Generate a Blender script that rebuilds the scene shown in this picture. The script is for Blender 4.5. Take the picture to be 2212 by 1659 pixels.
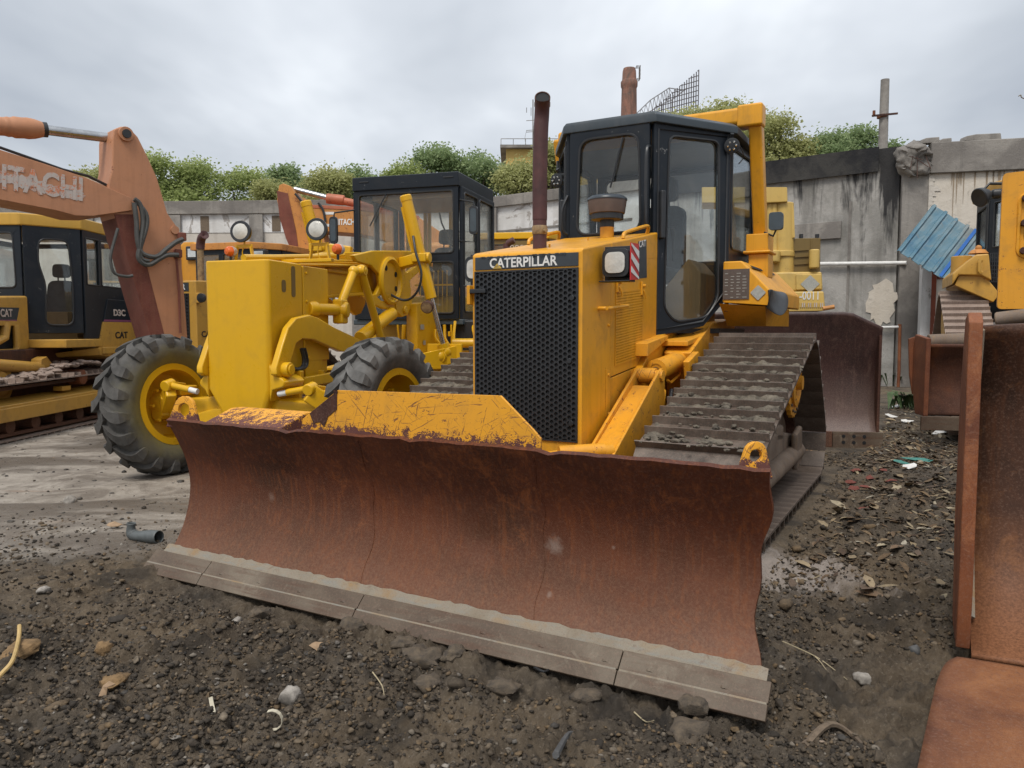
import bpy, bmesh, math, random
import numpy as np
from mathutils import Vector, Matrix, noise
from mathutils.geometry import tessellate_polygon
R = math.radians
random.seed(7)
S = bpy.context.scene
for o in list(bpy.data.objects): bpy.data.objects.remove(o)
# ------------------------------------------------------------------ camera, sky, sun, exposure
F_PX, CX, CY, EYE = 1652.0, 1106.0, 829.5, 1.3        # focal length and centre for a picture 2212 wide; eye height in metres
PITCH = math.atan(117.5 / F_PX)
cam_d = bpy.data.cameras.new('camera'); cam = bpy.data.objects.new('camera', cam_d); S.collection.objects.link(cam)
cam_d.sensor_width = 36; cam_d.lens = 36 * F_PX / 2212; cam_d.clip_start = .05; cam_d.clip_end = 2000
cam.location = (0, 0, EYE); cam.rotation_euler = (R(90) - PITCH, 0, 0)
S.camera = cam
S.render.resolution_x = 1024; S.render.resolution_y = 768
S.view_settings.view_transform = 'Standard'; S.view_settings.look = 'None'
S.view_settings.exposure = 0.55; S.view_settings.gamma = 1
SUN_EL, SUN_AZ = 58, 200     # azimuth measured from +Y clockwise: high, behind and left of the camera
W = bpy.data.worlds.new('World'); S.world = W; W.use_nodes = True
def N(nt, t, **k):
    n = nt.nodes.new(t)
    for a, v in k.items():
        if a == 'i':
            for q, w in v.items(): n.inputs[q].default_value = w
        else: setattr(n, a, v)
    return n
def ramp(nt, pts, fac=None, mode='LINEAR'):
    n = nt.nodes.new('ShaderNodeValToRGB'); cr = n.color_ramp; cr.interpolation = mode
    while len(cr.elements) < len(pts): cr.elements.new(.5)
    for e, (p, c) in zip(cr.elements, pts):
        e.position = p; e.color = (c, c, c, 1) if not isinstance(c, tuple) else (*c, 1)
    if fac is not None: nt.links.new(fac, n.inputs[0])
    return n.outputs[0]
def mixc(nt, f, a, b, mode='MIX'):
    n = N(nt, 'ShaderNodeMix', data_type='RGBA', blend_type=mode)
    for s, v in ((n.inputs[0], f), (n.inputs[6], a), (n.inputs[7], b)):
        if isinstance(v, bpy.types.NodeSocket): nt.links.new(v, s)
        else: s.default_value = v if not isinstance(v, tuple) else (*v, 1)
    return n.outputs[2]
def mth(nt, op, a, b=0.0, c=None):
    n = N(nt, 'ShaderNodeMath', operation=op)
    for i, v in enumerate((a, b) if c is None else (a, b, c)):
        if isinstance(v, bpy.types.NodeSocket): nt.links.new(v, n.inputs[i])
        else: n.inputs[i].default_value = v
    return n.outputs[0]
def nz(nt, vec, scale, detail=5, rough=.55, dist=0.0, dims='3D'):
    n = N(nt, 'ShaderNodeTexNoise', i={'Scale': scale, 'Detail': detail, 'Roughness': rough, 'Distortion': dist})
    nt.links.new(vec, n.inputs['Vector']); return n.outputs[0]
def vmap(nt, vec, sc=(1, 1, 1), loc=(0, 0, 0), rot=(0, 0, 0)):
    n = N(nt, 'ShaderNodeMapping', i={'Scale': sc, 'Location': loc, 'Rotation': rot})
    nt.links.new(vec, n.inputs[0]); return n.outputs[0]
nt = W.node_tree; nt.nodes.clear()
tc = N(nt, 'ShaderNodeTexCoord'); gen = tc.outputs['Generated']
sky = N(nt, 'ShaderNodeTexSky', sky_type='NISHITA', sun_disc=False, sun_elevation=R(SUN_EL), sun_rotation=R(SUN_AZ), dust_density=4.0)
sk = N(nt, 'ShaderNodeVectorMath', operation='SCALE', i={3: .10}); nt.links.new(sky.outputs[0], sk.inputs[0])
sx = N(nt, 'ShaderNodeSeparateXYZ'); nt.links.new(gen, sx.inputs[0])
z = mth(nt, 'MAXIMUM', sx.outputs[2], 0.02)
# cloud deck seen in perspective: direction divided by height
cv = N(nt, 'ShaderNodeCombineXYZ')
zz = mth(nt, 'ADD', z, .16)
nt.links.new(mth(nt, 'DIVIDE', sx.outputs[0], zz), cv.inputs[0]); nt.links.new(mth(nt, 'DIVIDE', sx.outputs[1], zz), cv.inputs[1])
n1 = nz(nt, vmap(nt, cv.outputs[0], (.55, .42, 1), (3.1, 1.7, 0)), 1.0, 5, .5, .25)
n2 = nz(nt, vmap(nt, cv.outputs[0], (1.6, 1.0, 1), (9, 4, 2)), 1.0, 4, .55, .2)
cl = mth(nt, 'ADD', mth(nt, 'MULTIPLY', n1, .72), mth(nt, 'MULTIPLY', n2, .28))
cc = ramp(nt, [(.38, (.32, .35, .395)), (.46, (.405, .435, .475)), (.54, (.52, .55, .59)), (.63, (.71, .74, .77))], cl)
gz = ramp(nt, [(0.0, .97), (.10, 1.0), (.42, 1.08), (.75, 1.4), (1.0, 1.6)], z)
cloud = mixc(nt, 1.0, cc, gz, 'MULTIPLY')
fin = mixc(nt, .93, sk.outputs[0], cloud)
bg = N(nt, 'ShaderNodeBackground', i={'Strength': 1.0}); nt.links.new(fin, bg.inputs[0])
ow = N(nt, 'ShaderNodeOutputWorld'); nt.links.new(bg.outputs[0], ow.inputs[0])
sd = bpy.data.lights.new('sun', 'SUN'); so = bpy.data.objects.new('sun', sd); S.collection.objects.link(so)
sd.energy = 1.8; sd.angle = R(20); sd.color = (1, .95, .88)
sdir = Vector((math.sin(R(SUN_AZ)) * math.cos(R(SUN_EL)), math.cos(R(SUN_AZ)) * math.cos(R(SUN_EL)), math.sin(R(SUN_EL))))
so.rotation_euler = sdir.to_track_quat('Z', 'Y').to_euler()
# ------------------------------------------------------------------ frames: turn a point of the picture into a point ON A REAL PLANE of a machine
cp, sp = math.cos(PITCH), math.sin(PITCH)
def ray(x, y):
    a = (x - CX) / F_PX; b = (CY - y) / F_PX
    return (a, cp + b * sp, -sp + b * cp)
class Fr:
    """machine frame: local x = its side axis, local y = towards its rear, z up; ang in degrees"""
    def __init__(s, ox, oy, ang, oz=0.0):
        s.o = (ox, oy, oz); s.a = R(ang); s.t = (math.cos(s.a), -math.sin(s.a)); s.u = (math.sin(s.a), math.cos(s.a))
    def at(s, x, y, ax, v):
        r = ray(x, y); d = (r[0]*s.t[0] + r[1]*s.t[1], r[0]*s.u[0] + r[1]*s.u[1], r[2])
        c = (-s.o[0]*s.t[0] - s.o[1]*s.t[1], -s.o[0]*s.u[0] - s.o[1]*s.u[1], EYE - s.o[2])
        k = (v - c[ax]) / d[ax]
        return Vector((c[0] + d[0]*k, c[1] + d[1]*k, c[2] + d[2]*k))
    def X(s, v, *pts): return [s.at(p[0], p[1], 0, v) for p in pts]
    def Y(s, v, *pts): return [s.at(p[0], p[1], 1, v) for p in pts]
    def Z(s, v, *pts): return [s.at(p[0], p[1], 2, v) for p in pts]
WF = Fr(0, 0, 0)
def crop(x0, y0, s):
    return lambda x, y: (.82292 * (x0 + x / s), .82292 * (y0 + y / s))
R1 = crop(0, 250, 3.687); R2 = crop(0, 550, 2.37); R3 = crop(500, 400, 2.37); R4 = crop(1150, 200, 2.074); R5 = crop(1500, 700, 2.765)
R6 = crop(1950, 200, 1.746); R7 = crop(2000, 1000, 1.633); R8 = crop(0, 1200, 2.033)
B1 = crop(1450, 250, 2.369); B3 = crop(1150, 600, 2.765); B5 = crop(1900, 450, 2.075)
B6 = crop(250, 850, 3.687); B7 = crop(700, 500, 4.022); B8 = crop(900, 1100, 1.923); B4 = crop(380, 950, 2.067)
C1 = crop(450, 550, 4.74); C2 = crop(850, 750, 4.74); C3 = crop(0, 700, 3.317); C4 = crop(2350, 400, 2.213); C5 = crop(1250, 150, 2.949); C7 = crop(1700, 850, 2.37)
# ------------------------------------------------------------------ materials
MATS = {}
def newmat(name):
    m = bpy.data.materials.new(name); m.use_nodes = True; nt = m.node_tree; nt.nodes.clear()
    b = N(nt, 'ShaderNodeBsdfPrincipled'); o = N(nt, 'ShaderNodeOutputMaterial'); nt.links.new(b.outputs[0], o.inputs[0])
    t = N(nt, 'ShaderNodeTexCoord'); MATS[name] = m
    return m, nt, b, t.outputs['Object']
def bump(nt, b, h, st=.3, d=.01):
    n = N(nt, 'ShaderNodeBump', i={'Strength': st, 'Distance': d}); nt.links.new(h, n.inputs['Height']); nt.links.new(n.outputs[0], b.inputs['Normal'])
def link(nt, v, s):
    if isinstance(v, bpy.types.NodeSocket): nt.links.new(v, s)
    else: s.default_value = v
def paint(name, col, chip=.04, chipcol=(.06, .025, .015), dirt=.35, dirtcol=(.12, .085, .05), rough=.42, fade=.25, drip=.3, cs=9, scratch=0, low=None):
    """old machine paint: faded patches, dust, vertical drips, chips down to rust"""
    m, nt, b, v = newmat(name)
    c2 = tuple(min(1, x * .72 + .09 * min(.55, max(col))) for x in col); c3 = tuple(x * .62 for x in col)
    big = nz(nt, v, 1.7, 4, .6, .3)
    c = mixc(nt, ramp(nt, [(.35, 0.0), (.7, fade)], big), col, c2)
    st = nz(nt, vmap(nt, v, (14, 14, .9)), 1.0, 4, .65, .1)
    c = mixc(nt, ramp(nt, [(.52, 0.0), (.75, drip)], st), c, c3)
    dn = nz(nt, v, 5, 7, .68, .4)
    c = mixc(nt, ramp(nt, [(.5, 0.0), (.78, dirt)], dn), c, dirtcol)
    ch = mth(nt, 'ADD', mth(nt, 'MULTIPLY', nz(nt, v, cs, 9, .72, .6), .65), mth(nt, 'MULTIPLY', nz(nt, v, cs * 7, 4, .6), .35))
    if low:
        s = N(nt, 'ShaderNodeSeparateXYZ'); nt.links.new(v, s.inputs[0]); mr = N(nt, 'ShaderNodeMapRange', i={1: low[0], 2: low[1], 3: low[2], 4: 0.0}); nt.links.new(s.outputs[2], mr.inputs[0]); ch = mth(nt, 'ADD', ch, mr.outputs[0])
    f = ramp(nt, [(.635 - chip, 0.0), (.65 - chip, 1.0)], ch)
    for k in range(4 if scratch else 0):
        w = nz(nt, vmap(nt, vmap(nt, v, (1, 1, 1), (0, 0, 0), (0, (.5, -.75, 1.25, .1)[k], 0)), (6, 6, 95), (k * 3.1, k, 0)), 1.0, 4, .6, 1.2)
        f = mth(nt, 'MAXIMUM', f, ramp(nt, [(.63, 0.0), (.65, scratch)], w))
    c = mixc(nt, f, c, mixc(nt, dn, chipcol, tuple(x * 2.6 for x in chipcol)))
    nt.links.new(c, b.inputs['Base Color'])
    rr = mth(nt, 'ADD', mth(nt, 'MULTIPLY', dn, .35), rough - .16); nt.links.new(mth(nt, 'MAXIMUM', rr, mth(nt, 'MULTIPLY', f, .85)), b.inputs['Roughness'])
    bump(nt, b, mth(nt, 'SUBTRACT', mth(nt, 'MULTIPLY', big, .5), mth(nt, 'MULTIPLY', f, .25)), .25, .006)
    b.inputs['Specular IOR Level'].default_value = .4
    return m
def rust(name, cols, streak=.6, grain=.35, rough=.78, scale=1.0, spec=.3, dust=None, metal=0.0, stv=(26, 26, 1.1)):
    m, nt, b, v = newmat(name)
    big = nz(nt, v, 1.6 * scale, 6, .62, .5)
    c = ramp(nt, [(.32, cols[0]), (.5, cols[1]), (.68, cols[2])], big)
    st = nz(nt, vmap(nt, v, stv), scale, 5, .62, .15)
    c = mixc(nt, ramp(nt, [(.5, 0.0), (.66, streak)], st), c, cols[3])
    pn = nz(nt, v, 7 * scale, 10, .78, .8)
    pb = mth(nt, 'ADD', mth(nt, 'MULTIPLY', pn, .7), mth(nt, 'MULTIPLY', nz(nt, vmap(nt, v, (1, 1, 1), (4, 2, 9)), 1.1, 2, .5), .3))
    c = mixc(nt, ramp(nt, [(.545, 0.0), (.63, .55)], pb), c, cols[4])
    g = nz(nt, v, 240, 2, .7)
    g2 = nz(nt, v, 90, 4, .7)
    c = mixc(nt, ramp(nt, [(.5, 0.0), (.72, grain)], g2), c, (.24, .15, .11))
    c = mixc(nt, ramp(nt, [(.25, grain), (.5, 0.0)], g), c, tuple(x * .35 for x in cols[0]))
    if dust:
        z0, z1, dc, amt = dust
        s = N(nt, 'ShaderNodeSeparateXYZ'); nt.links.new(v, s.inputs[0])
        zf = mth(nt, 'ADD', s.outputs[2], mth(nt, 'MULTIPLY', mth(nt, 'SUBTRACT', big, .5), .25))
        mr = N(nt, 'ShaderNodeMapRange', i={1: z0, 2: z1, 3: amt, 4: 0.0}); nt.links.new(zf, mr.inputs[0])
        c = mixc(nt, mth(nt, 'MULTIPLY', mr.outputs[0], ramp(nt, [(.3, .35), (.6, 1.0)], g2)), c, dc)
    nt.links.new(c, b.inputs['Base Color'])
    nt.links.new(mth(nt, 'ADD', mth(nt, 'MULTIPLY', pn, .3), rough - .18), b.inputs['Roughness'])
    b.inputs['Specular IOR Level'].default_value = spec; b.inputs['Metallic'].default_value = metal
    bump(nt, b, mth(nt, 'ADD', mth(nt, 'MULTIPLY', g2, .6), pn), .35, .004)
    return m
def plain(name, col, rough=.5, metal=0.0, var=.25, scale=6, bmp=.1, dark=None, spec=.5):
    m, nt, b, v = newmat(name)
    n = nz(nt, v, scale, 7, .65, .3)
    c = mixc(nt, ramp(nt, [(.35, 0.0), (.7, 1.0)], n), col, dark if dark else tuple(x * (1 - var) for x in col))
    nt.links.new(c, b.inputs['Base Color']); b.inputs['Metallic'].default_value = metal
    nt.links.new(mth(nt, 'ADD', mth(nt, 'MULTIPLY', n, .25), rough - .12), b.inputs['Roughness'])
    b.inputs['Specular IOR Level'].default_value = spec
    if bmp: bump(nt, b, nz(nt, v, scale * 6, 5, .6), bmp, .006)
    return m
def glassmat(name, tint=(.78, .84, .84), dirt=.12, refl=1.0):
    m = bpy.data.materials.new(name); m.use_nodes = True; nt = m.node_tree; nt.nodes.clear(); MATS[name] = m
    t = N(nt, 'ShaderNodeTexCoord'); v = t.outputs['Object']
    tr = N(nt, 'ShaderNodeBsdfTransparent', i={0: (*tint, 1)}); gl = N(nt, 'ShaderNodeBsdfGlossy', i={0: (.9, .93, .95, 1), 'Roughness': .03})
    df = N(nt, 'ShaderNodeBsdfDiffuse', i={0: (.42, .41, .37, 1)})
    fr = N(nt, 'ShaderNodeFresnel', i={0: 1.5})
    gm = N(nt, 'ShaderNodeNewGeometry')                 # both faces of a pane count as outside
    fx = mth(nt, 'MINIMUM', mth(nt, 'MULTIPLY', fr.outputs[0], refl), 1.0)
    m1 = N(nt, 'ShaderNodeMixShader'); nt.links.new(fx, m1.inputs[0]); nt.links.new(tr.outputs[0], m1.inputs[1]); nt.links.new(gl.outputs[0], m1.inputs[2])
    st = nz(nt, vmap(nt, v, (5, 5, 1.2)), 1.0, 6, .65, .4)
    m2 = N(nt, 'ShaderNodeMixShader'); nt.links.new(ramp(nt, [(.3, dirt * .4), (.7, dirt * 2)], st), m2.inputs[0]); nt.links.new(m1.outputs[0], m2.inputs[1]); nt.links.new(df.outputs[0], m2.inputs[2])
    o = N(nt, 'ShaderNodeOutputMaterial'); nt.links.new(m2.outputs[0], o.inputs[0]); return m
DOZ = paint('dozer_yellow', (.68, .31, .012), chip=.012, dirt=.42, drip=.5, cs=16, rough=.38)
DOZC = paint('dozer_yellow_chipped', (.68, .30, .014), chip=.045, dirt=.5, drip=.4, cs=18, chipcol=(.075, .022, .018), rough=.5)
GUARD = paint('scratched_yellow', (.72, .325, .018), chip=.045, dirt=.35, drip=.1, cs=24, chipcol=(.06, .022, .018), rough=.5, scratch=.8, low=(.78, .87, .2))
GRD = paint('grader_yellow', (.64, .355, .007), chip=-.08, dirt=.16, drip=.16, rough=.30, fade=.14)
D3Y = paint('small_dozer_yellow', (.48, .265, .045), chip=.02, dirt=.45, drip=.3)
PALE = paint('pale_yellow', (.55, .37, .10), chip=.02, dirt=.4, drip=.3)
OLIVE = paint('olive_brown_paint', (.16, .105, .03), chip=.01, dirt=.4, drip=.3)
BLK = paint('black_cab_paint', (.014, .018, .024), chip=.012, chipcol=(.10, .10, .10), dirt=.25, dirtcol=(.05, .048, .042), rough=.34, fade=.12, drip=.1)
[n for n in BLK.node_tree.nodes if n.type == 'BSDF_PRINCIPLED'][0].inputs['Specular IOR Level'].default_value = .22
ORG = paint('faded_orange', (.44, .20, .10), chip=.015, dirt=.35, dirtcol=(.20, .10, .06), rough=.55, fade=.5, drip=.4, chipcol=(.10, .04, .025))
ORG2 = paint('orange_yellow', (.50, .21, .045), chip=.06, dirt=.5, rough=.55, fade=.3, drip=.4, chipcol=(.10, .035, .02))
ORGD = paint('red_orange', (.42, .12, .055), chip=.04, dirt=.4, rough=.5)
BRN = rust('brown_red_steel', [(.10, .03, .02), (.16, .05, .035), (.2, .075, .05), (.2, .08, .045), (.14, .06, .04)], streak=.3, grain=.25)
BLADE = rust('blade_rust', [(.045, .0130, .0060), (.078, .0205, .0085), (.118, .032, .012), (.18, .050, .012), (.23, .068, .018)], streak=.45, grain=.16, rough=.62, spec=.35, dust=(-.02, .56, (.185, .095, .050), .66), stv=(38, 38, 1.2), scale=1.2)
RUSTO = rust('orange_rust', [(.10, .032, .016), (.19, .062, .024), (.29, .11, .045), (.09, .028, .016), (.34, .14, .06)], streak=.35, grain=.35, rough=.75)
RUSTD = rust('dark_rust', [(.028, .012, .009), (.055, .021, .014), (.085, .032, .018), (.11, .042, .02), (.14, .06, .028)], streak=.5, grain=.4, rough=.7, dust=(-.1, .5, (.17, .09, .055), .5))
nt = BLADE.node_tree; bs = [n for n in nt.nodes if n.type == 'BSDF_PRINCIPLED'][0]; old = bs.inputs['Base Color'].links[0].from_socket   # scuffs polished bare by stones
vv = [n for n in nt.nodes if n.type == 'TEX_COORD'][0].outputs['Object']
for px_, pz_, r_, a_ in ((.98, .37, .05, .4), (-.72, .40, .03, .22), (.98, .17, .015, .4), (1.25, .40, .010, .4)):
    dv = N(nt, 'ShaderNodeVectorMath', operation='DISTANCE', i={1: (px_, -1.55, pz_)}); nt.links.new(vmap(nt, vv, (1, .0, 1), (0, -1.55, 0)), dv.inputs[0])
    df = mth(nt, 'ADD', dv.outputs['Value'], mth(nt, 'MULTIPLY', mth(nt, 'SUBTRACT', nz(nt, vv, 30, 4, .7), .5), r_*1.6))
    old = mixc(nt, ramp(nt, [(r_*.2, a_), (r_, 0.0)], df), old, (.30, .24, .20))
nt.links.new(old, bs.inputs['Base Color'])
EDGE = rust('worn_edge_steel', [(.066, .044, .031), (.105, .078, .055), (.165, .135, .10), (.080, .040, .023), (.24, .205, .155)], streak=.6, grain=.3, rough=.6, stv=(3, 3, 40))
SAND = rust('sandy_weld_band', [(.20, .165, .12), (.235, .205, .16), (.25, .165, .085), (.20, .20, .18), (.10, .055, .035)], streak=.7, grain=.35, rough=.85, scale=2.6, stv=(3, 14, 14))
SHOE = rust('track_steel', [(.058, .043, .033), (.095, .072, .056), (.155, .122, .097), (.045, .032, .025), (.25, .205, .17)], streak=.3, grain=.45, rough=.6, scale=3, spec=.5)
SHOEL = rust('track_steel_pale', [(.20, .15, .12), (.26, .20, .165), (.31, .25, .21), (.13, .085, .065), (.36, .31, .27)], streak=.5, grain=.4, rough=.75, scale=3)
FRAMEM = rust('dusty_frame', [(.12, .09, .07), (.17, .13, .10), (.23, .18, .14), (.30, .17, .05), (.12, .08, .06)], streak=.3, grain=.35, rough=.85, scale=2)
MUD = plain('mud', (.17, .145, .11), .9, 0, .6, 16, 1.0, (.028, .023, .018))
TYRE = plain('tyre_rubber', (.088, .083, .076), .8, 0, .45, 5, .5, (.038, .036, .034), .3)
TYREP = plain('tyre_grey', (.15, .146, .138), .85, 0, .45, 5, .5, (.055, .053, .05), .3)
RUB = plain('black_rubber', (.02, .021, .023), .45, 0, .3, 8, .1)
HOSE = plain('weathered_hose', (.075, .075, .07), .6, 0, .5, 8, .2)
CLOD = plain('clay_clod', (.125, .095, .064), .95, 0, .45, 30, .9, (.05, .042, .035))
WALLP = 0
DARK = plain('dark_void', (.008, .008, .009), .8, 0, .3, 8, 0)
BLKP = plain('black_plastic', (.022, .024, .027), .4, 0, .4, 10, .08)
GREYP = plain('grey_blue_plastic', (.055, .075, .09), .42, 0, .3, 8, .05)
SEATM = plain('seat_cloth', (.06, .065, .07), .8, 0, .3, 12, .2)
CHR = plain('cylinder_rod_chrome', (.50, .50, .50), .28, 1.0, .4, 8, .02)
STK = plain('stack_maroon', (.085, .028, .025), .6, 0, .4, 7, .25, (.045, .016, .015))
STKB = plain('stack_band', (.30, .20, .09), .6, 0, .4, 20, .2, (.12, .07, .04))
BOWL = plain('bowl_brown', (.11, .075, .06), .5, 0, .3, 8, .1)
BOWLT = plain('bowl_cap', (.035, .045, .055), .35, 0, .3, 8, .05)
LENS = plain('lamp_lens', (.66, .64, .58), .2, .25, .35, 10, .3)
REFL = plain('lamp_reflector', (.75, .74, .70), .15, .9, .3, 5, 0)
AMB = plain('amber_lens', (.75, .14, .015), .25, 0, .35, 30, .4)
WHT = plain('white_paint', (.72, .71, .68), .6, 0, .25, 10, .05)
WHTW = plain('worn_white_paint', (.55, .50, .45), .7, 0, .3, 40, .1, (.30, .20, .16))
REDT = plain('red_tape', (.55, .02, .02), .45, 0, .2, 10, .05)
PURP = plain('magenta_stripe', (.22, .06, .12), .5, 0, .2, 10, 0)
LBL = plain('label_brown', (.10, .075, .062), .5, 0, .25, 60, 0)
LBLS = plain('label_silver', (.42, .42, .38), .4, .2, .3, 60, .05)
CARD = plain('tan_panel', (.30, .185, .07), .7, 0, .25, 4, .1)
LOGOB = plain('logo_strip_grey', (.035, .043, .05), .5, 0, .25, 10, .1)
SIGY = plain('logo_yellow', (.55, .36, .06), .5, 0, .2, 10, 0)
GLS = glassmat('cab_glass', (.955, .975, .975), .014, .75)
GLSD = glassmat('dark_glass', (.72, .77, .78), .04, 1.0)
GLSY = glassmat('hazed_glass', (.985, .995, .985), .06, .7)
# ------------------------------------------------------------------ mesh building
def V(*a): return Vector(a)
def rnd(pts, r, n=4):
    """round the corners of a 2D polygon"""
    out = []; L = len(pts)
    for i in range(L):
        rr = r[i] if isinstance(r, (list, tuple)) else r
        p = Vector(pts[i]); a = Vector(pts[i-1]) - p; b = Vector(pts[(i+1) % L]) - p
        if rr <= 0: out.append(p); continue
        k = min(rr, a.length * .45, b.length * .45); a.normalize(); b.normalize()
        for j in range(n + 1):
            t = j / n; out.append(p + a * k * (1-t)**2 + b * k * t**2)
    return out
def circ(cx, cy, r, n=20, ry=None, a0=0):
    return [Vector((cx + r*math.cos(a0 + 2*math.pi*i/n), cy + (ry or r)*math.sin(a0 + 2*math.pi*i/n))) for i in range(n)]
class MB:
    def __init__(s): s.v = []; s.f = []; s.m = []; s.mi = 0
    def add(s, vs, fs):
        o = len(s.v); s.v += [tuple(p) for p in vs]; s.f += [tuple(i + o for i in f) for f in fs]; s.m += [s.mi] * len(fs); return s
    def box(s, x0, x1, y0, y1, z0, z1):
        return s.add([(x, y, z) for z in (z0, z1) for y in (y0, y1) for x in (x0, x1)], [(0,2,3,1),(4,5,7,6),(0,1,5,4),(2,6,7,3),(0,4,6,2),(1,3,7,5)])
    def beam(s, p0, p1, w, h, up=(0,0,1)):
        p0 = V(*p0); p1 = V(*p1); d = (p1 - p0).normalized(); u = V(*up); sd = d.cross(u).normalized(); u = sd.cross(d).normalized()
        vs = [p + sd*a*w/2 + u*b*h/2 for p in (p0, p1) for a, b in ((-1,-1),(1,-1),(1,1),(-1,1))]
        return s.add(vs, [(3,2,1,0),(4,5,6,7),(0,1,5,4),(1,2,6,5),(2,3,7,6),(3,0,4,7)])
    def prism(s, pts, vec):
        """planar 3D polygon swept along vec"""
        pts = [V(*p) for p in pts]; vec = V(*vec); n = len(pts)
        tri = tessellate_polygon([pts])
        nor = Vector((0,0,0))
        for i in range(n): nor += pts[i-1].cross(pts[i])
        fl = nor.dot(vec) > 0
        vs = pts + [p + vec for p in pts]; fs = []
        if n <= 4: fs += [tuple(range(n)), tuple(range(2*n-1, n-1, -1))]
        else:
            for t in tri:
                a, b, c = t
                if (pts[b]-pts[a]).cross(pts[c]-pts[a]).dot(nor) < 0: a, c = c, a
                fs += [(a, b, c), (c+n, b+n, a+n)]
        for i in range(n):
            j = (i+1) % n; fs.append((j, i, i+n, j+n))
        if fl: fs = [tuple(reversed(f)) for f in fs]
        return s.add(vs, fs)
    def plate(s, o, ax, ay, poly, holes, th):
        """2D polygon with holes in the plane (o, ax, ay), thickness th along ax x ay"""
        o = V(*o); ax = V(*ax).normalized(); ay = V(*ay).normalized(); nn = ax.cross(ay)
        loops = [list(map(Vector, poly))] + [list(map(Vector, h)) for h in holes]
        flat = [p for l in loops for p in l]; n = len(flat)
        tri = tessellate_polygon([[Vector((p.x, p.y, 0)) for p in l] for l in loops])
        P = [o + ax*p.x + ay*p.y for p in flat]; vs = P + [p + nn*th for p in P]; fs = []
        for a, b, c in tri:
            if (flat[b]-flat[a]).cross(flat[c]-flat[a]) < 0: a, c = c, a
            fs += [(c, b, a), (a+n, b+n, c+n)]
        k = 0
        for li, l in enumerate(loops):
            ar = sum(l[i-1].cross(l[i]) for i in range(len(l)))
            for i in range(len(l)):
                a = k + i; b = k + (i+1) % len(l)
                q = (a, b, b+n, a+n)
                if (ar > 0) == (li == 0): fs.append(q)
                else: fs.append(tuple(reversed(q)))
            k += len(l)
        return s.add(vs, fs)
    def cyl(s, p0, p1, r, r1=None, n=16, cap=True):
        p0 = V(*p0); p1 = V(*p1); r1 = r if r1 is None else r1; d = (p1-p0).normalized()
        a = d.orthogonal().normalized(); b = d.cross(a)
        vs = []
        for p, q in ((p0, r), (p1, r1)):
            vs += [p + a*q*math.cos(2*math.pi*i/n) + b*q*math.sin(2*math.pi*i/n) for i in range(n)]
        fs = [(i, (i+1) % n, (i+1) % n + n, i+n) for i in range(n)]
        if cap: fs += [tuple(range(n-1, -1, -1)), tuple(range(n, 2*n))]
        return s.add(vs, fs)
    def lathe(s, p, axis, prof, n=24, a0=0, caps=True):
        p = V(*p); d = V(*axis).normalized(); a = d.orthogonal().normalized(); b = d.cross(a); m = len(prof)
        vs = [p + d*h + a*r*math.cos(2*math.pi*i/n) + b*r*math.sin(2*math.pi*i/n) for r, h in prof for i in range(n)]
        fs = [(k*n+i, k*n+(i+1) % n, (k+1)*n+(i+1) % n, (k+1)*n+i) for k in range(m-1) for i in range(n)]
        if caps and prof[0][0] > 1e-5: fs.append(tuple(range(n-1, -1, -1)))
        if caps and prof[-1][0] > 1e-5: fs.append(tuple(range((m-1)*n, m*n)))
        return s.add(vs, fs)
    def tube(s, pts, r, n=8, cap=True, closed=False):
        pts = [V(*p) for p in pts]; m = len(pts); vs = []; prev = None
        for i, p in enumerate(pts):
            a = pts[i-1] if i > 0 or closed else p; b = pts[(i+1) % m] if i < m-1 or closed else p
            d = (b - a).normalized()
            u = d.orthogonal().normalized() if prev is None else (prev - d*prev.dot(d)).normalized()
            prev = u; w = d.cross(u); q = r[i] if isinstance(r, (list, tuple)) else r
            vs += [p + u*q*math.cos(2*math.pi*j/n) + w*q*math.sin(2*math.pi*j/n) for j in range(n)]
        fs = [(k*n+j, k*n+(j+1) % n, ((k+1) % m)*n+(j+1) % n, ((k+1) % m)*n+j) for k in range(m if closed else m-1) for j in range(n)]
        if cap and not closed: fs += [tuple(range(n-1, -1, -1)), tuple(range((m-1)*n, m*n))]
        return s.add(vs, fs)
    def ico(s, c, r, sc=(1,1,1), jit=.0, sub=1):
        bm = bmesh.new(); bmesh.ops.create_icosphere(bm, subdivisions=sub, radius=1)
        vs = [V(*c) + V(v.co.x*sc[0], v.co.y*sc[1], v.co.z*sc[2]) * r * (1 + random.uniform(-jit, jit)) for v in bm.verts]
        fs = [tuple(v.index for v in f.verts) for f in bm.faces]; bm.free(); return s.add(vs, fs)
    def build(s, name, mat, parent=None, bev=0.0, smooth=False, seg=2, ang=35, label=None):
        me = bpy.data.meshes.new(name); me.from_pydata(s.v, [], s.f); me.validate(); me.update()
        for m in (mat if isinstance(mat, (list, tuple)) else [mat]): me.materials.append(m)
        if isinstance(mat, (list, tuple)) and len(me.polygons) == len(s.m): me.polygons.foreach_set('material_index', s.m)
        o = bpy.data.objects.new(name, me); S.collection.objects.link(o)
        if parent is not None: o.parent = parent
        if bev:
            b = o.modifiers.new('bevel', 'BEVEL'); b.width = bev; b.segments = seg; b.limit_method = 'ANGLE'; b.angle_limit = R(30)
        if smooth or bev:
            for p in me.polygons: p.use_smooth = True
            e = bmesh.new(); e.from_mesh(me)
            for ed in e.edges:
                if len(ed.link_faces) == 2 and ed.calc_face_angle(0) > R(ang): ed.smooth = bool(bev)
            e.to_mesh(me); e.free()
            if bev:
                w = o.modifiers.new('wn', 'WEIGHTED_NORMAL'); w.keep_sharp = True
        if label: o['label'] = label
        return o
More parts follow.
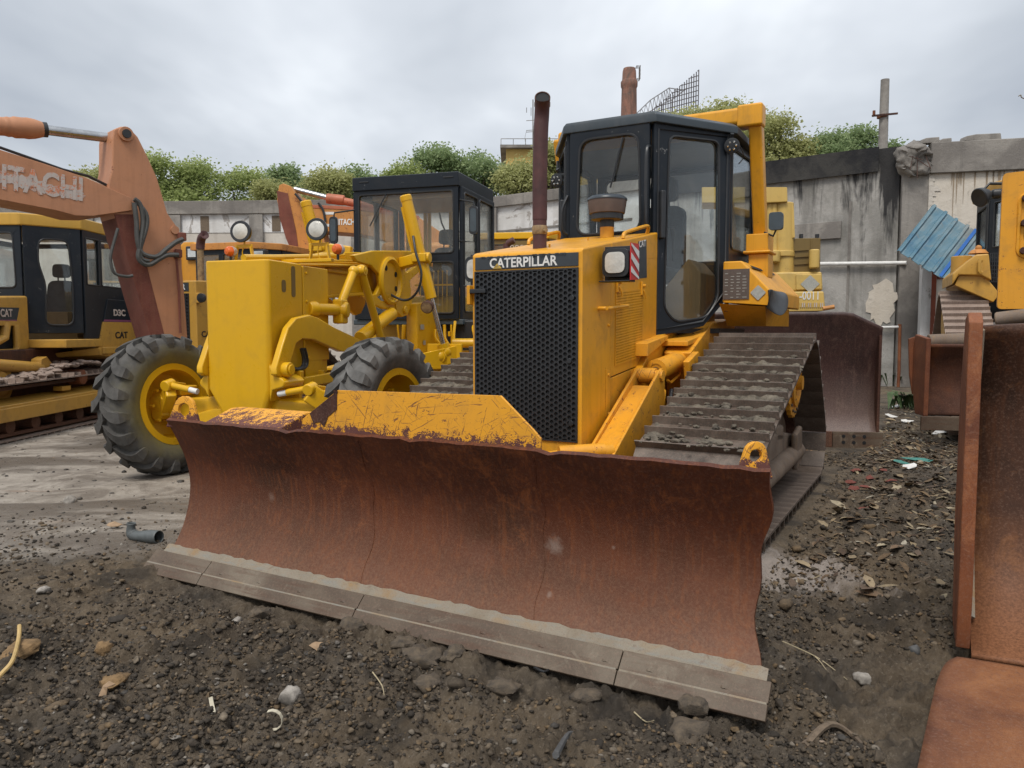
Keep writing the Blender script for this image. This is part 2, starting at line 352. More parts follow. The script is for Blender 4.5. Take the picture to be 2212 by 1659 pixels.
def spline(pts, k=8):
    """Catmull-Rom through the points"""
    P = [V(*p) for p in pts]; out = []
    for i in range(len(P)-1):
        a = P[max(i-1, 0)]; b = P[i]; c = P[i+1]; d = P[min(i+2, len(P)-1)]
        for j in range(k):
            t = j/k; out.append(.5*((2*b) + (c-a)*t + (2*a-5*b+4*c-d)*t*t + (3*b-a-3*c+d)*t**3))
    return out + [P[-1]]
def text(txt, mat, parent, o, ax, ay, w, h, name='lettering', th=.003, bold=.0, off=.002, skew=0):
    """raised lettering fitted into the w x h box whose lower left corner is o, in the plane (ax, ay)"""
    cu = bpy.data.curves.new(name, 'FONT'); cu.body = txt; cu.size = 1; cu.offset = bold; cu.extrude = .01; cu.resolution_u = 3
    ob = bpy.data.objects.new(name, cu); S.collection.objects.link(ob); bpy.context.view_layer.update()
    me = bpy.data.meshes.new_from_object(ob.evaluated_get(bpy.context.evaluated_depsgraph_get())); bpy.data.objects.remove(ob)
    xs = [v.co.x for v in me.vertices]; ys = [v.co.y for v in me.vertices]; zs = [v.co.z for v in me.vertices]
    x0, x1, y0, y1, z1 = min(xs), max(xs), min(ys), max(ys), max(zs)
    o = V(*o); ax = V(*ax).normalized(); ay = V(*ay).normalized(); nn = ax.cross(ay)
    for v in me.vertices:
        u = (v.co.x-x0)/(x1-x0)*w; q = (v.co.y-y0)/(y1-y0)*h
        v.co = o + ax*(u + skew*q) + ay*q + nn*(off + (th if v.co.z > 0 else 0))
    me.materials.clear(); me.materials.append(mat)
    r = bpy.data.objects.new(name, me); S.collection.objects.link(r); r.parent = parent; return r
def tag(o, label, cat, group=None, kind=None):
    if label: o['label'] = label
    if cat: o['category'] = cat
    if group: o['group'] = group
    if kind: o['kind'] = kind
    return o
def root(name, fr, label, cat, group=None):
    o = bpy.data.objects.new(name, None); S.collection.objects.link(o); o.empty_display_size = .3
    o.location = fr.o; o.rotation_euler = (0, 0, -fr.a); return tag(o, label, cat, group)
def seat(parent, c, f=-1, k=1.0):
    """operator seat at c facing along f*y"""
    b = MB(); x, y, z = c
    b.box(x-.24*k, x+.24*k, y-.25*k, y+.22*k, z, z+.14*k)
    s = b.build('seat_cushion', SEATM, parent, .04)
    b = MB(); b.prism(rnd3([(x-.23*k, y+.2*k, z+.1), (x+.23*k, y+.2*k, z+.1), (x+.20*k, y+.3*k, z+.75*k), (x-.20*k, y+.3*k, z+.75*k)], .1), (0, .12, 0)); b.build('seat_back', SEATM, parent, .03)
    b = MB(); b.prism(rnd3([(x-.13*k, y+.3*k, z+.8*k), (x+.13*k, y+.3*k, z+.8*k), (x+.12*k, y+.3*k, z+1.02*k), (x-.12*k, y+.3*k, z+1.02*k)], .06), (0, .09, 0)); b.cyl((x-.05, y+.34*k, z+.7*k), (x-.05, y+.34*k, z+.85*k), .01).cyl((x+.05, y+.34*k, z+.7*k), (x+.05, y+.34*k, z+.85*k), .01); b.build('head_rest', SEATM, parent, .02)
def rnd3(pts, r, n=4):
    return rnd(pts, r, n)
def shoe_mesh(width, pitch, grouser=.05, th=.018, mat=None, nub=False):
    """one track shoe: x across, y along the chain, z outward"""
    b = MB(); p = pitch; w = width/2
    b.prism([(-w, -p*.52, 0), (-w, p*.46, 0), (-w, p*.52, th*.9), (-w, -p*.30, th), (-w, -p*.345, th+grouser), (-w, -p*.40, th+grouser), (-w, -p*.47, th)], (width, 0, 0))
    return b
def hull_path(circles):
    """outer belt round circles [(y,z,r)] given in order counter-clockwise; returns list of points+lengths"""
    pts = []; n = len(circles)
    seg = []
    for i in range(n):
        a = circles[i]; b = circles[(i+1) % n]
        dx, dy = b[0]-a[0], b[1]-a[1]; L = math.hypot(dx, dy); th = math.atan2(dy, dx); al = math.acos(max(-1, min(1, (a[2]-b[2])/L)))
        ang = th - al      # right-hand normal for a ccw belt
        nx, ny = math.cos(ang), math.sin(ang)
        seg.append(((a[0]+a[2]*nx, a[1]+a[2]*ny), (b[0]+b[2]*nx, b[1]+b[2]*ny), ang))
    for i in range(n):
        pts.append(seg[i][0]); 
        m = max(2, int(math.dist(seg[i][0], seg[i][1])/.05))
        for k in range(1, m): t = k/m; pts.append((seg[i][0][0]*(1-t)+seg[i][1][0]*t, seg[i][0][1]*(1-t)+seg[i][1][1]*t))
        pts.append(seg[i][1])
        c = circles[(i+1) % n]; a0 = seg[i][2]; a1 = seg[(i+1) % n][2]
        while a1 < a0: a1 += 2*math.pi
        m = max(2, int((a1-a0)*c[2]/.03))
        for k in range(1, m): a = a0 + (a1-a0)*k/m; pts.append((c[0]+c[2]*math.cos(a), c[1]+c[2]*math.sin(a)))
    return pts
def resample(path, n):
    P = path + [path[0]]; d = [0]
    for i in range(1, len(P)): d.append(d[-1] + math.dist(P[i-1], P[i]))
    T = d[-1]; out = []; j = 0
    for k in range(n):
        t = T*k/n
        while d[j+1] < t: j += 1
        f = (t-d[j])/max(1e-9, d[j+1]-d[j]); out.append((P[j][0]*(1-f)+P[j+1][0]*f, P[j][1]*(1-f)+P[j+1][1]*f, math.atan2(P[j+1][1]-P[j][1], P[j+1][0]-P[j][0])))
    return out, T
def track(parent, xc, width, circles, pitch, mat, grouser=.05, link_mat=None, sag=None, name='track'):
    """track belt: chain part with one child per shoe"""
    path = hull_path(circles)
    n = max(8, round(resample(path, 10)[1]/pitch)); st, T = resample(path, n); pitch = T/n
    ch = MB()
    for i in range(n):
        (y0, z0, a), (y1, z1, _) = st[i], st[(i+1) % n]
        for sx in (-.09, .09):
            inn = Vector((0, -math.sin(a), math.cos(a)))*.045
            ch.beam(Vector((xc+sx, y0, z0))+inn, Vector((xc+sx, y1, z1))+inn, .04, .075, up=(1, 0, 0.001))
    t = ch.build(name, link_mat or RUSTD, parent)
    base = shoe_mesh(width, pitch, grouser).build('track_shoe', mat, t, .004, seg=1)
    for i, (y, z, a) in enumerate(st):
        o = base if i == 0 else base.copy()
        if i: S.collection.objects.link(o)
        o.parent = t
        # local: y' along travel, z' outward (path is counter-clockwise so outward = right of travel)
        ty = Vector((0, math.cos(a), math.sin(a))); oz = Vector((0, math.sin(a), -math.cos(a))); xx = ty.cross(oz)
        M = Matrix((xx, ty, oz)).transposed().to_4x4(); M.translation = Vector((xc, y, z)) - oz*.0
        if xx.x < 0: pass
        o.matrix_local = M @ Matrix.Rotation(random.uniform(-.012, .012), 4, 'X')
    return t, st
def wheelrings(b, c, axis, r, w, prof=None):
    b.lathe(V(*c) - V(*axis).normalized()*w/2, axis, prof or [(0, 0), (r*.8, 0), (r, w*.15), (r, w*.85), (r*.8, w), (0, w)], 28)
def holes_panel(o, ax, ay, w, h, px, py, r, name, mat, parent, th=.012, hexa=True, n=8, margin=.01):
    """perforated sheet: every hole is real (ring of quads with walls)"""
    b = MB(); o = V(*o); ax = V(*ax).normalized(); ay = V(*ay).normalized(); nn = ax.cross(ay)
    cols = int((w-2*margin)/px); rows = int((h-2*margin)/py); px = (w-2*margin)/cols; py = (h-2*margin)/rows
    for i in range(cols):
        for j in range(rows):
            off = (.5 if hexa and i % 2 else 0)
            x0 = margin+i*px; y0 = margin + (j+off)*py - (.25*py if hexa else 0)
            y1 = y0+py
            if hexa: y0 = max(y0, margin); y1 = min(y1, h-margin)
            cx, cy = x0+px/2, (y0+y1)/2
            rr = min(r, (y1-y0)*.42)
            O = []; I = []
            for k in range(n):
                a = 2*math.pi*(k+.5)/n; ca, sa = math.cos(a), math.sin(a)
                s = min((px/2)/max(abs(ca), 1e-6), ((y1-y0)/2)/max(abs(sa), 1e-6)); O.append((cx+ca*s, cy+sa*s)); I.append((cx+ca*rr, cy+sa*rr))
            # snap outer points so the four corners are covered
            if n == 8:
                hx, hy = px/2, (y1-y0)/2
                O = [(cx+hx, cy+hy*.41), (cx+hx*.999, cy+hy), (cx-hx*.999, cy+hy), (cx-hx, cy+hy*.41), (cx-hx, cy-hy*.41), (cx-hx*.999, cy-hy), (cx+hx*.999, cy-hy), (cx+hx, cy-hy*.41)]
                I = [(cx+rr*math.cos(math.pi*(k+.5)/4), cy+rr*math.sin(math.pi*(k+.5)/4)) for k in range(8)]
            f3 = lambda q, d: o + ax*q[0] + ay*q[1] + nn*d
            vs = [f3(q, 0) for q in O] + [f3(q, 0) for q in I] + [f3(q, -th) for q in I]
            fs = []
            for k in range(n):
                l = (k+1) % n; fs += [(k, l, n+l, n+k), (n+k, n+l, 2*n+l, 2*n+k)]
            b.add(vs, fs)
    # border
    for q in (((0, 0), (w, 0), (w, margin), (0, margin)), ((0, h-margin), (w, h-margin), (w, h), (0, h)), ((0, margin), (margin, margin), (margin, h-margin), (0, h-margin)), ((w-margin, margin), (w, margin), (w, h-margin), (w-margin, h-margin))):
        b.prism([o+ax*p[0]+ay*p[1]-nn*th for p in q], nn*th)
    return b.build(name, mat, parent)
def panel(name, parent, o, ax, ay, poly, holes, th, mat, glass=None, r=.06, bev=.006, gname='window', seal=True, glabel=None):
    """wall plate with window openings; a pane and a rubber seal in each"""
    hs = [rnd(h, r, 5) for h in holes]
    p = MB().plate(o, ax, ay, poly, hs, th).build(name, mat, parent, bev, seg=2)
    oo = V(*o); x = V(*ax).normalized(); y = V(*ay).normalized(); nn = x.cross(y)
    for h in hs:
        g = MB().prism([oo + x*q.x + y*q.y + nn*th*.45 for q in h], nn*.004).build(gname, glass, p)
        if glabel: g['label'] = glabel
        if seal: MB().tube([oo + x*q.x + y*q.y + nn*th for q in h], .011, 6, closed=True).build('seal', RUB, g, smooth=True)
    return p
# ------------------------------------------------------------------ MAIN BULLDOZER
D = Fr(.083, 5.069, 29.2)
dz = root('bulldozer', D, 'largest yellow bulldozer, with black cab, honeycomb grille and wide rusty blade in the foreground', 'bulldozer', None)
HS = .176                                   # slope of the hood
hz = lambda l: 1.815 + HS*l
# nose shell (radiator surround)
b = MB(); b.prism([(-.405, 0, .33), (-.405, 0, 1.80), (-.405, .03, hz(.03)), (-.405, .488, hz(.488)), (-.405, .488, .33)], (.82, 0, 0))
nose = b.build('radiator_shell', DOZ, dz, .022, seg=3)
b = MB(); b.prism([(-.40, .494, 1.76), (-.40, .494, hz(.494)-.002), (-.40, 1.475, hz(1.475)-.002), (-.40, 1.475, 1.86)], (.812, 0, 0)); b.build('hood', DOZ, dz, .014)
b = MB()
for s0, s1 in ((-.29, -.05), (.0, .30)): b.box(s0, s1, .62, 1.02, hz(.8)-.04, hz(1.02)+.004)
# grille with real holes, logo strip and lettering
g = holes_panel((-.382, -.012, .575), (1, 0, 0), (0, 0, 1), .772, 1.118, .0304, .0352, .0137, 'grille', BLKP, dz, th=.010)
MB().box(-.38, .388, -.0015, -.0005, .577, 1.69).build('radiator_core', DARK, dz)
for q in ((-.405, -.33, 1.545, 1.575),):
    MB().box(q[0], q[1]+.05, -.04, -.012, q[2], q[3]).build('latch', BLKP, g, .004)
for q in ((.35, 1.50), (.335, 1.10), (.35, .70)): MB().cyl((q[0], -.012, q[1]), (q[0], -.024, q[1]), .017).build('bolt', BLKP, g, .002)
MB().box(-.432, -.405, -.035, .03, 1.47, 1.60).build('hinge', DOZ, dz, .005)
st = MB().box(-.380, .388, -.006, .0, 1.703, 1.788).build('name_strip', LOGOB, dz, .002)
tx = text('CATERPILLAR', WHT, st, (-.262, -.006, 1.711), (1, 0, 0), (0, 0, 1), .505, .066, bold=.022, th=.0015)
b = MB(); b.prism([(-.238, -.0085, 1.708), (-.168, -.0085, 1.708), (-.203, -.0085, 1.742)], (0, -.001, 0)); b.build('triangle_mark', SIGY, st)
b = MB(); b.prism([(-.250, -.0079, 1.7055), (-.156, -.0079, 1.7055), (-.203, -.0079, 1.750)], (0, -.0005, 0)); b.build('triangle_outline', LOGOB, st)
b = MB()                                     # flaked paint over the tops of the letters
for i in range(26):
    x = random.uniform(-.37, .38); w = random.uniform(.008, .03); h = random.uniform(.004, .020)
    b.prism([(x, -.0092, 1.790), (x+w, -.0092, 1.790), (x+w*.8, -.0092, 1.790-h), (x+w*.3, -.0092, 1.790-h*1.3)], (0, -.001, 0))
b.build('flaked_film', LOGOB, st)
# right engine side: perforated door, lower panel; left side mirrored plain
for sgn, sx in ((1, .410), (-1, -.400)):
    d = MB(); z0 = 1.03; zt = lambda l: hz(l) - .05
    d.prism([(sx, .496, .97+.0), (sx, .496, zt(.496)-.09), (sx, 1.47, zt(1.47)-.09), (sx, 1.47, 1.07)], (-.02*sgn, 0, 0))
    dd = d.build('engine_door', DOZ, dz, .006)
    d = MB(); d.prism([(sx, .496, .34), (sx, .496, .962), (sx, 1.47, 1.062), (sx, 1.47, .34)], (-.02*sgn, 0, 0)); d.build('side_panel', DOZ, dz, .006)
    if sgn > 0:
        ay = Vector((0, .1, .995)).normalized()
        holes_panel((sx+.006, .575, 1.045), (0, 1, .085), (0, 0, 1), .56, .52, .0232, .0192, .0072, 'vent', DOZ, dd, th=.004, hexa=False, n=8, margin=.008)
        MB().prism([(sx+.001, .58, 1.05), (sx+.001, 1.13, 1.095), (sx+.001, 1.13, 1.60), (sx+.001, .58, 1.555)], (.001, 0, 0)).build('vent_backing', DARK, dd)
    for q in ((.44, 1.33), (.44, .99), (.45, .72), (.45, .5)): MB().cyl((sx+.004*sgn, q[0], q[1]), (sx+.018*sgn, q[0], q[1]), .011).build('bolt', DOZ, dd, .002)
MB().prism([(.4165, .40, .70), (.4165, .475, .70), (.4165, .475, 1.02), (.4165, .40, 1.03)], (.003, 0, 0)).build('patch_plate', DOZ, nose, .002)
# grab handle, door latches
h = D.X(.41, B3(1145, 690), B3(1370, 675)); b = MB()
hp = [Vector((.41, .26, 1.44)), Vector((.47, .26, 1.44)), Vector((.475, .29, 1.44)), Vector((.475, .62, 1.465)), Vector((.46, .66, 1.468)), Vector((.415, .665, 1.468))]
MB().tube(spline(hp, 5), .013, 8).build('grab_handle', DOZ, dz, smooth=True)
for l in (.60, 1.10):
    b = MB(); b.box(.412, .428, l-.02, l+.02, 1.56, 1.66).tube([(.43, l, 1.60), (.44, l+.02, 1.56), (.44, l+.03, 1.53)], .006, 6).cyl((.42, l, 1.63), (.45, l, 1.63), .012); b.build('door_latch', DOZ, dz, .003)
# handrails on the hood edges
for s in (.385, -.385):
    hp = [(s, .78, hz(.78)), (s, .80, hz(.8)+.035), (s, .9, hz(.9)+.045), (s, 1.25, hz(1.25)+.06), (s, 1.32, hz(1.3)+.05), (s-.02, 1.34, hz(1.3))]
    MB().tube(spline(hp, 5), .014, 8).build('hood_rail', DOZ, dz, smooth=True)
for l in (.25, .9): MB().box(.05, .06, l, l+.012, hz(l), hz(l)+.022).build('lug', DOZ, dz)
# exhaust stack
b = MB(); base = Vector((0, .217, hz(.217)-.01))
b.cyl(base, base+V(0, 0, .20), .047, n=20); stc = b.build('exhaust_stack', STK, dz, smooth=True)
MB().lathe(base+V(0, 0, .10), (0, 0, 1), [(.049, 0), (.052, .005), (.052, .055), (.049, .06)], 20).build('clamp_band', STKB, stc, smooth=True)
MB().cyl(base+V(.05, -.03, .12), base+V(.075, -.05, .12), .012).build('clamp_bolt', STKB, stc)
b = MB(); top = base+V(.0, .03, 1.0)
pts = [base+V(0, 0, .2), base+V(0, 0, .5), base+V(.006, 0, .78), base+V(.012, 0, .88), base+V(.026, -.02, .945), base+V(.046, -.055, .99)]
b.tube(spline(pts, 4), .050, 20, cap=False); b.build('stack_pipe', STK, stc, smooth=True)
e = Vector(pts[-1]); ed = Vector((.42, -.78, .42)).normalized()
b = MB(); b.lathe(e-ed*.10, ed, [(.049, 0), (.053, .10), (.046, .1005), (.044, .02), (0, .0)], 20); b.build('stack_mouth', RUSTD, stc, smooth=True, ang=50); MB().cyl(e-ed*.03, e-ed*.005, .0455, n=20).build('stack_bore_shade', DARK, stc)  # near-black disc paints the shade inside the pipe mouth
MB().lathe(e-ed*.09, (.2, -.35, .9), [(.052, 0), (.0545, .004), (.0545, .03), (.052, .034)], 20).build('stack_ring', STKB, stc, smooth=True)
# air pre-cleaner
pc = Vector((.1, 1.17, hz(1.17)-.01)); b = MB(); b.cyl(pc, pc+V(0, 0, .085), .054, n=24); ap = b.build('air_intake', DOZ, dz, smooth=True)
MB().cyl(pc+V(0, 0, .085), pc+V(0, 0, .14), .056, n=24).build('intake_collar', BLKP, ap, smooth=True)
MB().lathe(pc+V(0, 0, .14), (0, 0, 1), [(.10, 0), (.118, .01), (.125, .045), (.138, .05), (.15, .135), (.15, .15), (0, .15)], 32).build('dust_bowl', BOWL, ap, smooth=True)
MB().lathe(pc+V(0, 0, .143), (0, 0, 1), [(.10, 0), (.127, .0), (.128, .04), (.10, .045)], 32).build('bowl_base', BLKP, ap, smooth=True)
MB().lathe(pc+V(0, 0, .29), (0, 0, 1), [(.155, 0), (.155, .012), (.13, .032), (.06, .042), (0, .043)], 32).build('bowl_lid', BOWLT, ap, smooth=True, ang=60)
MB().tube([pc+V(0, 0, .325), pc+V(.004, 0, .355)], .005, 6).build('wing_nut', BLKP, ap)
# headlamps beside the hood
for sgn in (1, -1):
    x0 = .425*sgn; x1 = .636*sgn; a, c = min(x0, x1), max(x0, x1)
    L = .25
    hb = MB(); hb.box(a, c, L+.09, L+.105, 1.62, 1.85).box(a, c, L-.01, L+.105, 1.612, 1.62)
    lm = hb.build('lamp_bracket', BLKP, dz, .003)
    cx_ = (a+c)/2 + .005*sgn; rr = rnd([(-.092, -.092), (.092, -.092), (.092, .092), (-.092, .092)], .05, 5)
    MB().prism([(cx_+q.x, L+.0, 1.735+q.y) for q in rr], (0, .09, 0)).build('headlamp', BLKP, lm, .012)
    rr = rnd([(-.068, -.068), (.068, -.068), (.068, .068), (-.068, .068)], .045, 5)
    MB().prism([(cx_+q.x, L-.012, 1.735+q.y) for q in rr], (0, .01, 0)).build('lens', LENS, lm, .006)
    hs = MB(); bx = x1+.0*sgn
    tp = MB(); tp.mi = 0; tp.prism([(bx+.001*sgn, L+.0, 1.62), (bx+.001*sgn, L+.15, 1.63), (bx+.001*sgn, L+.15, 1.865), (bx+.001*sgn, L, 1.86)], (.006*sgn, 0, 0))
    for k in range(3):
        z = 1.635+k*.085; tp.mi = 1; tp.prism([(bx+.0085*sgn, L+.004, z+.035), (bx+.0085*sgn, L+.004, min(z+.075, 1.855)), (bx+.0085*sgn, L+.147, max(z-.0, 1.632)+.012), (bx+.0085*sgn, L+.147, max(z-.04, 1.632))], (.002*sgn, 0, 0))
    if sgn > 0: tp.build('hazard_tape', [REDT, WHT], lm)
dk = MB().prism([(.4115, 1.02, 1.68), (.4115, 1.22, 1.70), (.4115, 1.20, 1.985), (.4115, 1.02, 1.955)], (.002, 0, 0)).build('side_decal', LOGOB, dz)
text('CAT', WHT, dk, (.4135, 1.03, 1.91), (0, 1, .17), (0, 0, 1), .15, .05, bold=.02, th=.001)
# ---- cab
ZR = 3.0
def cabwall(p0, p1, z0, z1, poly, holes, name, th=.045, glass=GLS, r=.08, mat=BLK):
    ax = Vector((p1[0]-p0[0], p1[1]-p0[1], 0)); L = ax.length
    return panel(name, dz, (p0[0], p0[1], 0), ax, (0, 0, 1), poly, holes, th, mat, glass, r, .008)
W_ = .69
cabwall((-.345, 1.48), (.345, 1.48), 0, 0, [(0, 1.9), (W_, 1.9), (W_, 2.93), (0, 2.93)], [[(.065, 2.085), (.625, 2.085), (.60, 2.86), (.09, 2.86)]], 'front_wall', r=.11)
for sg in (1, -1):
    c1 = Vector((.345*sg, 1.48)); c2 = Vector((.80, 2.06)) if sg > 0 else Vector((-.69, 2.06)); c3 = Vector((.84, 2.95)) if sg > 0 else Vector((-.74, 2.95))
    L = (c2-c1).length
    if sg > 0: a, bb = c1, c2; f = lambda x: x
    else: a, bb = c2, c1; f = lambda x: L - x
    def P(*pts): return [(f(x), z) for x, z in pts]
    out = P((.0, 1.28), (.02, 1.24), (.50, 1.33), (L, 1.56), (L, 2.93), (0, 2.93))
    # door leaf with one tall window, bevelled at the foot
    hole = P((.11, 1.47), (.22, 1.36), (.53, 1.40), (.645, 1.56), (.62, 2.84), (.14, 2.84))
    pn = panel('door', dz, (a.x, a.y, 0), (bb.x-a.x, bb.y-a.y, 0), (0, 0, 1), out, [hole], .045, BLK, GLS, .07, .008)
    ax = Vector((bb.x-a.x, bb.y-a.y, 0)).normalized(); nn = ax.cross(Vector((0, 0, 1)))
    o3 = lambda x, z, d: Vector((a.x, a.y, 0)) + ax*f(x) + Vector((0, 0, z)) + nn*d
    fr = [(.04, 1.30), (.49, 1.37), (L-.03, 1.62), (L-.03, 2.88), (.04, 2.88)]
    MB().tube([o3(x, z, .047) for x, z in fr], .009, 6, closed=True).build('door_edge', BLKP, pn, smooth=True)
    MB().beam(o3(.065, 2.02, .07), o3(.065, 2.40, .07), .045, .05, up=nn).build('door_handle', BLKP, pn, .012)
    for zz_ in (1.50, 2.80): MB().cyl(o3(L-.02, zz_-.05, .06), o3(L-.02, zz_+.05, .06), .018).build('hinge', BLKP, pn, .003)
    # side window wall
    if sg > 0: a2, b2 = c2, c3
    else: a2, b2 = c3, c2
    L2 = (c3-c2).length; f2 = (lambda x: x) if sg > 0 else (lambda x: L2-x)
    out = [(f2(x), z) for x, z in ((0, 1.80), (L2, 1.80), (L2, 2.90), (0, 2.93))]
    hole = [(f2(x), z) for x, z in ((.06, 1.98), (.82, 1.98), (.74, 2.82), (.05, 2.82))]
    panel('side_wall', dz, (a2.x, a2.y, 0), (b2.x-a2.x, b2.y-a2.y, 0), (0, 0, 1), out, [hole], .03, BLK, GLS, .06, .006)
cabwall((.84, 2.95), (-.74, 2.95), 0, 0, [(0, 1.8), (1.58, 1.8), (1.58, 2.90), (0, 2.90)], [[(.08, 1.95), (1.50, 1.95), (1.50, 2.82), (.08, 2.82)]], 'rear_wall', r=.08)
# grab bar beside the windscreen, corner post
MB().tube(spline([(.35, 1.43, 2.08), (.35, 1.36, 2.12), (.35, 1.35, 2.3), (.35, 1.35, 2.6), (.35, 1.37, 2.72), (.35, 1.44, 2.74)], 4), .014, 8).build('grab_bar', BLKP, dz, smooth=True)
MB().tube(spline([(-.37, 1.45, 2.1), (-.40, 1.42, 2.14), (-.40, 1.41, 2.3), (-.37, 1.45, 2.42)], 4), .012, 8).build('grab_bar', BLKP, dz, smooth=True)
# roof: bevelled slab following the hexagonal plan
def ring2(k, z): return [Vector((x, y, z)) for x, y in ((-.36*k-.02, 1.44-.03*(k-1)*8), (.36*k+.02, 1.44-.03*(k-1)*8), (.82*k+.02, 2.04), (.87*k, 2.95), (.80*k, 3.1), (-.70*k, 3.1), (-.76*k, 2.95), (-.71*k-.02, 2.04))]
b = MB(); r0, r1, r2 = ring2(1.06, 2.925), ring2(1.06, 2.985), ring2(1.0, 3.015)
for rr0 in (r0, r1, r2):
    for i_ in (3, 4, 5, 6): rr0[i_].z -= .07
    for i_ in (2, 7): rr0[i_].z -= .02
vs = r0+r1+r2; n = 8; fs = [(k*n+i, k*n+(i+1) % n, (k+1)*n+(i+1) % n, (k+1)*n+i) for k in range(2) for i in range(n)] + [tuple(range(n-1, -1, -1)), tuple(range(2*n, 3*n))]
b.add(vs, fs); b.build('roof', paint('roof_slate', (.040, .052, .062), chip=-.02, dirt=.35, dirtcol=(.10, .105, .11), rough=.42, fade=.3), dz, .008)
# headliner and interior
MB().prism([(-.33, 1.55, 2.90), (.33, 1.55, 2.90), (.76, 2.1, 2.90), (.80, 2.9, 2.90), (-.70, 2.9, 2.90), (-.65, 2.1, 2.90)], (0, 0, .015)).build('headliner', CARD, dz)
seat(dz, (.05, 2.38, 1.72))
b = MB(); b.box(-.33, .33, 1.54, 1.78, 1.3, 1.98); b.build('dashboard', BLKP, dz, .03)
b = MB(); b.prism([(.33, 1.9, 1.3), (.62, 1.98, 1.3), (.62, 1.98, 1.78), (.52, 1.95, 1.9), (.33, 1.9, 1.65)], (-.0, .5, 0)); b.build('side_console', CARD, dz, .012)
MB().box(-.7, -.4, 2.1, 2.6, 1.5, 1.95).build('side_console', CARD, dz, .012)
MB().prism([(-.33, 1.53, 1.27), (.33, 1.53, 1.27), (.76, 2.09, 1.27), (.79, 2.9, 1.27), (-.70, 2.9, 1.27), (-.65, 2.09, 1.27)], (0, 0, .04)).build('cab_floor', BLKP, dz)
for x in (.28, .34): MB().tube([(x, 2.1, 1.9), (x+.02, 2.02, 2.12)], .009, 6).cyl((x+.02, 2.02, 2.10), (x+.024, 2.0, 2.17), .02).build('control_lever', BLKP, dz)
MB().tube(circ3 if False else [Vector((.0+.17*math.cos(k*math.pi/8), 1.9+.05*math.sin(k*math.pi/8), 2.0+.12*math.sin(k*math.pi/8))) for k in range(16)], .013, 6, closed=True).build('steering_wheel', BLKP, dz, smooth=True)
# wiper on windscreen and door
MB().tube([(.12, 1.44, 2.84), (.02, 1.43, 2.45)], .008, 6).build('wiper', BLKP, dz)
# work lamps at roof corners
for sg in (1, -1):
    q = Vector((.86*sg, 1.98, 2.80)) if sg > 0 else Vector((-.57, 1.66, 2.60))
    b = MB(); b.lathe(q, (.15*sg, -1, -.15), [(0, -.05), (.04, -.045), (.062, -.01), (.062, .012), (.055, .014)], 20); wl = b.build('work_lamp', BLKP, dz, smooth=True)
    d = Vector((.15*sg, -1, -.15)).normalized()
    MB().lathe(q+d*.006, d, [(0, .006), (.054, .006), (.054, 0)], 20).build('lens', LENS, wl)
    b = MB()
    for k in range(6):
        a = k*math.pi/3; b.ico(q+d*.016+Vector((.033*math.cos(a), 0, .033*math.sin(a))), .011)
    b.build('led_cluster', AMB if False else REFL, wl, smooth=True)
    MB().beam(q+V(-.10*sg, .06, .05), q+V(0, .02, .05), .04, .02).beam(q+V(-.02*sg, .03, .05), q+V(-.0, .0, .1), .03, .03).build('bracket', BLKP, wl, .003)
    MB().tube(spline([q+V(0, .04, .05), q+V(.03*sg, .1, .03), q+V(.05*sg, .2, -.05), q+V(0, .25, -.1)], 5), .004, 5).build('wire', RUB, wl)
# roll-over frame: two posts, cross beam
for sg in (1, -1):
    px_ = .98 if sg > 0 else -.84; b = MB(); ft = Vector((px_, 2.60, 1.82)); tp_ = Vector((px_, 2.28, 3.12))
    b.beam(ft+V(0, 0, .28), tp_, .11, .13, up=(0, 1, 0)); b.build('rollover_post', DOZ, dz, .022)
    b = MB(); b.box(px_-.09, px_+.10, 2.42, 2.66, 1.98, 2.13).box(px_-.11, px_+.12, 2.40, 2.70, 1.96, 1.985); b.build('post_flange', DOZ, dz, .01)
    b = MB(); b.box(min(.91*sg, 1.08*sg), max(.91*sg, 1.08*sg), 2.44, 2.66, 1.75, 1.96); b.build('post_foot', DOZ, dz, .012)
b = MB(); b.beam((-.84, 2.28, 3.10), (1.04, 2.28, 3.10), .14, .14); b.build('rollover_beam', DOZ, dz, .03, seg=3)
for sg in (1,): MB().box(min(.84*sg, 1.05*sg), max(.84*sg, 1.05*sg), 2.20, 2.36, 3.00, 3.185).build('beam_gusset', DOZ, dz, .02)
# fenders / fuel and hydraulic tanks over the tracks
for sg in (1, -1):
    X_ = lambda x: x*sg
    fr = [(.83, 1.52), (.83, 1.855), (.98, 1.855), (1.20, 1.62), (1.20, 1.49)]
    b = MB(); b.prism([(X_(x), 1.88, z) for x, z in fr], (0, 1.5, 0)); tk = b.build('fender_tank', DOZ, dz, .014, seg=3)
    b = MB(); b.prism([(X_(.80), 1.90, 1.515), (X_(1.17), 1.90, 1.485), (X_(1.12), 2.2, 1.33), (X_(.80), 2.2, 1.33)], (0, 1.1, .0)); b.build('tank_skirt', DOZ, tk)
    for l0 in (2.0, 2.55):
        if sg > 0:
            vx = Vector((.22, 0, -.235)).normalized(); nn = Vector((.235, 0, .22)).normalized(); c0 = Vector((1.02, l0, 1.82))
            MB().prism([c0+nn*.004, c0+nn*.004+vx*.03, c0+vx*.03+V(0, .42, 0)+nn*.004, c0+V(0, .42, 0)+nn*.004], nn*.003).build('slot', DARK, tk)
lp = MB().box(.835, 1.045, 1.872, 1.878, 1.545, 1.79).build('service_label', LBL, dz, .001)
b = MB()
for r_ in range(9):
    for c_ in range(4):
        if random.random() < .8: x = .85+c_*.047; b.box(x, x+random.uniform(.015, .036), 1.8705, 1.8715, 1.56+r_*.024, 1.565+r_*.024)
b.build('label_print', LBLS, lp)
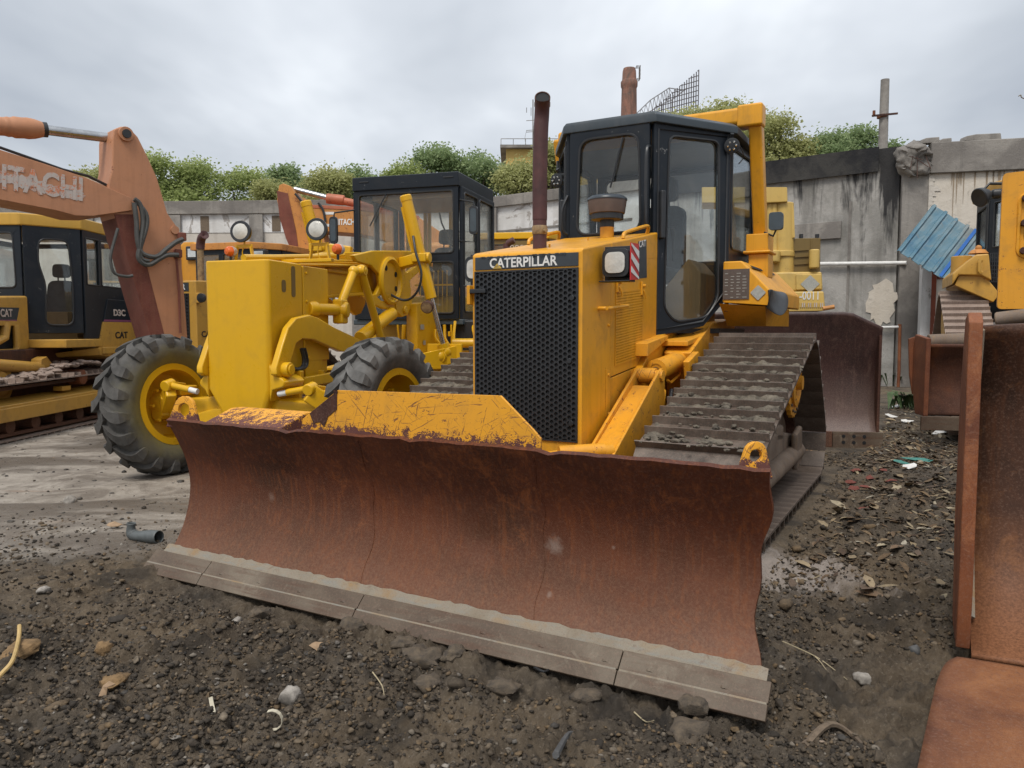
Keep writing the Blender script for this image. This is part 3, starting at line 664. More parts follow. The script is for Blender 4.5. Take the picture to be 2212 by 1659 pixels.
b = MB(); b.prism([(1.115+q.x, 1.872, 1.595+q.y) for q in rnd([(.062, 0), (0, .062), (-.062, 0), (0, -.062)], .01)], (0, .005, 0)); b.build('diamond_label', LBLS, dz)
# rubber flap hanging at the tank's front outer corner
b = MB()
gx = [(1.18, 1.868), (1.205, 1.865), (1.212, 2.0), (1.208, 2.2), (1.206, 2.4)]
rows = [1.62, 1.58, 1.52, 1.47]; vs = []
for j, zz_ in enumerate(rows):
    for i, (x, y) in enumerate(gx): vs.append((x + .025*math.sin(i*1.7+j) + .02*j*(i > 1), y + .01*math.cos(i*2+j), zz_ - .03*(i == 2)*j + .02*(i == 4)*j))
for j in range(3):
    for i in range(4): b.f.append((j*5+i, j*5+i+1, j*5+6+i, j*5+5+i)); b.m.append(0)
b.v = vs
fl = b.build('rubber_flap', BLKP, dz, smooth=True); sm = fl.modifiers.new('s', 'SOLIDIFY'); sm.thickness = .006; ss = fl.modifiers.new('u', 'SUBSURF'); ss.levels = ss.render_levels = 2
# mirror on the post
MB().tube([(1.04, 2.45, 2.14), (1.12, 2.42, 2.10), (1.15, 2.40, 2.16)], .009, 6).build('mirror_arm', BLKP, dz)
MB().prism([(1.09+q.x, 2.36, 2.22+q.y) for q in rnd([(0, -.075), (.115, -.075), (.115, .075), (0, .075)], .03)], (0, .05, 0)).build('mirror', GREYP, dz, .015)
# ---- body under the cab
b = MB(); b.box(-.39, .39, .10, 1.5, .36, 1.0); b.build('engine_block', DARK, dz)
b = MB(); b.prism([(-.46, .9, .42), (-.46, .9, .95), (-.46, 1.35, 1.24), (-.46, 3.0, 1.45), (-.46, 3.1, .45)], (.92, 0, 0)); b.build('main_frame', DOZ, dz, .012)
for sg in (1, -1):
    b = MB(); b.prism([(.412*sg, .98, 1.10), (.412*sg, .98, 1.20), (.412*sg, 1.46, 1.255), (.412*sg, 1.46, 1.225)], (.10*sg, 0, 0)); b.prism([(.412*sg, 1.46, 1.17), (.412*sg, 1.46, 1.21), (.412*sg, 2.0, 1.27), (.412*sg, 2.0, 1.23)], (.26*sg, 0, 0)); b.build('step_plate', DOZC, dz, .006)
for sg in (1, -1): b = MB(); b.prism([(.48*sg, 1.6, .62), (.48*sg, 1.45, 1.12), (.48*sg, 2.1, 1.36), (.48*sg, 2.9, 1.40), (.48*sg, 2.9, .62)], (.22*sg, 0, 0)); b.build('side_bracket', DOZC, dz, .012)
b = MB()
for sg in (1,): 
    b.prism([(.71, 1.28, .80), (.71, 1.20, 1.06), (.71, 1.46, 1.13), (.71, 1.72, .98), (.71, 1.66, .80)], (.05, 0, 0)); b.cyl((.70, 1.45, .93), (.80, 1.45, .93), .04)
b.build('trunnion_bracket', DOZC, dz, .008)
# push arms, lift cylinders
for sg in (1, -1):
    X_ = lambda x: x*sg
    pl = [(.86, 1.0), (.93, 1.02), (.99, .96), (1.00, .36), (.58, .20), (.02, .30), (.0, .52)]
    b = MB(); b.prism([(X_(.62), y, z) for y, z in pl], (X_(.022), 0, 0)); ar = b.build('push_arm', DOZC, dz, .006)
    b = MB(); b.prism([(X_(.45), y, z) for y, z in pl], (X_(.022), 0, 0)); b.build('arm_plate', DOZC, ar, .006)
    b = MB(); b.prism([(X_(.472), .0, .50), (X_(.62), .0, .50), (X_(.62), .78, .90), (X_(.472), .78, .90)], (0, .01, -.02)); b.build('arm_face', DOZC, ar, .004)
    MB().box(min(X_(.44), X_(.66)), max(X_(.44), X_(.66)), -1.5, .9, .16, .36).build('c_frame', DOZC, dz, .015)
    p0 = Vector((X_(.545), .90, .98)); p1 = Vector((X_(.60), 1.62, 1.07)); d = (p1-p0).normalized()
    MB().cyl(V(X_(.44), .90, .965), V(X_(.66), .90, .965), .042).cyl(V(X_(.485), .90, .965), V(X_(.605), .90, .965), .056).build('rod_pin', GUARD, ar, .004)
    cy = MB().cyl(p0+d*.15, p1, .078, n=24).build('lift_cylinder', DOZC, dz, .010)
    MB().lathe(p0+d*.148, -d, [(.080, -.05), (.082, 0), (.05, .004), (.044, -.03), (0, -.03)], 24).build('cylinder_head', DOZC, cy, smooth=True)
    MB().cyl(p0, p0+d*.14, .027).build('piston_rod', CHR, cy, smooth=True)
    MB().tube([p0+d*.24+V(X_(.05), 0, -.09), p0+d*.30+V(X_(.05), 0, -.12), p0+d*.5+V(X_(.04), 0, -.10), p0+d*.55+V(X_(.03), 0, -.06)], .011, 6).build('oil_pipe', DOZC, cy, smooth=True)
    b = MB()
    for k in range(3):
        x0 = .60+.03*k
        pth = spline([(X_(x0), 1.10+.09*k, .84), (X_(x0+.02), 1.00+.09*k, .76), (X_(x0), .93+.09*k, .62), (X_(x0-.02), .92+.07*k, .44), (X_(x0-.02), .86+.07*k, .30)], 6)
        MB().tube(pth, .017, 8).build('hose', (DOZC, RUB, DOZC)[k], dz, smooth=True)
        for q in pth[6:20:1]: b.tube([q+V(0, 0, .003), q-V(0, 0, .003)], .0195, 8)
    b.build('hose_spring', DOZC, dz)
b = MB(); b.cyl((.28, -.35, .50), (.60, .05, .53), .05); b.cyl((.40, -.30, .55), (.62, -.12, .56), .045); b.build('brace_tube', DOZC, dz, smooth=True)
# ---- undercarriage
for sg in (1, -1):
    xc = 1.17 if sg > 0 else -1.0
    CIR = [(.15, .345, .27), (2.45, .345, .27), (1.93, .88, .32)]
    t, stt = track(dz, xc, .76, CIR, .158, SHOE, .052)
    b = MB(); wheelrings(b, (xc, .15, .345), (1, 0, 0), .235, .12); b.build('idler', FRAMEM, dz, smooth=True)
    b = MB(); wheelrings(b, (xc, 2.45, .345), (1, 0, 0), .235, .12); b.build('idler', FRAMEM, dz, smooth=True)
    b = MB(); x1 = xc+.20*sg; wheelrings(b, (xc, 1.93, .88), (1, 0, 0), .22, .34)
    sk = b.build('sprocket', DOZC, dz, smooth=True)
    b = MB(); tt = []
    for k in range(46):
        a = k*2*math.pi/46; r_ = .282 if k % 2 else .262; tt.append((1.93+r_*math.cos(a), .88+r_*math.sin(a)))
    b.prism([(x1, p[0], p[1]) for p in tt], (.035*sg, 0, 0)); b.build('sprocket_teeth', DOZC, sk, .002)
    MB().lathe((x1+.035*sg, 1.93, .88), (sg, 0, 0), [(.19, 0), (.19, .02), (.15, .03), (.14, .0), (.06, -.02), (.055, .06), (0, .06)], 28).build('hub', DOZC, sk, smooth=True)
    b = MB()
    for k in range(16): a = k*math.pi/8; b.cyl((x1+.036*sg, 1.93+.235*math.cos(a), .88+.235*math.sin(a)), (x1+.05*sg, 1.93+.235*math.cos(a), .88+.235*math.sin(a)), .012, n=6)
    b.build('bolt_ring', EDGE, sk)
    # roller frame: tube on box with guards
    b = MB(); b.prism([(xc-.20, y, z) for y, z in ((.20, .18), (.16, .40), (.40, .50), (1.5, .54), (2.3, .42), (2.3, .22), (2.1, .17), (.4, .17))], (.40, 0, 0)); rf = b.build('track_frame', FRAMEM, dz, .03, seg=3)
    MB().tube([(xc+.215*sg, .10, .27), (xc+.215*sg, 2.2, .30)], .075, 12).build('guard_tube', FRAMEM, rf, smooth=True)
    MB().beam((xc+.25*sg, 1.98, .50), (xc+.25*sg, 2.03, .20), .05, .26, up=(0, 1, 0)).build('frame_bracket', FRAMEM, rf, .02)
    MB().beam((xc+.14*sg, 1.40, .52), (xc+.14*sg, 1.70, .50), .12, .14).build('frame_bracket', FRAMEM, rf, .03)
    for k in range(7):
        y = .40+k*.29; b = MB(); b.lathe((xc-.15, y, .19), (1, 0, 0), [(.05, 0), (.10, .01), (.10, .07), (.075, .08), (.075, .22), (.10, .23), (.10, .29), (.05, .30)], 18); b.cyl((xc-.2, y, .19), (xc+.2, y, .19), .035, n=10); b.build('roller', FRAMEM, rf, smooth=True)
    # packed mud and crumbs on the shoes
    y0_, y1_ = .02, 1.80; a_ = math.atan2(1.20-.615, 1.83-.07); mb = MB(); nx_, ny_ = 64, 150
    for j in range(ny_+1):
        for i in range(nx_+1):
            x = -.37+.74*i/nx_; y = y0_+(y1_-y0_)*j/ny_
            n_ = noise.fractal(Vector((x*4.2, y*5.5, 3*sg)), 1, 2, 5); m_ = noise.noise(Vector((x*1.8, y*2.6, 9+sg)))
            w_ = .9*math.exp(-((y-.75)/.33)**2) + .5*math.exp(-((y-1.4)/.22)**2) + .42*math.exp(-((y-.12)/.15)**2)
            h = -.030 + .052*max(0, w_*.75 + n_*.55 + m_*.45) ; h = min(h, .058) + .012*noise.fractal(Vector((x*22, y*22, 0)), 1, 2, 3)
            if i in (0, nx_) or j in (0, ny_): h = -.04
            zz = .615+(y-.07)/(1.83-.07)*(1.20-.615) + .018
            mb.v.append((xc+x, y-math.sin(a_)*h, zz+math.cos(a_)*h))
    for j in range(ny_):
        for i in range(nx_): q = j*(nx_+1)+i; mb.f.append((q, q+1, q+nx_+2, q+nx_+1)); mb.m.append(0)
    mb.build('caked_mud', MUD, t, smooth=True)
    mb = MB(); rg = random.Random(3 if sg > 0 else 4)
    for i in range(420):
        cl = rg.choice([(1.35, .18), (1.05, .25), (.8, .3), (.35, .3), (0.2, .2), (1.7, .2)]); y = rg.gauss(*cl); y = min(max(y, -.15), 2.0)
        f_ = (y-.07)/(1.83-.07); tang = .618 + (1.19-.618)*max(0, min(1, f_))
        s_ = rg.uniform(.007, .030) * (1.35 if .25 < f_ < .75 else .8)
        mb.ico((xc+rg.uniform(-.36, .36), y, tang+.012+rg.uniform(-.01, .01)), s_, (rg.uniform(.8, 1.8), 1.1, .6), .14, 2 if s_ > .02 else 1)
    mb.build('mud', MUD, t)['kind'] = 'stuff'
# ---- blade: profile taken from its left end, lofted across; right end pinches in at mid height
ctl = [(-1.681, .795), (-1.61, .66), (-1.555, .52), (-1.540, .36), (-1.585, .18), (-1.665, .05), (-1.735, -.01)]
prof = [(p.x, p.y) for p in spline([(a, c, 0) for a, c in ctl], 4)]
SL, SR = -1.40, 1.90; NX = 60
def edge(tz, side):
    z = tz
    if side < 0: return SL + .02*math.sin((z)*3)
    return SR - .07*math.exp(-((z-.30)/.30)**2) + .01*math.sin(z*23)
b = MB(); vs = []
nn_ = []
for i, (y, z) in enumerate(prof):
    y2, z2 = prof[min(i+1, len(prof)-1)]; y1, z1 = prof[max(i-1, 0)]; t_ = Vector((y2-y1, z2-z1)).normalized(); nn_.append(Vector((-t_.y, t_.x)))
rgb = random.Random(5); wob = [rgb.uniform(-1, 1) for _ in range(NX+1)]
def dent(x, z): return .018*math.exp(-((x-.62)**2+(z-.33)**2)/.004) + .01*math.exp(-((x+.55)**2+(z-.55)**2)/.003) + .006*math.sin(x*3.1+z*2) + .003*math.sin(x*11+z*5)
for side in (0, 1):
    for i, (y, z) in enumerate(prof):
        for k in range(NX+1):
            x = edge(z, -1) + (edge(z, 1)-edge(z, -1))*k/NX
            topw = (wob[k]*.003 + .005*math.sin(x*1.7) - (.012 if k in (17, 31, 44) else 0)) if i == 0 else 0
            d_ = dent(x, z)
            nyy, nzz = nn_[i]
            sgn = 1 if nyy > 0 else -1
            th = .022*side
            vs.append((x, y + d_ + abs(nyy)*th, z + topw + sgn*nzz*th))
m = len(prof); n = NX+1; fs = []
for i in range(m-1):
    for k in range(NX):
        a = i*n+k; fs.append((a, a+n, a+n+1, a+1)); a += m*n; fs.append((a, a+1, a+n+1, a+n))
for k in range(NX): fs += [(k, k+1, m*n+k+1, m*n+k), ((m-1)*n+k+1, (m-1)*n+k, (2*m-1)*n+k, (2*m-1)*n+k+1)]
for i in range(m-1): fs += [(i*n+n, i*n, m*n+i*n, m*n+i*n+n), (i*n+n-1, i*n+2*n-1, m*n+i*n+2*n-1, m*n+i*n+n-1)]
b.add(vs, fs); bl = b.build('blade', BLADE, dz, smooth=True, ang=40)
# raised sandy weld band and bolted cutting edges, proud of the mouldboard
def strip(x0, x1, pa, pb, off, th, name, mat, wav=0, bev=.003, steps=1):
    b = MB(); (ya, za), (yb, zb) = pa, pb; t_ = Vector((0, yb-ya, zb-za)).normalized(); nf = Vector((0, t_.z, -t_.y))
    if nf.y > 0: nf = -nf
    q = [Vector((0, ya, za))+nf*off, Vector((0, yb, zb))+nf*off]
    rr = random.Random(int(x0*100)+7)
    for k in range(steps):
        u0 = x0+(x1-x0)*k/steps; u1 = x0+(x1-x0)*(k+1)/steps
        w0 = rr.uniform(-wav, wav) if k else 0
        if k == 0: last = w0
        w1 = rr.uniform(-wav, wav)
        A = q[0]-t_*last; B_ = q[0]-t_*w1
        pts = [Vector((u0, A.y, A.z)), Vector((u1, B_.y, B_.z)), Vector((u1, q[1].y, q[1].z)), Vector((u0, q[1].y, q[1].z))]
        b.add([p for p in pts]+[p+nf*th for p in pts], [(0,1,2,3),(7,6,5,4),(0,4,5,1),(2,6,7,3),(3,7,4,0),(1,5,6,2)]); last = w1
    o = b.build(name, mat, bl, bev if steps == 1 else 0); return o
strip(SL-.02, SR+.0, (-1.656, .070), (-1.704, .022), .004, .006, 'weld_band', SAND, .006, steps=110)
segs = [(SL-.06, -1.0), (-.996, .06), (.064, 1.36), (1.364, SR+.02)]
for x0, x1 in segs:
    e_ = strip(x0, x1, (-1.696, .032), (-1.756, -.022), .010, .016, 'cutting_edge', EDGE)
    strip(x0, x1, (-1.756, -.0225), (-1.794, -.068), .008, .024, 'edge_lip', EDGE)
    strip(x0+.004, x1-.004, (-1.753, -.019), (-1.760, -.027), .0275, .004, 'worn_ridge', SAND, bev=.001)
    for k in range(int((x1-x0)/.28)+1):
        x = x0+.12+k*.28
        if x < x1-.04: MB().cyl((x, -1.740, .002), (x, -1.7465, -.0045), .024, n=14).build('plow_bolt', EDGE, e_)
# reinforcing back and top rib
MB().box(SL+.12, SR-.12, -1.50, -1.44, .62, .72).build('back_rib', DOZC, bl, .008)
b = MB(); b.prism([(SL+.3, -1.46, .06), (SL+.3, -1.38, .06), (SL+.3, -1.36, .35), (SL+.3, -1.40, .60), (SL+.3, -1.46, .60)], (SR-SL-.6, 0, 0)); b.build('back_box', DOZC, bl, .01)
# yellow spill guard standing on the top edge, yellow tray and lifting ears
gz_ = .79
q = [D.at(*p, 1, -1.66) for p in ((648, 930), (652, 905), (727, 843), (1080, 855), (1150, 928), (1167, 948), (1167, 972))]
b = MB(); b.prism([(p.x, -1.655, p.z) for p in q], (0, .014, 0)); b.build('spill_guard', GUARD, bl, .003)
q5 = [D.at(*p, 1, -1.66) for p in ((668, 893), (727, 845), (727, 884), (708, 900), (700, 922), (690, 912), (676, 915))]
MB().prism([(p.x, -1.6555, p.z) for p in q5], (0, -.0025, 0)).build('bare_patch', RUSTD, bl)
b = MB(); b.prism([(q[1].x-.03, -1.64, q[0].z), (q[2].x, -1.64, q[0].z), (q[2].x, -1.64, q[2].z), (q[1].x-.0, -1.645, q[1].z)], (0, -.006, 0)); 
b = MB(); b.prism([(q[2].x-.02, -1.66, q[2].z), (q[2].x+.005, -1.66, q[2].z), (q[2].x-.12, -1.42, gz_-.03), (q[2].x-.17, -1.42, gz_-.03)], (0, .0, -.012)); b.build('guard_gusset', RUSTD, bl)
t0 = [D.at(*p, 1, -1.655) for p in ((437, 915), (600, 933))]
b = MB(); xa, xb = t0[0].x, t0[1].x
b.prism([(xa, -1.66, .785), (xa, -1.46, .855), (xa, -1.38, .855), (xa, -1.38, .60), (xa, -1.5, .58)], (xb-xa, 0, 0)); b.build('top_tray', GUARD, bl, .006)
MB().box(xa+.1, xb+.30, -1.385, -1.34, .80, .835).build('tray_rib', DOZC, bl, .004)
def ear(x, y, w, h, lean, name):
    pts = [(-w/2, 0)] + [(w*.30*math.cos(a), h*.74 + w*.30*math.sin(a)) for a in [math.pi*(.95-k*.9/7) for k in range(8)]] + [(w/2, 0)]
    MB().plate((x, y, gz_-.04), (1, .0, 0) if not lean else lean, (0, .1, 1), pts, [circ(0, h*.66, w*.17, 14)], .025).build(name, GUARD, bl, .004)
e0 = D.at(400, 900, 1, -1.62)
ear(e0.x, -1.62, .22, .15, (1, .25, 0), 'lifting_ear')
ear(1.81, -1.585, .14, .13, (.8, .6, 0), 'lifting_ear')
for x_ in (-.02, .93): MB().tube([(x_+.01*math.sin(i), prof[i][0]+dent(x_, prof[i][1])-.001, prof[i][1]) for i in range(1, len(prof)-3)], .002, 5).build('weld_seam', BLADE, bl, smooth=True)
# ------------------------------------------------------------------ MOTOR GRADER
G = Fr(-2.25, 6.6, 17)
gr = root('motor_grader', G, 'bright yellow motor grader with big lugged tyres, left of the largest bulldozer', 'motor grader')
def lug_tyre(parent, c, axis, Rr, w, name='wheel', mat=TYRE, lugs=22, rim=.345, face=1, paintmat=GRD, seed=1):
    """tyre with chevron traction lugs, rim as its child; axis points out of the visible face"""
    axn = V(*axis).normalized(); up = V(0, 0, 1); up = (up - axn*up.dot(axn)).normalized(); sd = axn.cross(up); c = V(*c)
    b = MB(); h = w/2; Rb = Rr-.045
    prof = [(rim-.01, -h*.62), (rim+.02, -h*.80), (rim+.10, -h*.98), (Rb-.10, -h*1.0), (Rb-.035, -h*.90), (Rb, -h*.62), (Rb+.008, 0), (Rb, h*.62), (Rb-.035, h*.90), (Rb-.10, h*1.0), (rim+.10, h*.98), (rim+.02, h*.80), (rim-.01, h*.62)]
    b.lathe(c, axn, prof, 64, caps=False)
    ty = b.build(name, mat, parent, smooth=True, ang=60)
    lb = MB(); rg = random.Random(seed)
    def P(a, r, x): return c + (up*math.cos(a)+sd*math.sin(a))*r + axn*x
    for k in range(lugs):
        for sg in (1, -1):
            a0 = 2*math.pi*(k + (.5 if sg > 0 else 0))/lugs; j = rg.uniform(-.015, .015)
            # bar from the centre line, kinked, running down over the shoulder
            pth = [(0.0, -.06, Rr-.001, .062), (.10, .22, Rr, .066), (.17, .50, Rr-.003, .070), (.20, .80, Rr-.014, .076), (.205, .97, Rr-.036, .076), (.21, 1.01, Rr-.09, .066), (.215, .99, Rr-.14, .036)]
            vs = []
            for (da, x, r, wd) in pth:
                aa = a0 + (da*.95)+j; hw = wd*.62/Rr
                inner = min(r-.052, Rb-.01) if x < .9 else r-.03
                for q in (-1, 1):
                    vs.append(P(aa+q*hw, r, sg*x*h)); 
                for q in (-1, 1): vs.append(P(aa+q*hw*1.12, inner if x < .95 else r-.03, sg*(x*h - (.035 if x > .95 else 0))))
            fs = []
            for i in range(len(pth)-1):
                o = i*4
                fs += [(o, o+1, o+5, o+4), (o+1, o+3, o+7, o+5), (o+2, o, o+4, o+6)]
            fs += [(0, 2, 3, 1), ((len(pth)-1)*4, (len(pth)-1)*4+1, (len(pth)-1)*4+3, (len(pth)-1)*4+2)]
            if sg < 0: fs = [tuple(reversed(f)) for f in fs]
            lb.add(vs, fs)
    lb.build('tread_lugs', mat, ty)
    b = MB(); s = face
    b.lathe(c+axn*(-h*.8), axn, [(rim-.03, 0), (rim+.015, .0), (rim+.022, .02), (rim-.012, .03), (rim-.02, h*1.55), (rim+.022, h*1.58), (rim+.02, h*1.62), (rim-.035, h*1.63), (rim-.045, h*1.0), (rim-.07, h*.7), (rim-.14, h*.55), (.10, h*.5), (.10, h*.3), (rim-.05, h*.2), (rim-.03, 0)], 40, caps=False)
    rm = b.build('rim', paintmat, ty, smooth=True, ang=30)
    hb = MB(); hb.lathe(c-axn*h*.3, axn, [(.13, 0), (.13, h*.6), (.115, h*.9), (.09, h*1.05), (0, h*1.08)], 24); hub = hb.build('hub', paintmat, rm, smooth=True, ang=40)
    for k in range(8): a = k*math.pi/4; q = P(a, rim-.16, h*.20); MB().cyl(q, q+axn*.05, .014, n=6).build('wheel_nut', paintmat, rm)
    return ty
TYR = plain('tyre_overspray', (.10, .095, .088), .8, 0, .45, 5, .5, (.042, .040, .037), .3)
# yellow overspray on the side wall: real paint on the rubber, by distance from the hub
m = TYR; nt = m.node_tree; bs = [n for n in nt.nodes if n.type == 'BSDF_PRINCIPLED'][0]
old = bs.inputs['Base Color'].links[0].from_socket
GW1 = Vector((-.94, .02, .625)); GW2 = Vector((1.22, .12, .61))
tcn = N(nt, 'ShaderNodeTexCoord'); f_ = None
for cc_ in (GW1,):
    sb = N(nt, 'ShaderNodeVectorMath', operation='DISTANCE', i={1: tuple(cc_)}); nt.links.new(tcn.outputs['Object'], sb.inputs[0])
    dn = mth(nt, 'ADD', sb.outputs['Value'], mth(nt, 'MULTIPLY', mth(nt, 'SUBTRACT', nz(nt, tcn.outputs['Object'], 3, 5, .6), .5), .35))
    f_ = ramp(nt, [(.40, .75), (.47, .38), (.56, 0.0)], dn)
nt.links.new(mixc(nt, f_, old, (.20, .17, .05)), bs.inputs['Base Color'])
wa = Vector((math.cos(R(-9)), math.sin(R(-9)), .07))
lug_tyre(gr, GW1, wa, .635, .345, mat=TYR, lugs=19, seed=2)
lug_tyre(gr, GW2, wa, .630, .36, mat=TYREP, lugs=19, seed=5)
# front axle, knuckles, tie rod, steering cylinders
b = MB(); b.prism([(-.80, -.10, .50), (-.80, -.10, .68), (-.35, -.10, .72), (.35, -.10, .72), (.80, -.10, .68), (.80, -.10, .50), (.3, -.10, .40), (-.3, -.10, .40)], (0, .20, 0)); ax_ = b.build('front_axle', GRD, gr, .02)
for sg in (-1, 1):
    b = MB(); b.cyl((.62*sg, .0, .60), (1.0*sg, .02, .62), .095, n=20); b.cyl((.74*sg, 0, .44), (.78*sg, 0, .80), .065, n=16); b.box(min(.66*sg, .86*sg), max(.66*sg, .86*sg), -.10, .12, .72, .80); b.build('steering_knuckle', GRD, ax_, .012)
    q = Vector((.70*sg, -.20, .82)); b = MB(); b.cyl(q+V(0, -.05, -.01), q+V(0, .05, .01), .05, n=18); b.beam(q, q+V(.02*sg, .2, -.03), .07, .07); b.build('rod_end', GRD, ax_, .01)
    MB().cyl(q-V(.02*sg, 0, 0), q-V(.22*sg, 0, .035), .028).build('tie_rod', GRD, ax_, smooth=True)
    MB().cyl(q-V(.22*sg, 0, .035), q-V(.30*sg, 0, .05), .024).build('piston_rod', WHT, ax_, smooth=True)
    MB().beam(q+V(-.02*sg, .0, -.03), V(.86*sg, -.06, .62), .09, .16).beam(V(.86*sg, -.04, .55), V(.80*sg, -.1, .72), .12, .10).build('steering_arm', GRD, ax_, .015)
    MB().cyl(V(.93*sg, -.10, .55), V(.93*sg, .04, .55), .06, n=18).build('pivot_cap', GRD, ax_, .012)
b = MB(); b.prism([(-.75, -.13, .50), (-.30, -.13, .62), (-.10, -.13, .62), (.60, -.13, .42), (.60, -.13, .30), (-.55, -.13, .34)], (0, .04, 0)); b.build('axle_plate', GRD, ax_, .01)
# nose block with pointed foot
NX0, NX1, NY = -.29, .335, -.22
b = MB(); top, mid, lowz = 1.875, .70, .40
sec = lambda x0, x1, y0, y1, z, k: [(x0+k, y0, z), (x1-k, y0, z), (x1, y0+k, z), (x1, y1, z), (x0, y1, z), (x0, y0+k, z)]
A = sec(NX0, NX1, NY, .29, .80, .03); T_ = sec(NX0, NX1, NY, .29, top, .03); Bt = sec(-.10, .16, -.16, .20, .44, .02)
vs = Bt+A+T_; n = 6; fs = [(k*n+i, k*n+(i+1) % n, (k+1)*n+(i+1) % n, (k+1)*n+i) for k in range(2) for i in range(n)] + [tuple(range(n-1, -1, -1)), tuple(range(2*n, 3*n))]
b.add(vs, fs); ns = b.build('nose_weight', GRD, gr, .028, seg=3)
b = MB(); b.prism([(NX0+.01, NY+.01, .96), (NX0-.07, NY+.0, .87), (NX0-.075, NY, .83), (NX0-.02, NY, .78), (NX0+.01, NY, .72)], (0, .28, 0)); b.build('tow_lip', GRD, ns, .015)
b = MB(); b.prism([(NX1-.01, NY-.0, 1.02), (NX1+.04, NY-.02, .93), (NX1+.12, NY-.03, .905), (NX1+.16, NY-.03, .87), (NX1+.14, NY-.03, .83), (NX1+.03, NY-.02, .80), (NX1-.01, NY, .70)], (0, .30, 0)); b.build('tow_lip', GRD, ns, .02)
for y, z_, h_ in ((.00, 1.67, .055), (.145, 1.72, .14)): MB().prism([(NX1+.001, y+q.x, z_+q.y) for q in rnd([(-.03, -h_), (.03, -h_), (.03, h_*.9), (-.03, h_*.9)], .03)], (.0025, 0, 0)).build('lifting_hole', OLIVE, ns)
MB().box(NX0+.03, NX1-.02, .298, .72, .90, 1.865).build('side_plate', GRD, ns, .01)
MB().box(NX1-.03, NX1+.002, .298, .72, 1.02, 1.86).prism([(NX1-.03, .298, 1.02), (NX1-.03, .72, 1.35), (NX1-.03, .5, .74), (NX1-.03, .34, .74)], (.03, 0, 0)).build('side_plate', GRD, ns, .006)
b = MB()
for y, z_ in ((.35, 1.80), (.35, 1.55), (.36, 1.05)): b.cyl((NX1, y, z_), (NX1+.015, y, z_), .013, n=8)
b.build('bolt', GRD, ns)
# main frame beam: open-sided channel rising to the cab
BX0, BX1 = -.16, .20
pf = [(q_.y, q_.z) for q_ in [G.at(*R3(*s_), 0, .20) for s_ in ((655, 693), (1000, 690), (1250, 705), (1330, 760), (1330, 860), (1150, 868), (1050, 872), (815, 892), (672, 905))]]
b = MB(); b.prism([(BX0, y, z) for y, z in pf], (BX1-BX0-.05, 0, 0)); bm_ = b.build('frame_beam', GRD, gr, .01)
b = MB()
for s4 in (((670, 900), (1180, 862), (1180, 880), (670, 922)), ((655, 690), (1250, 700), (1250, 716), (655, 708))):
    b.prism([(BX0, q_.y, q_.z) for q_ in [G.at(*R3(*s_), 0, .22) for s_ in s4]], (BX1-BX0+.04, 0, 0))
b.build('flange', GRD, bm_, .005)
gg = [G.at(*R3(*s_), 0, .19) for s_ in ((662, 735), (715, 895), (745, 740), (812, 885))]; MB().beam(gg[0], gg[1], .025, .10, up=(1, 0, 0)).beam(gg[2], gg[3], .025, .10, up=(1, 0, 0)).build('gusset', GRD, bm_, .004)
q_ = G.at(*R3(1105, 790), 0, .17); MB().lathe((BX1-.045, q_.y, q_.z), (1, 0, 0), [(.15, 0), (.15, .03), (.135, .04), (0, .04)], 28).build('beam_boss', GRD, bm_, smooth=True, ang=40)
for dz_, dx in ((0, 0), (.022, .03), (-.02, .05)):
    MB().tube([G.at(*R3(*s_), 0, BX1+.01+dx)+V(0, 0, dz_) for s_ in ((650, 682), (800, 684), (1080, 692), (1240, 712))], .010, 6).build('oil_line', GRD, bm_, smooth=True)
MB().tube([G.at(*R3(*s_), 0, .10) for s_ in ((330, 655), (520, 655), (760, 650), (950, 640))], .028, 10).build('front_pipe', GRD, bm_, smooth=True)
MB().box(-.12, .18, 1.0, 1.6, 1.86, 1.90).build('pipe_cover', GRD, bm_, .008)
# saddle with big ring (blade lift lock bar)
sx_ = .28
c0 = G.at(852, 660, 0, sx_)
ry = .62
yc, zc = 2.15, 1.55
arc_o = [(yc+.52*math.cos(a), zc+.40*math.sin(a)) for a in [math.pi*(-.12)-k*math.pi*.76/14 for k in range(15)]]
PX = lambda *p: [Vector((q_.y, q_.z)) for q_ in [G.at(*R3(*s_), 0, sx_) for s_ in p]]
out = PX((985, 640), (1110, 612), (1300, 612), (1480, 622), (1503, 655), (1478, 690), (1400, 745), (1340, 800), (1350, 860), (1345, 940), (1320, 1000), (1290, 1012), (1255, 978), (1180, 975), (1110, 945), (1060, 895), (1130, 880), (1160, 820), (1150, 760), (1100, 705), (1010, 680))
hole1 = PX((1290, 668), (1310, 650), (1385, 655), (1400, 690), (1345, 735), (1318, 750)); hole2 = PX((1140, 900), (1165, 885), (1210, 905), (1200, 925), (1165, 925))
rc_ = PX((1215, 800))[0]; rr_ = .5*(PX((1215, 650))[0]-PX((1215, 950))[0]).length
b = MB(); b.plate((sx_, 0, 0), (0, 1, 0), (0, 0, 1), out, [hole2, hole1], .05); sdl = b.build('saddle_plate', GRD, gr, .012)
MB().lathe((sx_+.045, rc_.x, rc_.y), (1, 0, 0), [(rr_, 0), (rr_, .03), (rr_-.03, .045), (rr_-.05, .03), (rr_-.06, 0)], 40, caps=False).build('saddle_ring', GRD, sdl, smooth=True, ang=40)
for a in (-.5, .5, 2.2): MB().lathe((sx_+.052, rc_.x+(rr_-.10)*math.cos(a), rc_.y+(rr_-.10)*math.sin(a)), (1, 0, 0), [(.03, 0), (.03, .004), (0, .004)], 14).build('lock_hole', DARK, sdl)
b = MB(); b.plate((-.30, 0, 0), (0, 1, 0), (0, 0, 1), out, [hole2], .05); b.build('saddle_plate', GRD, gr, .012)
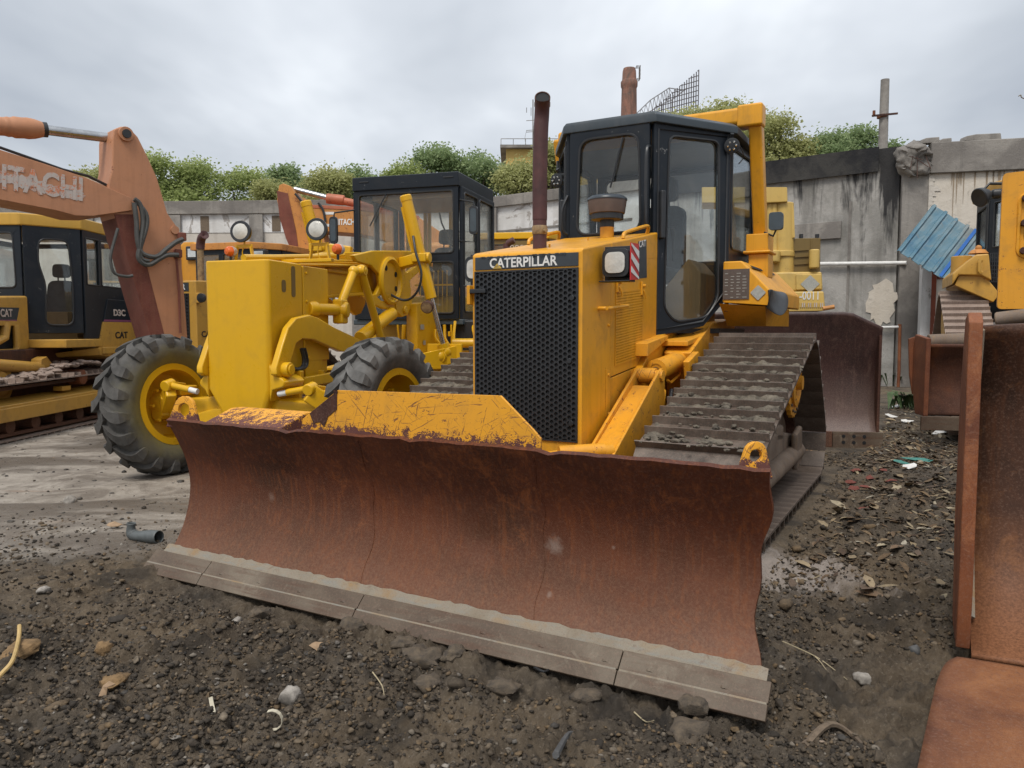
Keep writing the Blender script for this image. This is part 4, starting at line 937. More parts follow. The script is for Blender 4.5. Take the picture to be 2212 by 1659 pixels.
b = MB(); e5 = PX((1240, 900), (1350, 900), (1345, 960), (1320, 1012), (1285, 1025), (1250, 990)); b.prism([(sx_-.01, p_.x, p_.y) for p_ in e5], (.075, 0, 0)); ec = PX((1300, 980))[0]; b.cyl((sx_-.02, ec.x, ec.y), (sx_+.09, ec.x, ec.y), .045); b.build('saddle_ear', GRD, sdl, .01)
# blade lift cylinders standing high on each side
for s_, tp_, bt in ((1, G.at(876, 424, 1, 2.15), G.at(932, 645, 1, 2.30)), (-1, G.at(660, 436, 1, 2.15), G.at(706, 600, 1, 2.3))):
    b = MB(); b.cyl(bt, tp_, .062, n=20); cy = b.build('blade_lift_cylinder', GRD, gr, .008)
    d = (bt-tp_).normalized()
    MB().lathe(tp_, d, [(0, -.012), (.055, -.012), (.066, 0), (.066, .05), (.06, .055)], 20).build('cylinder_cap', GRD, cy, smooth=True)
    MB().tube([tp_+d*.12+V(-.06, -.03, 0), tp_+d*.5+V(-.075, -.03, 0), tp_+d*.62+V(-.07, -.03, 0)], .016, 6).build('valve_pipe', GRD, cy, smooth=True)
    MB().cyl(bt, bt+d*.55, .028).build('piston_rod', CHR, cy, smooth=True)
    md = tp_+d*.60*(bt-tp_).length
    MB().cyl(md+V(-.1, 0, 0), md+V(.11, 0, 0), .06).beam(md, V(s_*.30, md.y+.1, md.z-.05), .12, .12).box(md.x-.085, md.x+.085, md.y-.08, md.y+.08, md.z-.05, md.z+.05).build('trunnion', GRD, cy, .015)
    if s_ > 0:
        a0 = tp_+d*.45+V(0, -.07, 0)
        e = G.at(806, 626, 1, 2.05)
        MB().tube(spline([a0, a0+V(.05, -.05, -.18), a0+V(.12, -.06, -.42), a0+V(.06, -.06, -.62), a0+V(-.10, -.05, -.70), e+V(.1, 0, -.0), e], 6), .014, 8).build('hose', RUB, gr, smooth=True)
        MB().cyl(bt+d*.52, bt+d*.75, .07).ico(bt+d*.62, .085, sub=2).build('ball_socket', GRD, cy, smooth=True)
# V brace and side-shift cylinder
e1 = G.at(*R3(1015, 740), 0, .42); e2 = G.at(*R3(930, 960), 0, .42); e3 = G.at(*R3(1062, 735), 0, .44); e4 = G.at(*R3(1185, 1160), 0, .44)
b = MB(); b.cyl(e1, e2, .042, n=14); b.ico(e1, .055, sub=2); b.build('brace_rod', GRD, gr, smooth=True)
b = MB(); b.cyl(e3, e4, .040, n=14); b.ico(e3, .06, sub=2); b.cyl(e3-V(.05, 0, 0), e3+V(.05, 0, 0), .045); b.build('brace_rod', GRD, gr, smooth=True)
f1 = G.at(*R3(725, 975), 0, .30); f2 = G.at(*R3(935, 980), 0, .42)
b = MB(); b.cyl(f1, f1+(f2-f1)*.25, .075, n=20); b.cyl(f1+(f2-f1)*.25, f2, .056, n=20); b.build('side_cylinder', GRD, gr, .01)
b = MB(); b.cyl(f2+V(0, -.0, 0), f2+V(.075, .02, 0), .075, n=20); b.box(f2.x-.06, f2.x+.05, f2.y-.06, f2.y+.06, f2.z-.13, f2.z+.10); b.build('cylinder_knuckle', GRD, gr, .02)
MB().cyl(G.at(*R3(1255, 1000), 0, .35), G.at(*R3(1055, 1155), 0, .35), .07, n=18).build('circle_cylinder', GRD, gr, .01)
# goose-neck lift arm of the front scarifier
gp = [R3(*q) for q in ((535, 1385), (535, 1340), (575, 1200), (610, 1090), (660, 1030), (740, 1010), (800, 1030), (900, 1090), (1060, 1165), (1060, 1240), (940, 1240), (860, 1205), (770, 1165), (700, 1160), (660, 1190), (640, 1260), (610, 1350), (600, 1390), (560, 1400))]
gp3 = [G.at(*q, 0, .44) for q in gp]
b = MB(); b.prism([(-.0+.38, q.y, q.z) for q in gp3], (.06, 0, 0)); ga = b.build('scarifier_arm', GRD, gr, .012)
b = MB(); b.prism([(-.34, q.y, q.z) for q in gp3], (.06, 0, 0)); b.build('scarifier_arm', GRD, gr, .012)
q = G.at(*R3(598, 1352), 0, .46); MB().cyl(q-V(.12, 0, 0), q+V(.04, 0, 0), .062, n=20).cyl(q+V(.04, 0, 0), q+V(.055, 0, 0), .045).build('arm_pin', GRD, ga, .01)
for k in range(2):
    pts = [G.at(*R3(*p), 0, .40-.03*k) for p in ((690+18*k, 1220), (705+18*k, 1280), (700+18*k, 1330), (660+10*k, 1350), (625, 1335))]
    MB().tube(spline(pts, 5), .017, 8).build('hose', RUB, gr, smooth=True)
# drawbar, circle, mouldboard mount, lower rails
b = MB()
b.beam((.22, .25, .60), (.62, 2.6, .80), .10, .16); b.beam((-.22, .25, .60), (-.62, 2.6, .80), .10, .16); b.beam((-.2, .3, .78), (.2, .3, .78), .10, .10)
b.build('drawbar', GRD, gr, .012)
b = MB(); b.beam((.40, .15, .84), (.46, 2.0, .92), .05, .09); b.beam((.40, .15, .58), (.46, 2.0, .60), .05, .14); b.beam((.36, .10, .50), (.40, .10, .95), .08, .05, up=(0, 1, 0)); b.beam((.38, .5, .57), (.38, .5, .93), .05, .03, up=(0, 1, 0)); b.build('lower_rail', GRD, gr, .008)
MB().tube(spline([(.43, .5, .74), (.44, .9, .72), (.45, 1.4, .70), (.44, 1.9, .76)], 5), .015, 8).build('hose', RUB, gr, smooth=True)
b = MB(); b.lathe((0, 2.95, .78), (0, 0, 1), [(.55, 0), (.72, 0), (.72, .12), (.68, .13), (.55, .13)], 48); b.build('circle_ring', GRD, gr, .006)
b = MB(); b.prism([(-.5, 2.0, .84), (.62, 2.0, .84), (.95, 2.45, .90), (.95, 3.1, .90), (-.6, 3.1, .90)], (0, 0, .035)); b.prism([(.50, 1.9, .86), (.96, 2.42, .86), (.96, 2.42, 1.12), (.55, 1.95, 1.0)], (-.03, .03, 0)); b.box(.60, 1.02, 2.42, 2.46, .88, 1.14); b.build('circle_plate', GRD, gr, .008)
b = MB(); b.prism([(.45, 1.95, .62), (.98, 2.35, .66), (.98, 2.35, .80), (.45, 1.95, .80)], (-.05, .05, 0)); b.build('circle_side', GRD, gr, .01)
b = MB(); b.cyl((.80, 2.36, 1.0), (.80, 2.28, 1.0), .075, n=20); b.ico((.80, 2.33, 1.0), .085, sub=2); b.build('lift_ball', GRD, gr, smooth=True)
b = MB(); b.cyl((.72, 2.9, 1.14), (1.25, 3.0, 1.14), .055, n=16); cy = b.build('centre_shift_cylinder', GRD, gr, .008); MB().cyl((1.25, 3.0, 1.14), (1.42, 3.03, 1.14), .025).build('piston_rod', CHR, cy)
b = MB(); b.prism([(.28, 2.55, .95), (.28, 2.55, 1.60), (.28, 2.75, 1.62), (.28, 3.2, 1.45), (.28, 3.2, .95)], (.14, 0, 0)); b.build('articulation_column', GRD, gr, .015)
b = MB(); b.prism([(-.45, 2.6, .70), (-.45, 3.2, 1.0), (-.45, 4.6, 1.1), (-.45, 4.6, .6), (-.45, 3.0, .5)], (.9, 0, 0)); b.build('rear_frame', GRD, gr, .02)
b = MB(); b.box(-.95, .95, 3.9, 6.2, .75, 1.75); b.build('engine_housing', GRD, gr, .04)
b = MB(); rg = random.Random(8)                      # valve bank and linkages under the cab
for k in range(9):
    x = .62-.0*k; y = 3.10+.02*k; x = -.1+.09*k
    zr = rg.uniform(-.10, .03); b.cyl((x, 3.12, 1.36), (x+rg.uniform(-.04, .04), 3.12, 1.10+zr), rg.uniform(.012, .03), n=8); b.box(x-.03, x+rg.uniform(.0, .04), 3.08, 3.15, 1.20+zr, 1.26+zr)
b.build('valve_bank', GRD, gr, .004)
b = MB()
for k in range(5): b.tube(spline([(.1+.12*k, 3.0, 1.30), (.12+.12*k, 2.96, 1.2), (.16+.13*k, 2.95, 1.08+.03*(k % 2)), (.2+.12*k, 3.0, .95)], 4), .014, 6)
b.build('oil_pipe', GRD, gr, smooth=True)
b = MB()
b.tube(spline([(.66, 3.15, 1.40), (.68, 3.05, 1.20), (.72, 3.0, 1.0), (.70, 3.05, .85)], 4), .018, 6)
for k in range(2): b.tube(spline([(.86+.12*k, 3.3, 1.35), (.88+.12*k, 3.2, 1.30), (.98+.1*k, 3.1, 1.06), (.95+.1*k, 3.1, .98)], 4), .022, 8)
b.build('grab_rail', GRD, gr, smooth=True)
MB().box(.75, 1.05, 3.05, 3.35, .70, .98).cyl((.7, 3.0, 1.02), (1.15, 3.0, 1.02), .03).build('step_bracket', GRD, gr, .012)
MB().box(.1, 1.1, 3.25, 3.6, 1.0, 1.42).build('underfloor', RUB, gr, .03)
for s_ in (-1, 1):
    for y in (4.6, 6.0): lug_tyre(gr, (1.02*s_, y, .62), (s_, 0, 0), .63, .36, mat=TYRE, lugs=19)
# lamps on the front bracket
for px, s_ in (((522, 501), -1), ((686, 496), 1)):
    q = G.at(*px, 1, .35); dd = Vector((.16, -1, .05)).normalized()
    b = MB(); b.lathe(q+dd*.0, dd, [(0, -.09), (.05, -.085), (.085, -.03), (.095, .0), (.095, .02), (.084, .026)], 28); lp_ = b.build('headlamp', GRD if False else OLIVE, gr, smooth=True)
    MB().lathe(q+dd*.018, dd, [(.096, -.012), (.099, 0), (.096, .012), (.088, .012)], 28).build('lamp_rim', BLKP, lp_, smooth=True)
    MB().lathe(q+dd*.024, dd, [(0, .018), (.05, .014), (.088, .0)], 28).build('lens', LENS, lp_, smooth=True)
    b = MB(); zb = 1.90
    for k in (-1, 1): b.beam(V(q.x+.10*k, q.y+.03, zb), V(q.x+.075*k, q.y+.03, q.z-.13), .035, .012)
    b.beam(V(q.x-.09, q.y+.03, q.z-.125), V(q.x+.09, q.y+.03, q.z-.125), .03, .01, up=(0, 1, 0)); b.tube([V(q.x, q.y+.04, q.z-.08), V(q.x, q.y+.03, q.z-.14)], .008, 6); b.tube(spline([q+V(0, .05, -.09), q+V(-.02, .03, -.18), q+V(-.0, .03, -.25)], 4), .005, 5); b.build('lamp_bracket', GRD, lp_)
for px in ((493, 543), (725, 538)):
    q = G.at(*px, 1, .30)
    b = MB(); b.lathe(q+V(.01, .0, 0), (.25, 1, 0), [(0, -.035), (.03, -.03), (.045, -.01), (.046, .02)], 20); am = b.build('indicator_lamp', AMB, gr, smooth=True)
    MB().lathe(q+V(.01, .0, 0), (.25, 1, 0), [(.048, .018), (.048, .03), (.04, .06), (0, .065)], 20).build('lamp_body', WHTW, am, smooth=True)
    MB().cyl(q+V(.01, .02, -.04), q+V(.01, .02, -.09), .012).build('lamp_stem', RUB, am)
MB().beam((-.35, .32, 1.905), (.62, .32, 1.905), .05, .03).build('lamp_bar', GRD, gr, .004)
# ---- grader cab
CZ0, CZ1 = 1.43, 3.22; cx0, cx1, cy0, cy1 = -.70, .70, 3.2, 4.45
def gwall(p0, p1, holes, name='cab_wall', th=.04, r=.05, glass=GLSY, z0=CZ0, z1=3.04):
    ax = Vector((p1[0]-p0[0], p1[1]-p0[1], 0)); L = ax.length
    return panel(name, gr, (p0[0], p0[1], 0), ax, (0, 0, 1), [(0, z0), (L, z0), (L, z1), (0, z1)], [[(a, c), (b_, c), (b_, d), (a, d)] for a, b_, c, d in holes], th, BLK, glass, r, .006)
fw = gwall((cx0, cy0), (cx1, cy0), [(.06, 1.34, 2.24, 2.99), (.20, 1.34, 1.50, 2.13)], 'front_wall')
gwall((cx1, cy0), (cx1, cy1), [(.07, .55, 1.52, 2.98), (.63, 1.18, 2.0, 2.98)], 'side_wall')
gwall((cx1, cy1), (cx0, cy1), [(.06, 1.34, 1.75, 3.0)], 'rear_wall')
gwall((cx0, cy1), (cx0, cy0), [(.06, .60, 1.7, 2.98), (.66, 1.2, 1.52, 2.98)], 'side_wall')
b = MB(); b.prism([(cx0-.02, cy0-.06, 3.04), (cx1+.015, cy0-.06, 3.04), (cx1+.015, cy1+.04, 3.04), (cx0-.02, cy1+.04, 3.04)], (0, 0, .17)); rf = b.build('roof', BLK, gr, .012)
for x in (-.62, .52): MB().box(x, x+.13, cy0-.068, cy0-.059, 3.14, 3.155).build('roof_slot', RUB, rf, .002)
MB().box(cx0-.05, cx1+.05, cy0-.02, cy1+.02, 1.36, CZ0-.002).build('cab_floor', GREYP, gr, .01)
MB().box(-.5, .6, cy0+.05, cy1-.1, 2.92, 3.03).build('roof_lining', CARD, gr, .02)
for x in (-.55, -.28, -.22, .1): MB().box(x, x+.04, cy1-.08, cy1-.04, 1.5, 3.0).build('rear_post', GRD, gr)
b = MB(); b.prism([(.15, 3.42, 1.45), (.62, 3.42, 1.45), (.62, 3.42, 1.95), (.15, 3.42, 1.95)], (0, .03, 0)); 
b2 = MB()
for k in range(7): x = .12+.06*k; b2.tube([(x, 3.33, 1.45), (x+.005, 3.33, 2.02)], .006, 5).ico((x+.005, 3.33, 2.03), .014)
b2.beam((.05, 3.33, 1.86), (.62, 3.33, 1.86), .03, .02); b2.build('control_levers', GRD, gr)
seat(gr, (.12, 3.95, 1.75), k=.9)
MB().tube([(.18+.16*math.cos(k*math.pi/8), 3.50, 2.12+.16*math.sin(k*math.pi/8)*.6) for k in range(16)], .012, 6, closed=True).beam((.18, 3.5, 2.1), (.2, 3.4, 1.6), .06, .05).build('steering_wheel', BLKP, gr, smooth=True)
MB().beam((-.25, cy0-.055, 2.99), (-.48, cy0-.055, 2.60), .014, .010).build('wiper_arm', BLKP, gr)
MB().tube([(.40, cy0+.1, 2.75), (.43, cy0+.1, 2.62), (.56, cy0+.1, 2.35), (.60, cy0+.1, 2.3)], .012, 6).build('inner_wiper', BLKP, gr)
for s_ in (-1, 1):
    x = cx1 if s_ > 0 else cx0; mx = x + s_*(.26 if s_ < 0 else .20); my = cy0-.10 if s_ < 0 else cy0-.02
    zc_ = 2.62 if s_ > 0 else 2.56
    b = MB(); b.tube([(x, cy0, zc_+.26), (mx-.01*s_, my, zc_+.22), (mx+.0*s_, my, zc_+.2), (mx, my, zc_-.26), (x, cy0, zc_-.24)], .010, 6); ma = b.build('mirror_bracket', BLKP, gr, smooth=True)
    MB().prism([(mx+.0*s_+q.x, my-.03, zc_-.0+q.y) for q in rnd([(-.055, -.17), (.055, -.17), (.055, .17), (-.055, .17)], .054, 6)], (0, .03, 0)).build('mirror', BLKP, ma, .008)
    MB().prism([(mx+q.x, my-.034, zc_+q.y) for q in rnd([(-.038, -.14), (.038, -.14), (.038, .14), (-.038, .14)], .037, 6)], (0, .003, 0)).build('mirror_glass', GREYP, ma)
q = G.at(922, 664, 1, 2.0); b = MB(); b.lathe(q, (.1, -1, -.3), [(0, -.09), (.06, -.07), (.07, 0), (.062, .01)], 20); wl = b.build('work_lamp', RUSTD, gr, smooth=True); MB().lathe(q+V(0, -.002, 0), (.1, -1, -.3), [(0, .014), (.06, .008)], 20).build('lens', STKB, wl)
MB().box(.43, .435, 2.62, 2.72, 1.30, 1.36).build('decal', LBLS, gr); MB().box(.43, .435, 2.7, 2.76, 1.12, 1.17).build('decal', LBLS, gr)
# ------------------------------------------------------------------ SMALL BULLDOZER (left), its right-hand side towards us
T = Fr(-6.75, 9.6, 0)
sd_ = root('small_bulldozer', T, 'small ochre bulldozer with black cab and worn tracks at the left edge, lettered D3C', 'bulldozer')
tz = lambda px, v=.85: T.at(px[0], px[1], 0, v)
# cab: front, angled door, side with sliding window
c0, c1, c2, c3 = (-.35, .50), (.35, .50), (.85, .95), (.85, 2.35)
def swall(p0, p1, poly, holes, name, glass=GLS, r=.07, th=.04):
    return panel(name, sd_, (p0[0], p0[1], 0), (p1[0]-p0[0], p1[1]-p0[1], 0), (0, 0, 1), poly, holes, th, BLK, glass, r, .008)
swall(c0, c1, [(0, 1.45), (.7, 1.45), (.7, 2.66), (0, 2.66)], [[(.08, 1.85), (.62, 1.85), (.60, 2.56), (.08, 2.56)]], 'front_wall')
Ld = math.dist(c1, c2)
dr = swall(c1, c2, [(0, 1.25), (Ld, 1.25), (Ld, 2.66), (0, 2.66)], [[(.22, 1.36), (.55, 1.36), (.56, 1.9), (.52, 2.5), (.18, 2.5), (.16, 2.2), (.24, 1.9)]], 'door', r=.10)
MB().box(0, .01, 0, .01, 0, .01)
ax = Vector((c2[0]-c1[0], c2[1]-c1[1], 0)).normalized(); nn = ax.cross(V(0, 0, 1)); q = V(c1[0], c1[1], 2.1)+ax*.11+nn*.05
MB().beam(q, q+V(0, 0, .18), .05, .03).build('door_handle', BLKP, dr, .008)
swall(c2, c3, [(0, 1.18), (1.4, 1.18), (1.4, 2.62), (0, 2.66)], [[(.07, 1.92), (.40, 1.92), (.40, 2.56), (.07, 2.56)], [(.45, 1.92), (1.25, 1.92), (1.25, 2.56), (.45, 2.56)]], 'side_wall', r=.02)
swall((.85, 2.35), (-.85, 2.35), [(0, 1.3), (1.7, 1.3), (1.7, 2.62), (0, 2.62)], [[(.06, 1.6), (1.64, 1.6), (1.64, 2.56), (.06, 2.56)]], 'rear_wall')
swall((-.85, .95), (-.35, .50), [(0, 1.25), (Ld, 1.25), (Ld, 2.66), (0, 2.66)], [[(.12, 1.36), (.55, 1.36), (.55, 2.55), (.12, 2.55)]], 'door')
swall((-.85, 2.35), (-.85, .95), [(0, 1.3), (1.4, 1.3), (1.4, 2.62), (0, 2.62)], [[(.1, 1.5), (1.3, 1.5), (1.3, 2.56), (.1, 2.56)]], 'side_wall')
pl = [(-.36, .44), (.36, .44), (.90, .92), (.90, 2.45), (-.90, 2.45), (-.90, .92)]
b = MB(); b.prism([(x, y, 2.655) for x, y in pl], (0, 0, .16)); b.build('roof', paint('roof_ochre', (.52, .30, .045), chip=-.05, dirt=.15, rough=.4), sd_, .02)
seat(sd_, (.05, 1.55, 1.35), k=.9)
MB().box(-.6, .6, 1.25, 2.3, 1.15, 1.30).build('cab_floor', CARD, sd_, .01)
MB().box(.1, .5, 1.2, 1.5, 1.3, 1.55).build('console', CARD, sd_, .01)
# engine deck, black stripe with the letters, pre-cleaner
b = MB(); b.prism([(.42, -2.0, 1.50), (.42, -2.0, 1.62), (.42, .46, 1.74), (.42, .46, 1.02), (.42, .22, 1.02), (.42, .18, 1.50)], (-.84, 0, 0)); b.build('hood', D3Y, sd_, .03)
b = MB(); b.prism([(.423, -2.0, 1.40), (.423, .20, 1.42), (.423, .26, 1.58), (.423, -2.0, 1.55)], (.004, 0, 0)); stp = b.build('side_stripe', LOGOB, sd_)
MB().prism([(.4285, -2, 1.375), (.4285, .19, 1.40), (.4285, .20, 1.425), (.4285, -2, 1.40)], (.002, 0, 0)).build('magenta_line', PURP, stp)
text('CAT', WHTW, stp, (.430, -.12, 1.455), (0, 1, .02), (0, 0, 1), .23, .10, bold=.03)
b = MB(); b.box(-.36, .36, -2, .2, .75, 1.42); b.build('engine_block', DARK, sd_)
b = MB(); b.box(.36, .44, -2, .18, 1.35, 1.41); b.tube([(.40, -1.5, 1.15), (.42, -.2, 1.15), (.42, -.05, 1.2), (.42, 0, 1.38)], .055, 10); b.tube([(.42, -1.5, 1.02), (.44, .12, 1.02), (.44, .16, 1.1), (.44, .16, 1.36)], .04, 10)
for k in range(6): b.box(.36, .42, -1.5+.22*k, -1.38+.22*k, 1.05, 1.30)
b.build('engine_pipes', D3Y, sd_, .006)
p = T.at(15, 650, 1, -.45)
b = MB(); b.cyl((.12, -.35, 1.6), (.12, -.35, 1.82), .07, n=18); a_ = b.build('air_intake', D3Y, sd_); MB().lathe((.12, -.35, 1.80), (0, 0, 1), [(.08, 0), (.14, .02), (.15, .07), (.11, .10), (0, .11)], 22).cyl((.12, -.35, 1.9), (.12, -.35, 1.97), .012).build('intake_cap', D3Y, a_, smooth=True)
# lettered side panels below the cab
xs = .905
sb = MB().prism([(.86, 1.30, 1.20), (.86, 1.52, 1.74), (.86, 2.36, 1.74), (.86, 2.42, 1.20)], (.045, 0, 0)).build('side_panel', BLK, sd_, .006)
text('D3C', WHTW, sb, (xs, 1.66, 1.50), (0, 1, 0), (0, 0, 1), .34, .10, bold=.04)
MB().prism([(xs, 1.38, 1.415), (xs, 1.40, 1.445), (xs, 2.40, 1.445), (xs, 2.40, 1.415)], (.003, 0, 0)).build('magenta_line', PURP, sb)
b = MB(); b.prism([(.86, 1.22, 1.03), (.86, 1.37, 1.41), (.86, 2.42, 1.41), (.86, 2.48, 1.02)], (.049, 0, 0)); lb_ = b.build('lower_panel', D3Y, sb, .004)
text('CAT', BLKP, lb_, (.910, 1.68, 1.17), (0, 1, 0), (0, 0, 1), .36, .10, bold=.02)
b = MB(); b.box(.36, .92, .42, 1.28, 1.06, 1.17); b.box(.4, .95, 1.28, 2.6, .95, 1.05); b.prism([(.5, .9, .92), (.5, .85, .98), (.92, 1.2, 1.05), (.92, 1.25, .94)], (0, .5, -.06)); b.build('fender', D3Y, sd_, .012)
MB().box(-.5, .5, -1.6, 2.7, .45, 1.05).build('main_frame', RUSTD, sd_, .02)
b = MB(); b.cyl((.60, -.95, .92), (.60, .35, .80), .075, n=18); cy = b.build('lift_cylinder', D3Y, sd_, .008); MB().cyl((.60, -.95, .92), (.60, -1.5, .97), .032).build('piston_rod', CHR, cy)
MB().prism([(.52, .25, .70), (.52, .30, .92), (.52, .42, .95), (.52, .70, .70)], (.14, 0, 0)).build('bracket', D3Y, sd_, .01)
MB().lathe((.55, -.45, .65), (1, 0, 0), [(.24, 0), (.26, .03), (.24, .06), (.16, .03), (.15, .08), (0, .08)], 24).build('drive_guard', D3Y, sd_, smooth=True)
for sg in (1, -1):
    xc = .76*sg
    CIR = [(-1.75, .34, .30), (2.2, .34, .30), (2.1, .42, .30)]
    # sagging upper strand over carrier roller
    t, stt = track(sd_, xc, .42, [(-1.75, .34, .31), (2.2, .36, .33)], .15, SHOEL, .045)
    for o in t.children:
        m_ = o.matrix_local.translation
        if m_.z > .5:
            y = m_.y; h = .14*math.exp(-((y-.9)/.75)**2) + .02; o.matrix_local = Matrix.Translation((0, 0, h)) @ o.matrix_local @ Matrix.Rotation(-.28*(y-.9)*math.exp(-((y-.9)/.75)**2), 4, 'X')
    b = MB(); b.prism([(xc+.14*sg, -1.4, .24), (xc+.14*sg, -1.3, .40), (xc+.14*sg, 1.9, .44), (xc+.14*sg, 1.95, .26)], (.10*sg, 0, 0)); b.prism([(xc-.12, -1.2, .42), (xc-.12, 1.9, .46), (xc+.22*sg, 1.9, .42), (xc+.22*sg, -1.2, .38)] if sg > 0 else [(xc+.12, -1.2, .42), (xc+.12, 1.9, .46), (xc-.22, 1.9, .42), (xc-.22, -1.2, .38)], (0, 0, .05)); rf = b.build('track_frame', D3Y, sd_, .012)
    MB().box(xc+.0, xc+.12, .35, .55, .50, .56).build('frame_bracket', D3Y, rf, .006)
    for k in range(7): y = -1.2+.48*k; MB().lathe((xc-.14, y, .17), (1, 0, 0), [(.04, 0), (.09, .01), (.09, .27), (.04, .28)], 14).build('roller', RUSTD, rf, smooth=True)
    MB().lathe((xc-.12, .75, .66), (1, 0, 0), [(.05, 0), (.08, .01), (.08, .1), (.10, .12), (.10, .30), (.05, .32)], 18).build('carrier_roller', RUSTO, rf, smooth=True)
    for y, r_ in ((-1.75, .25), (2.2, .26)):
        b = MB(); wheelrings(b, (xc, y, .34), (1, 0, 0), r_, .12); b.build('idler', D3Y, sd_, smooth=True)
rg = random.Random(2)
for sg in (1, -1):
    b = MB()
    for k in range(170):
        y = rg.uniform(-1.7, 1.9); h = .14*math.exp(-((y-.9)/.75)**2) + .02; b.ico((.76*sg+rg.uniform(-.2, .2), y, .34+.32+.03+h+rg.uniform(-.01, .02)), rg.uniform(.02, .05), (1.4, 1.2, .6), .12, 2)
    b.build('caked_mud', SHOEL, sd_, smooth=True)['kind'] = 'stuff'
# ------------------------------------------------------------------ NEAR EXCAVATOR ARM (left), machine itself outside the picture
EX = Fr(-3.75, 8.5, -46)
ex = root('excavator', EX, 'faded salmon orange excavator boom and arm hanging in front of the small dozer, lettered HITACHI', 'excavator')
e = lambda *p: [EX.at(*q, 1, 0) for q in p]
TH = .42
def exprism(pts, y0, y1, name, mat, bev=.012, parent=ex):
    P = e(*pts); b = MB(); b.prism([(p.x, y0, p.z) for p in P], (0, y1-y0, 0)); return b.build(name, mat, parent, bev)
arm = exprism([(243, 300), (246, 279), (262, 273), (280, 276), (298, 295), (318, 335), (340, 385), (352, 425), (362, 460), (384, 492), (392, 530), (394, 580), (400, 650), (408, 760), (380, 860), (350, 850), (330, 720), (290, 580), (246, 462), (238, 450), (234, 400), (242, 366), (243, 330)], 0, TH, 'arm', ORG, .015)
q = e((271, 290))[0]; MB().lathe((q.x, -.03, q.z), (0, 1, 0), [(.075, 0), (.075, TH+.06)], 22).lathe((q.x, -.035, q.z), (0, 1, 0), [(.04, -.01), (.04, .0)], 16).build('arm_pin', ORG, arm, .008)
MB().lathe((q.x, -.05, q.z), (0, 1, 0), [(0, 0), (.045, 0), (.045, .02)], 16).build('pin_cap', RUB, arm)
P = e((252, 462), (296, 470), (372, 728), (330, 728)); 
bl_ = exprism([(247, 463), (289, 463), (356, 728), (334, 760)], -.006, TH+.006, 'arm_front_plate', BRN, .004)
# boom, from the arm pin towards the left and beyond the frame
bm2 = exprism([(-140, 268), (0, 325), (95, 355), (185, 385), (240, 410), (280, 428), (283, 455), (200, 467), (160, 466), (120, 455), (0, 432), (-140, 405)], -.03, TH+.03, 'boom', ORG, .015)
P0, P1 = e((0, 418))[0], e((176, 452))[0]
def seg_text(txt, x0, x1, yb0, yb1, ht, mat, name='lettering'):
    A, B_ = e((x0, yb0))[0], e((x1, yb1))[0]; ax = Vector((B_.x-A.x, 0, B_.z-A.z)); up = Vector((0, -1, 0)).cross(ax).normalized(); up = Vector((-ax.z, 0, ax.x)).normalized()
    return text(txt, mat, bm2, (A.x, -.032, A.z), ax, up, ax.length, ht, name=name, bold=.03, th=.002)
WL = paint('peeling_white', (.46, .40, .36), chip=.10, chipcol=(.28, .10, .05), dirt=.3, cs=16)
seg_text('HITACHI', -42, 176, 403, 436, .24, WL)
# white smears of overpainting behind the letters
rg = random.Random(11)
b = MB()
for k in range(26):
    u = rg.uniform(0, 1); q = e((-10+180*u, 385+42*u))[0]; b.prism([(q.x+math.cos(a)*rg.uniform(.03, .11), -.0315, q.z+.02+math.sin(a)*rg.uniform(.02, .07)) for a in [j*math.pi/4 for j in range(8)]], (0, -.0008-.00003*k, 0))
b.build('white_smear', WL, bm2)
for k, (c_, r_) in enumerate(((RUB, .014), (WHTW, .010), (BRN, .012))):
    P = e((-20, 315+5*k), (60, 343+5*k), (140, 371+4*k), (195, 385+4*k), (250, 412), (285, 430)); MB().tube([(p.x, .06+.05*k, p.z+.03) for p in P], r_, 6).build('oil_line', c_, bm2, smooth=True)
for pts, r_ in ((((283, 432), (296, 445), (302, 480), (296, 530), (292, 556), (302, 570), (318, 572), (338, 560), (355, 552), (378, 552)), .026), (((290, 440), (308, 462), (310, 490), (296, 540), (300, 560), (315, 565)), .022), (((248, 495), (238, 530), (232, 560), (240, 590), (265, 598), (280, 596)), .016), (((283, 440), (288, 480), (290, 520), (300, 548), (330, 556), (352, 540), (372, 525), (388, 518)), .026)):
    P = e(*pts); MB().tube(spline([(p.x, -.09, p.z) for p in P], 6), r_, 8).build('hose', HOSE, arm, smooth=True)
P = e((378, 552), (384, 620), (387, 720)); MB().tube([(p.x, -.03, p.z) for p in P], .013, 6).build('oil_line', BRN, arm, smooth=True)
for q in e((381, 549), (390, 513)): MB().box(q.x-.04, q.x+.04, -.07, 0, q.z-.04, q.z+.05).build('pipe_clamp', BRN, arm, .01)
q = e((377, 497))[0]; MB().lathe((q.x, -.02, q.z), (0, 1, 0), [(.045, 0), (.045, .02)], 16).build('pin_boss', ORG, arm, smooth=True)
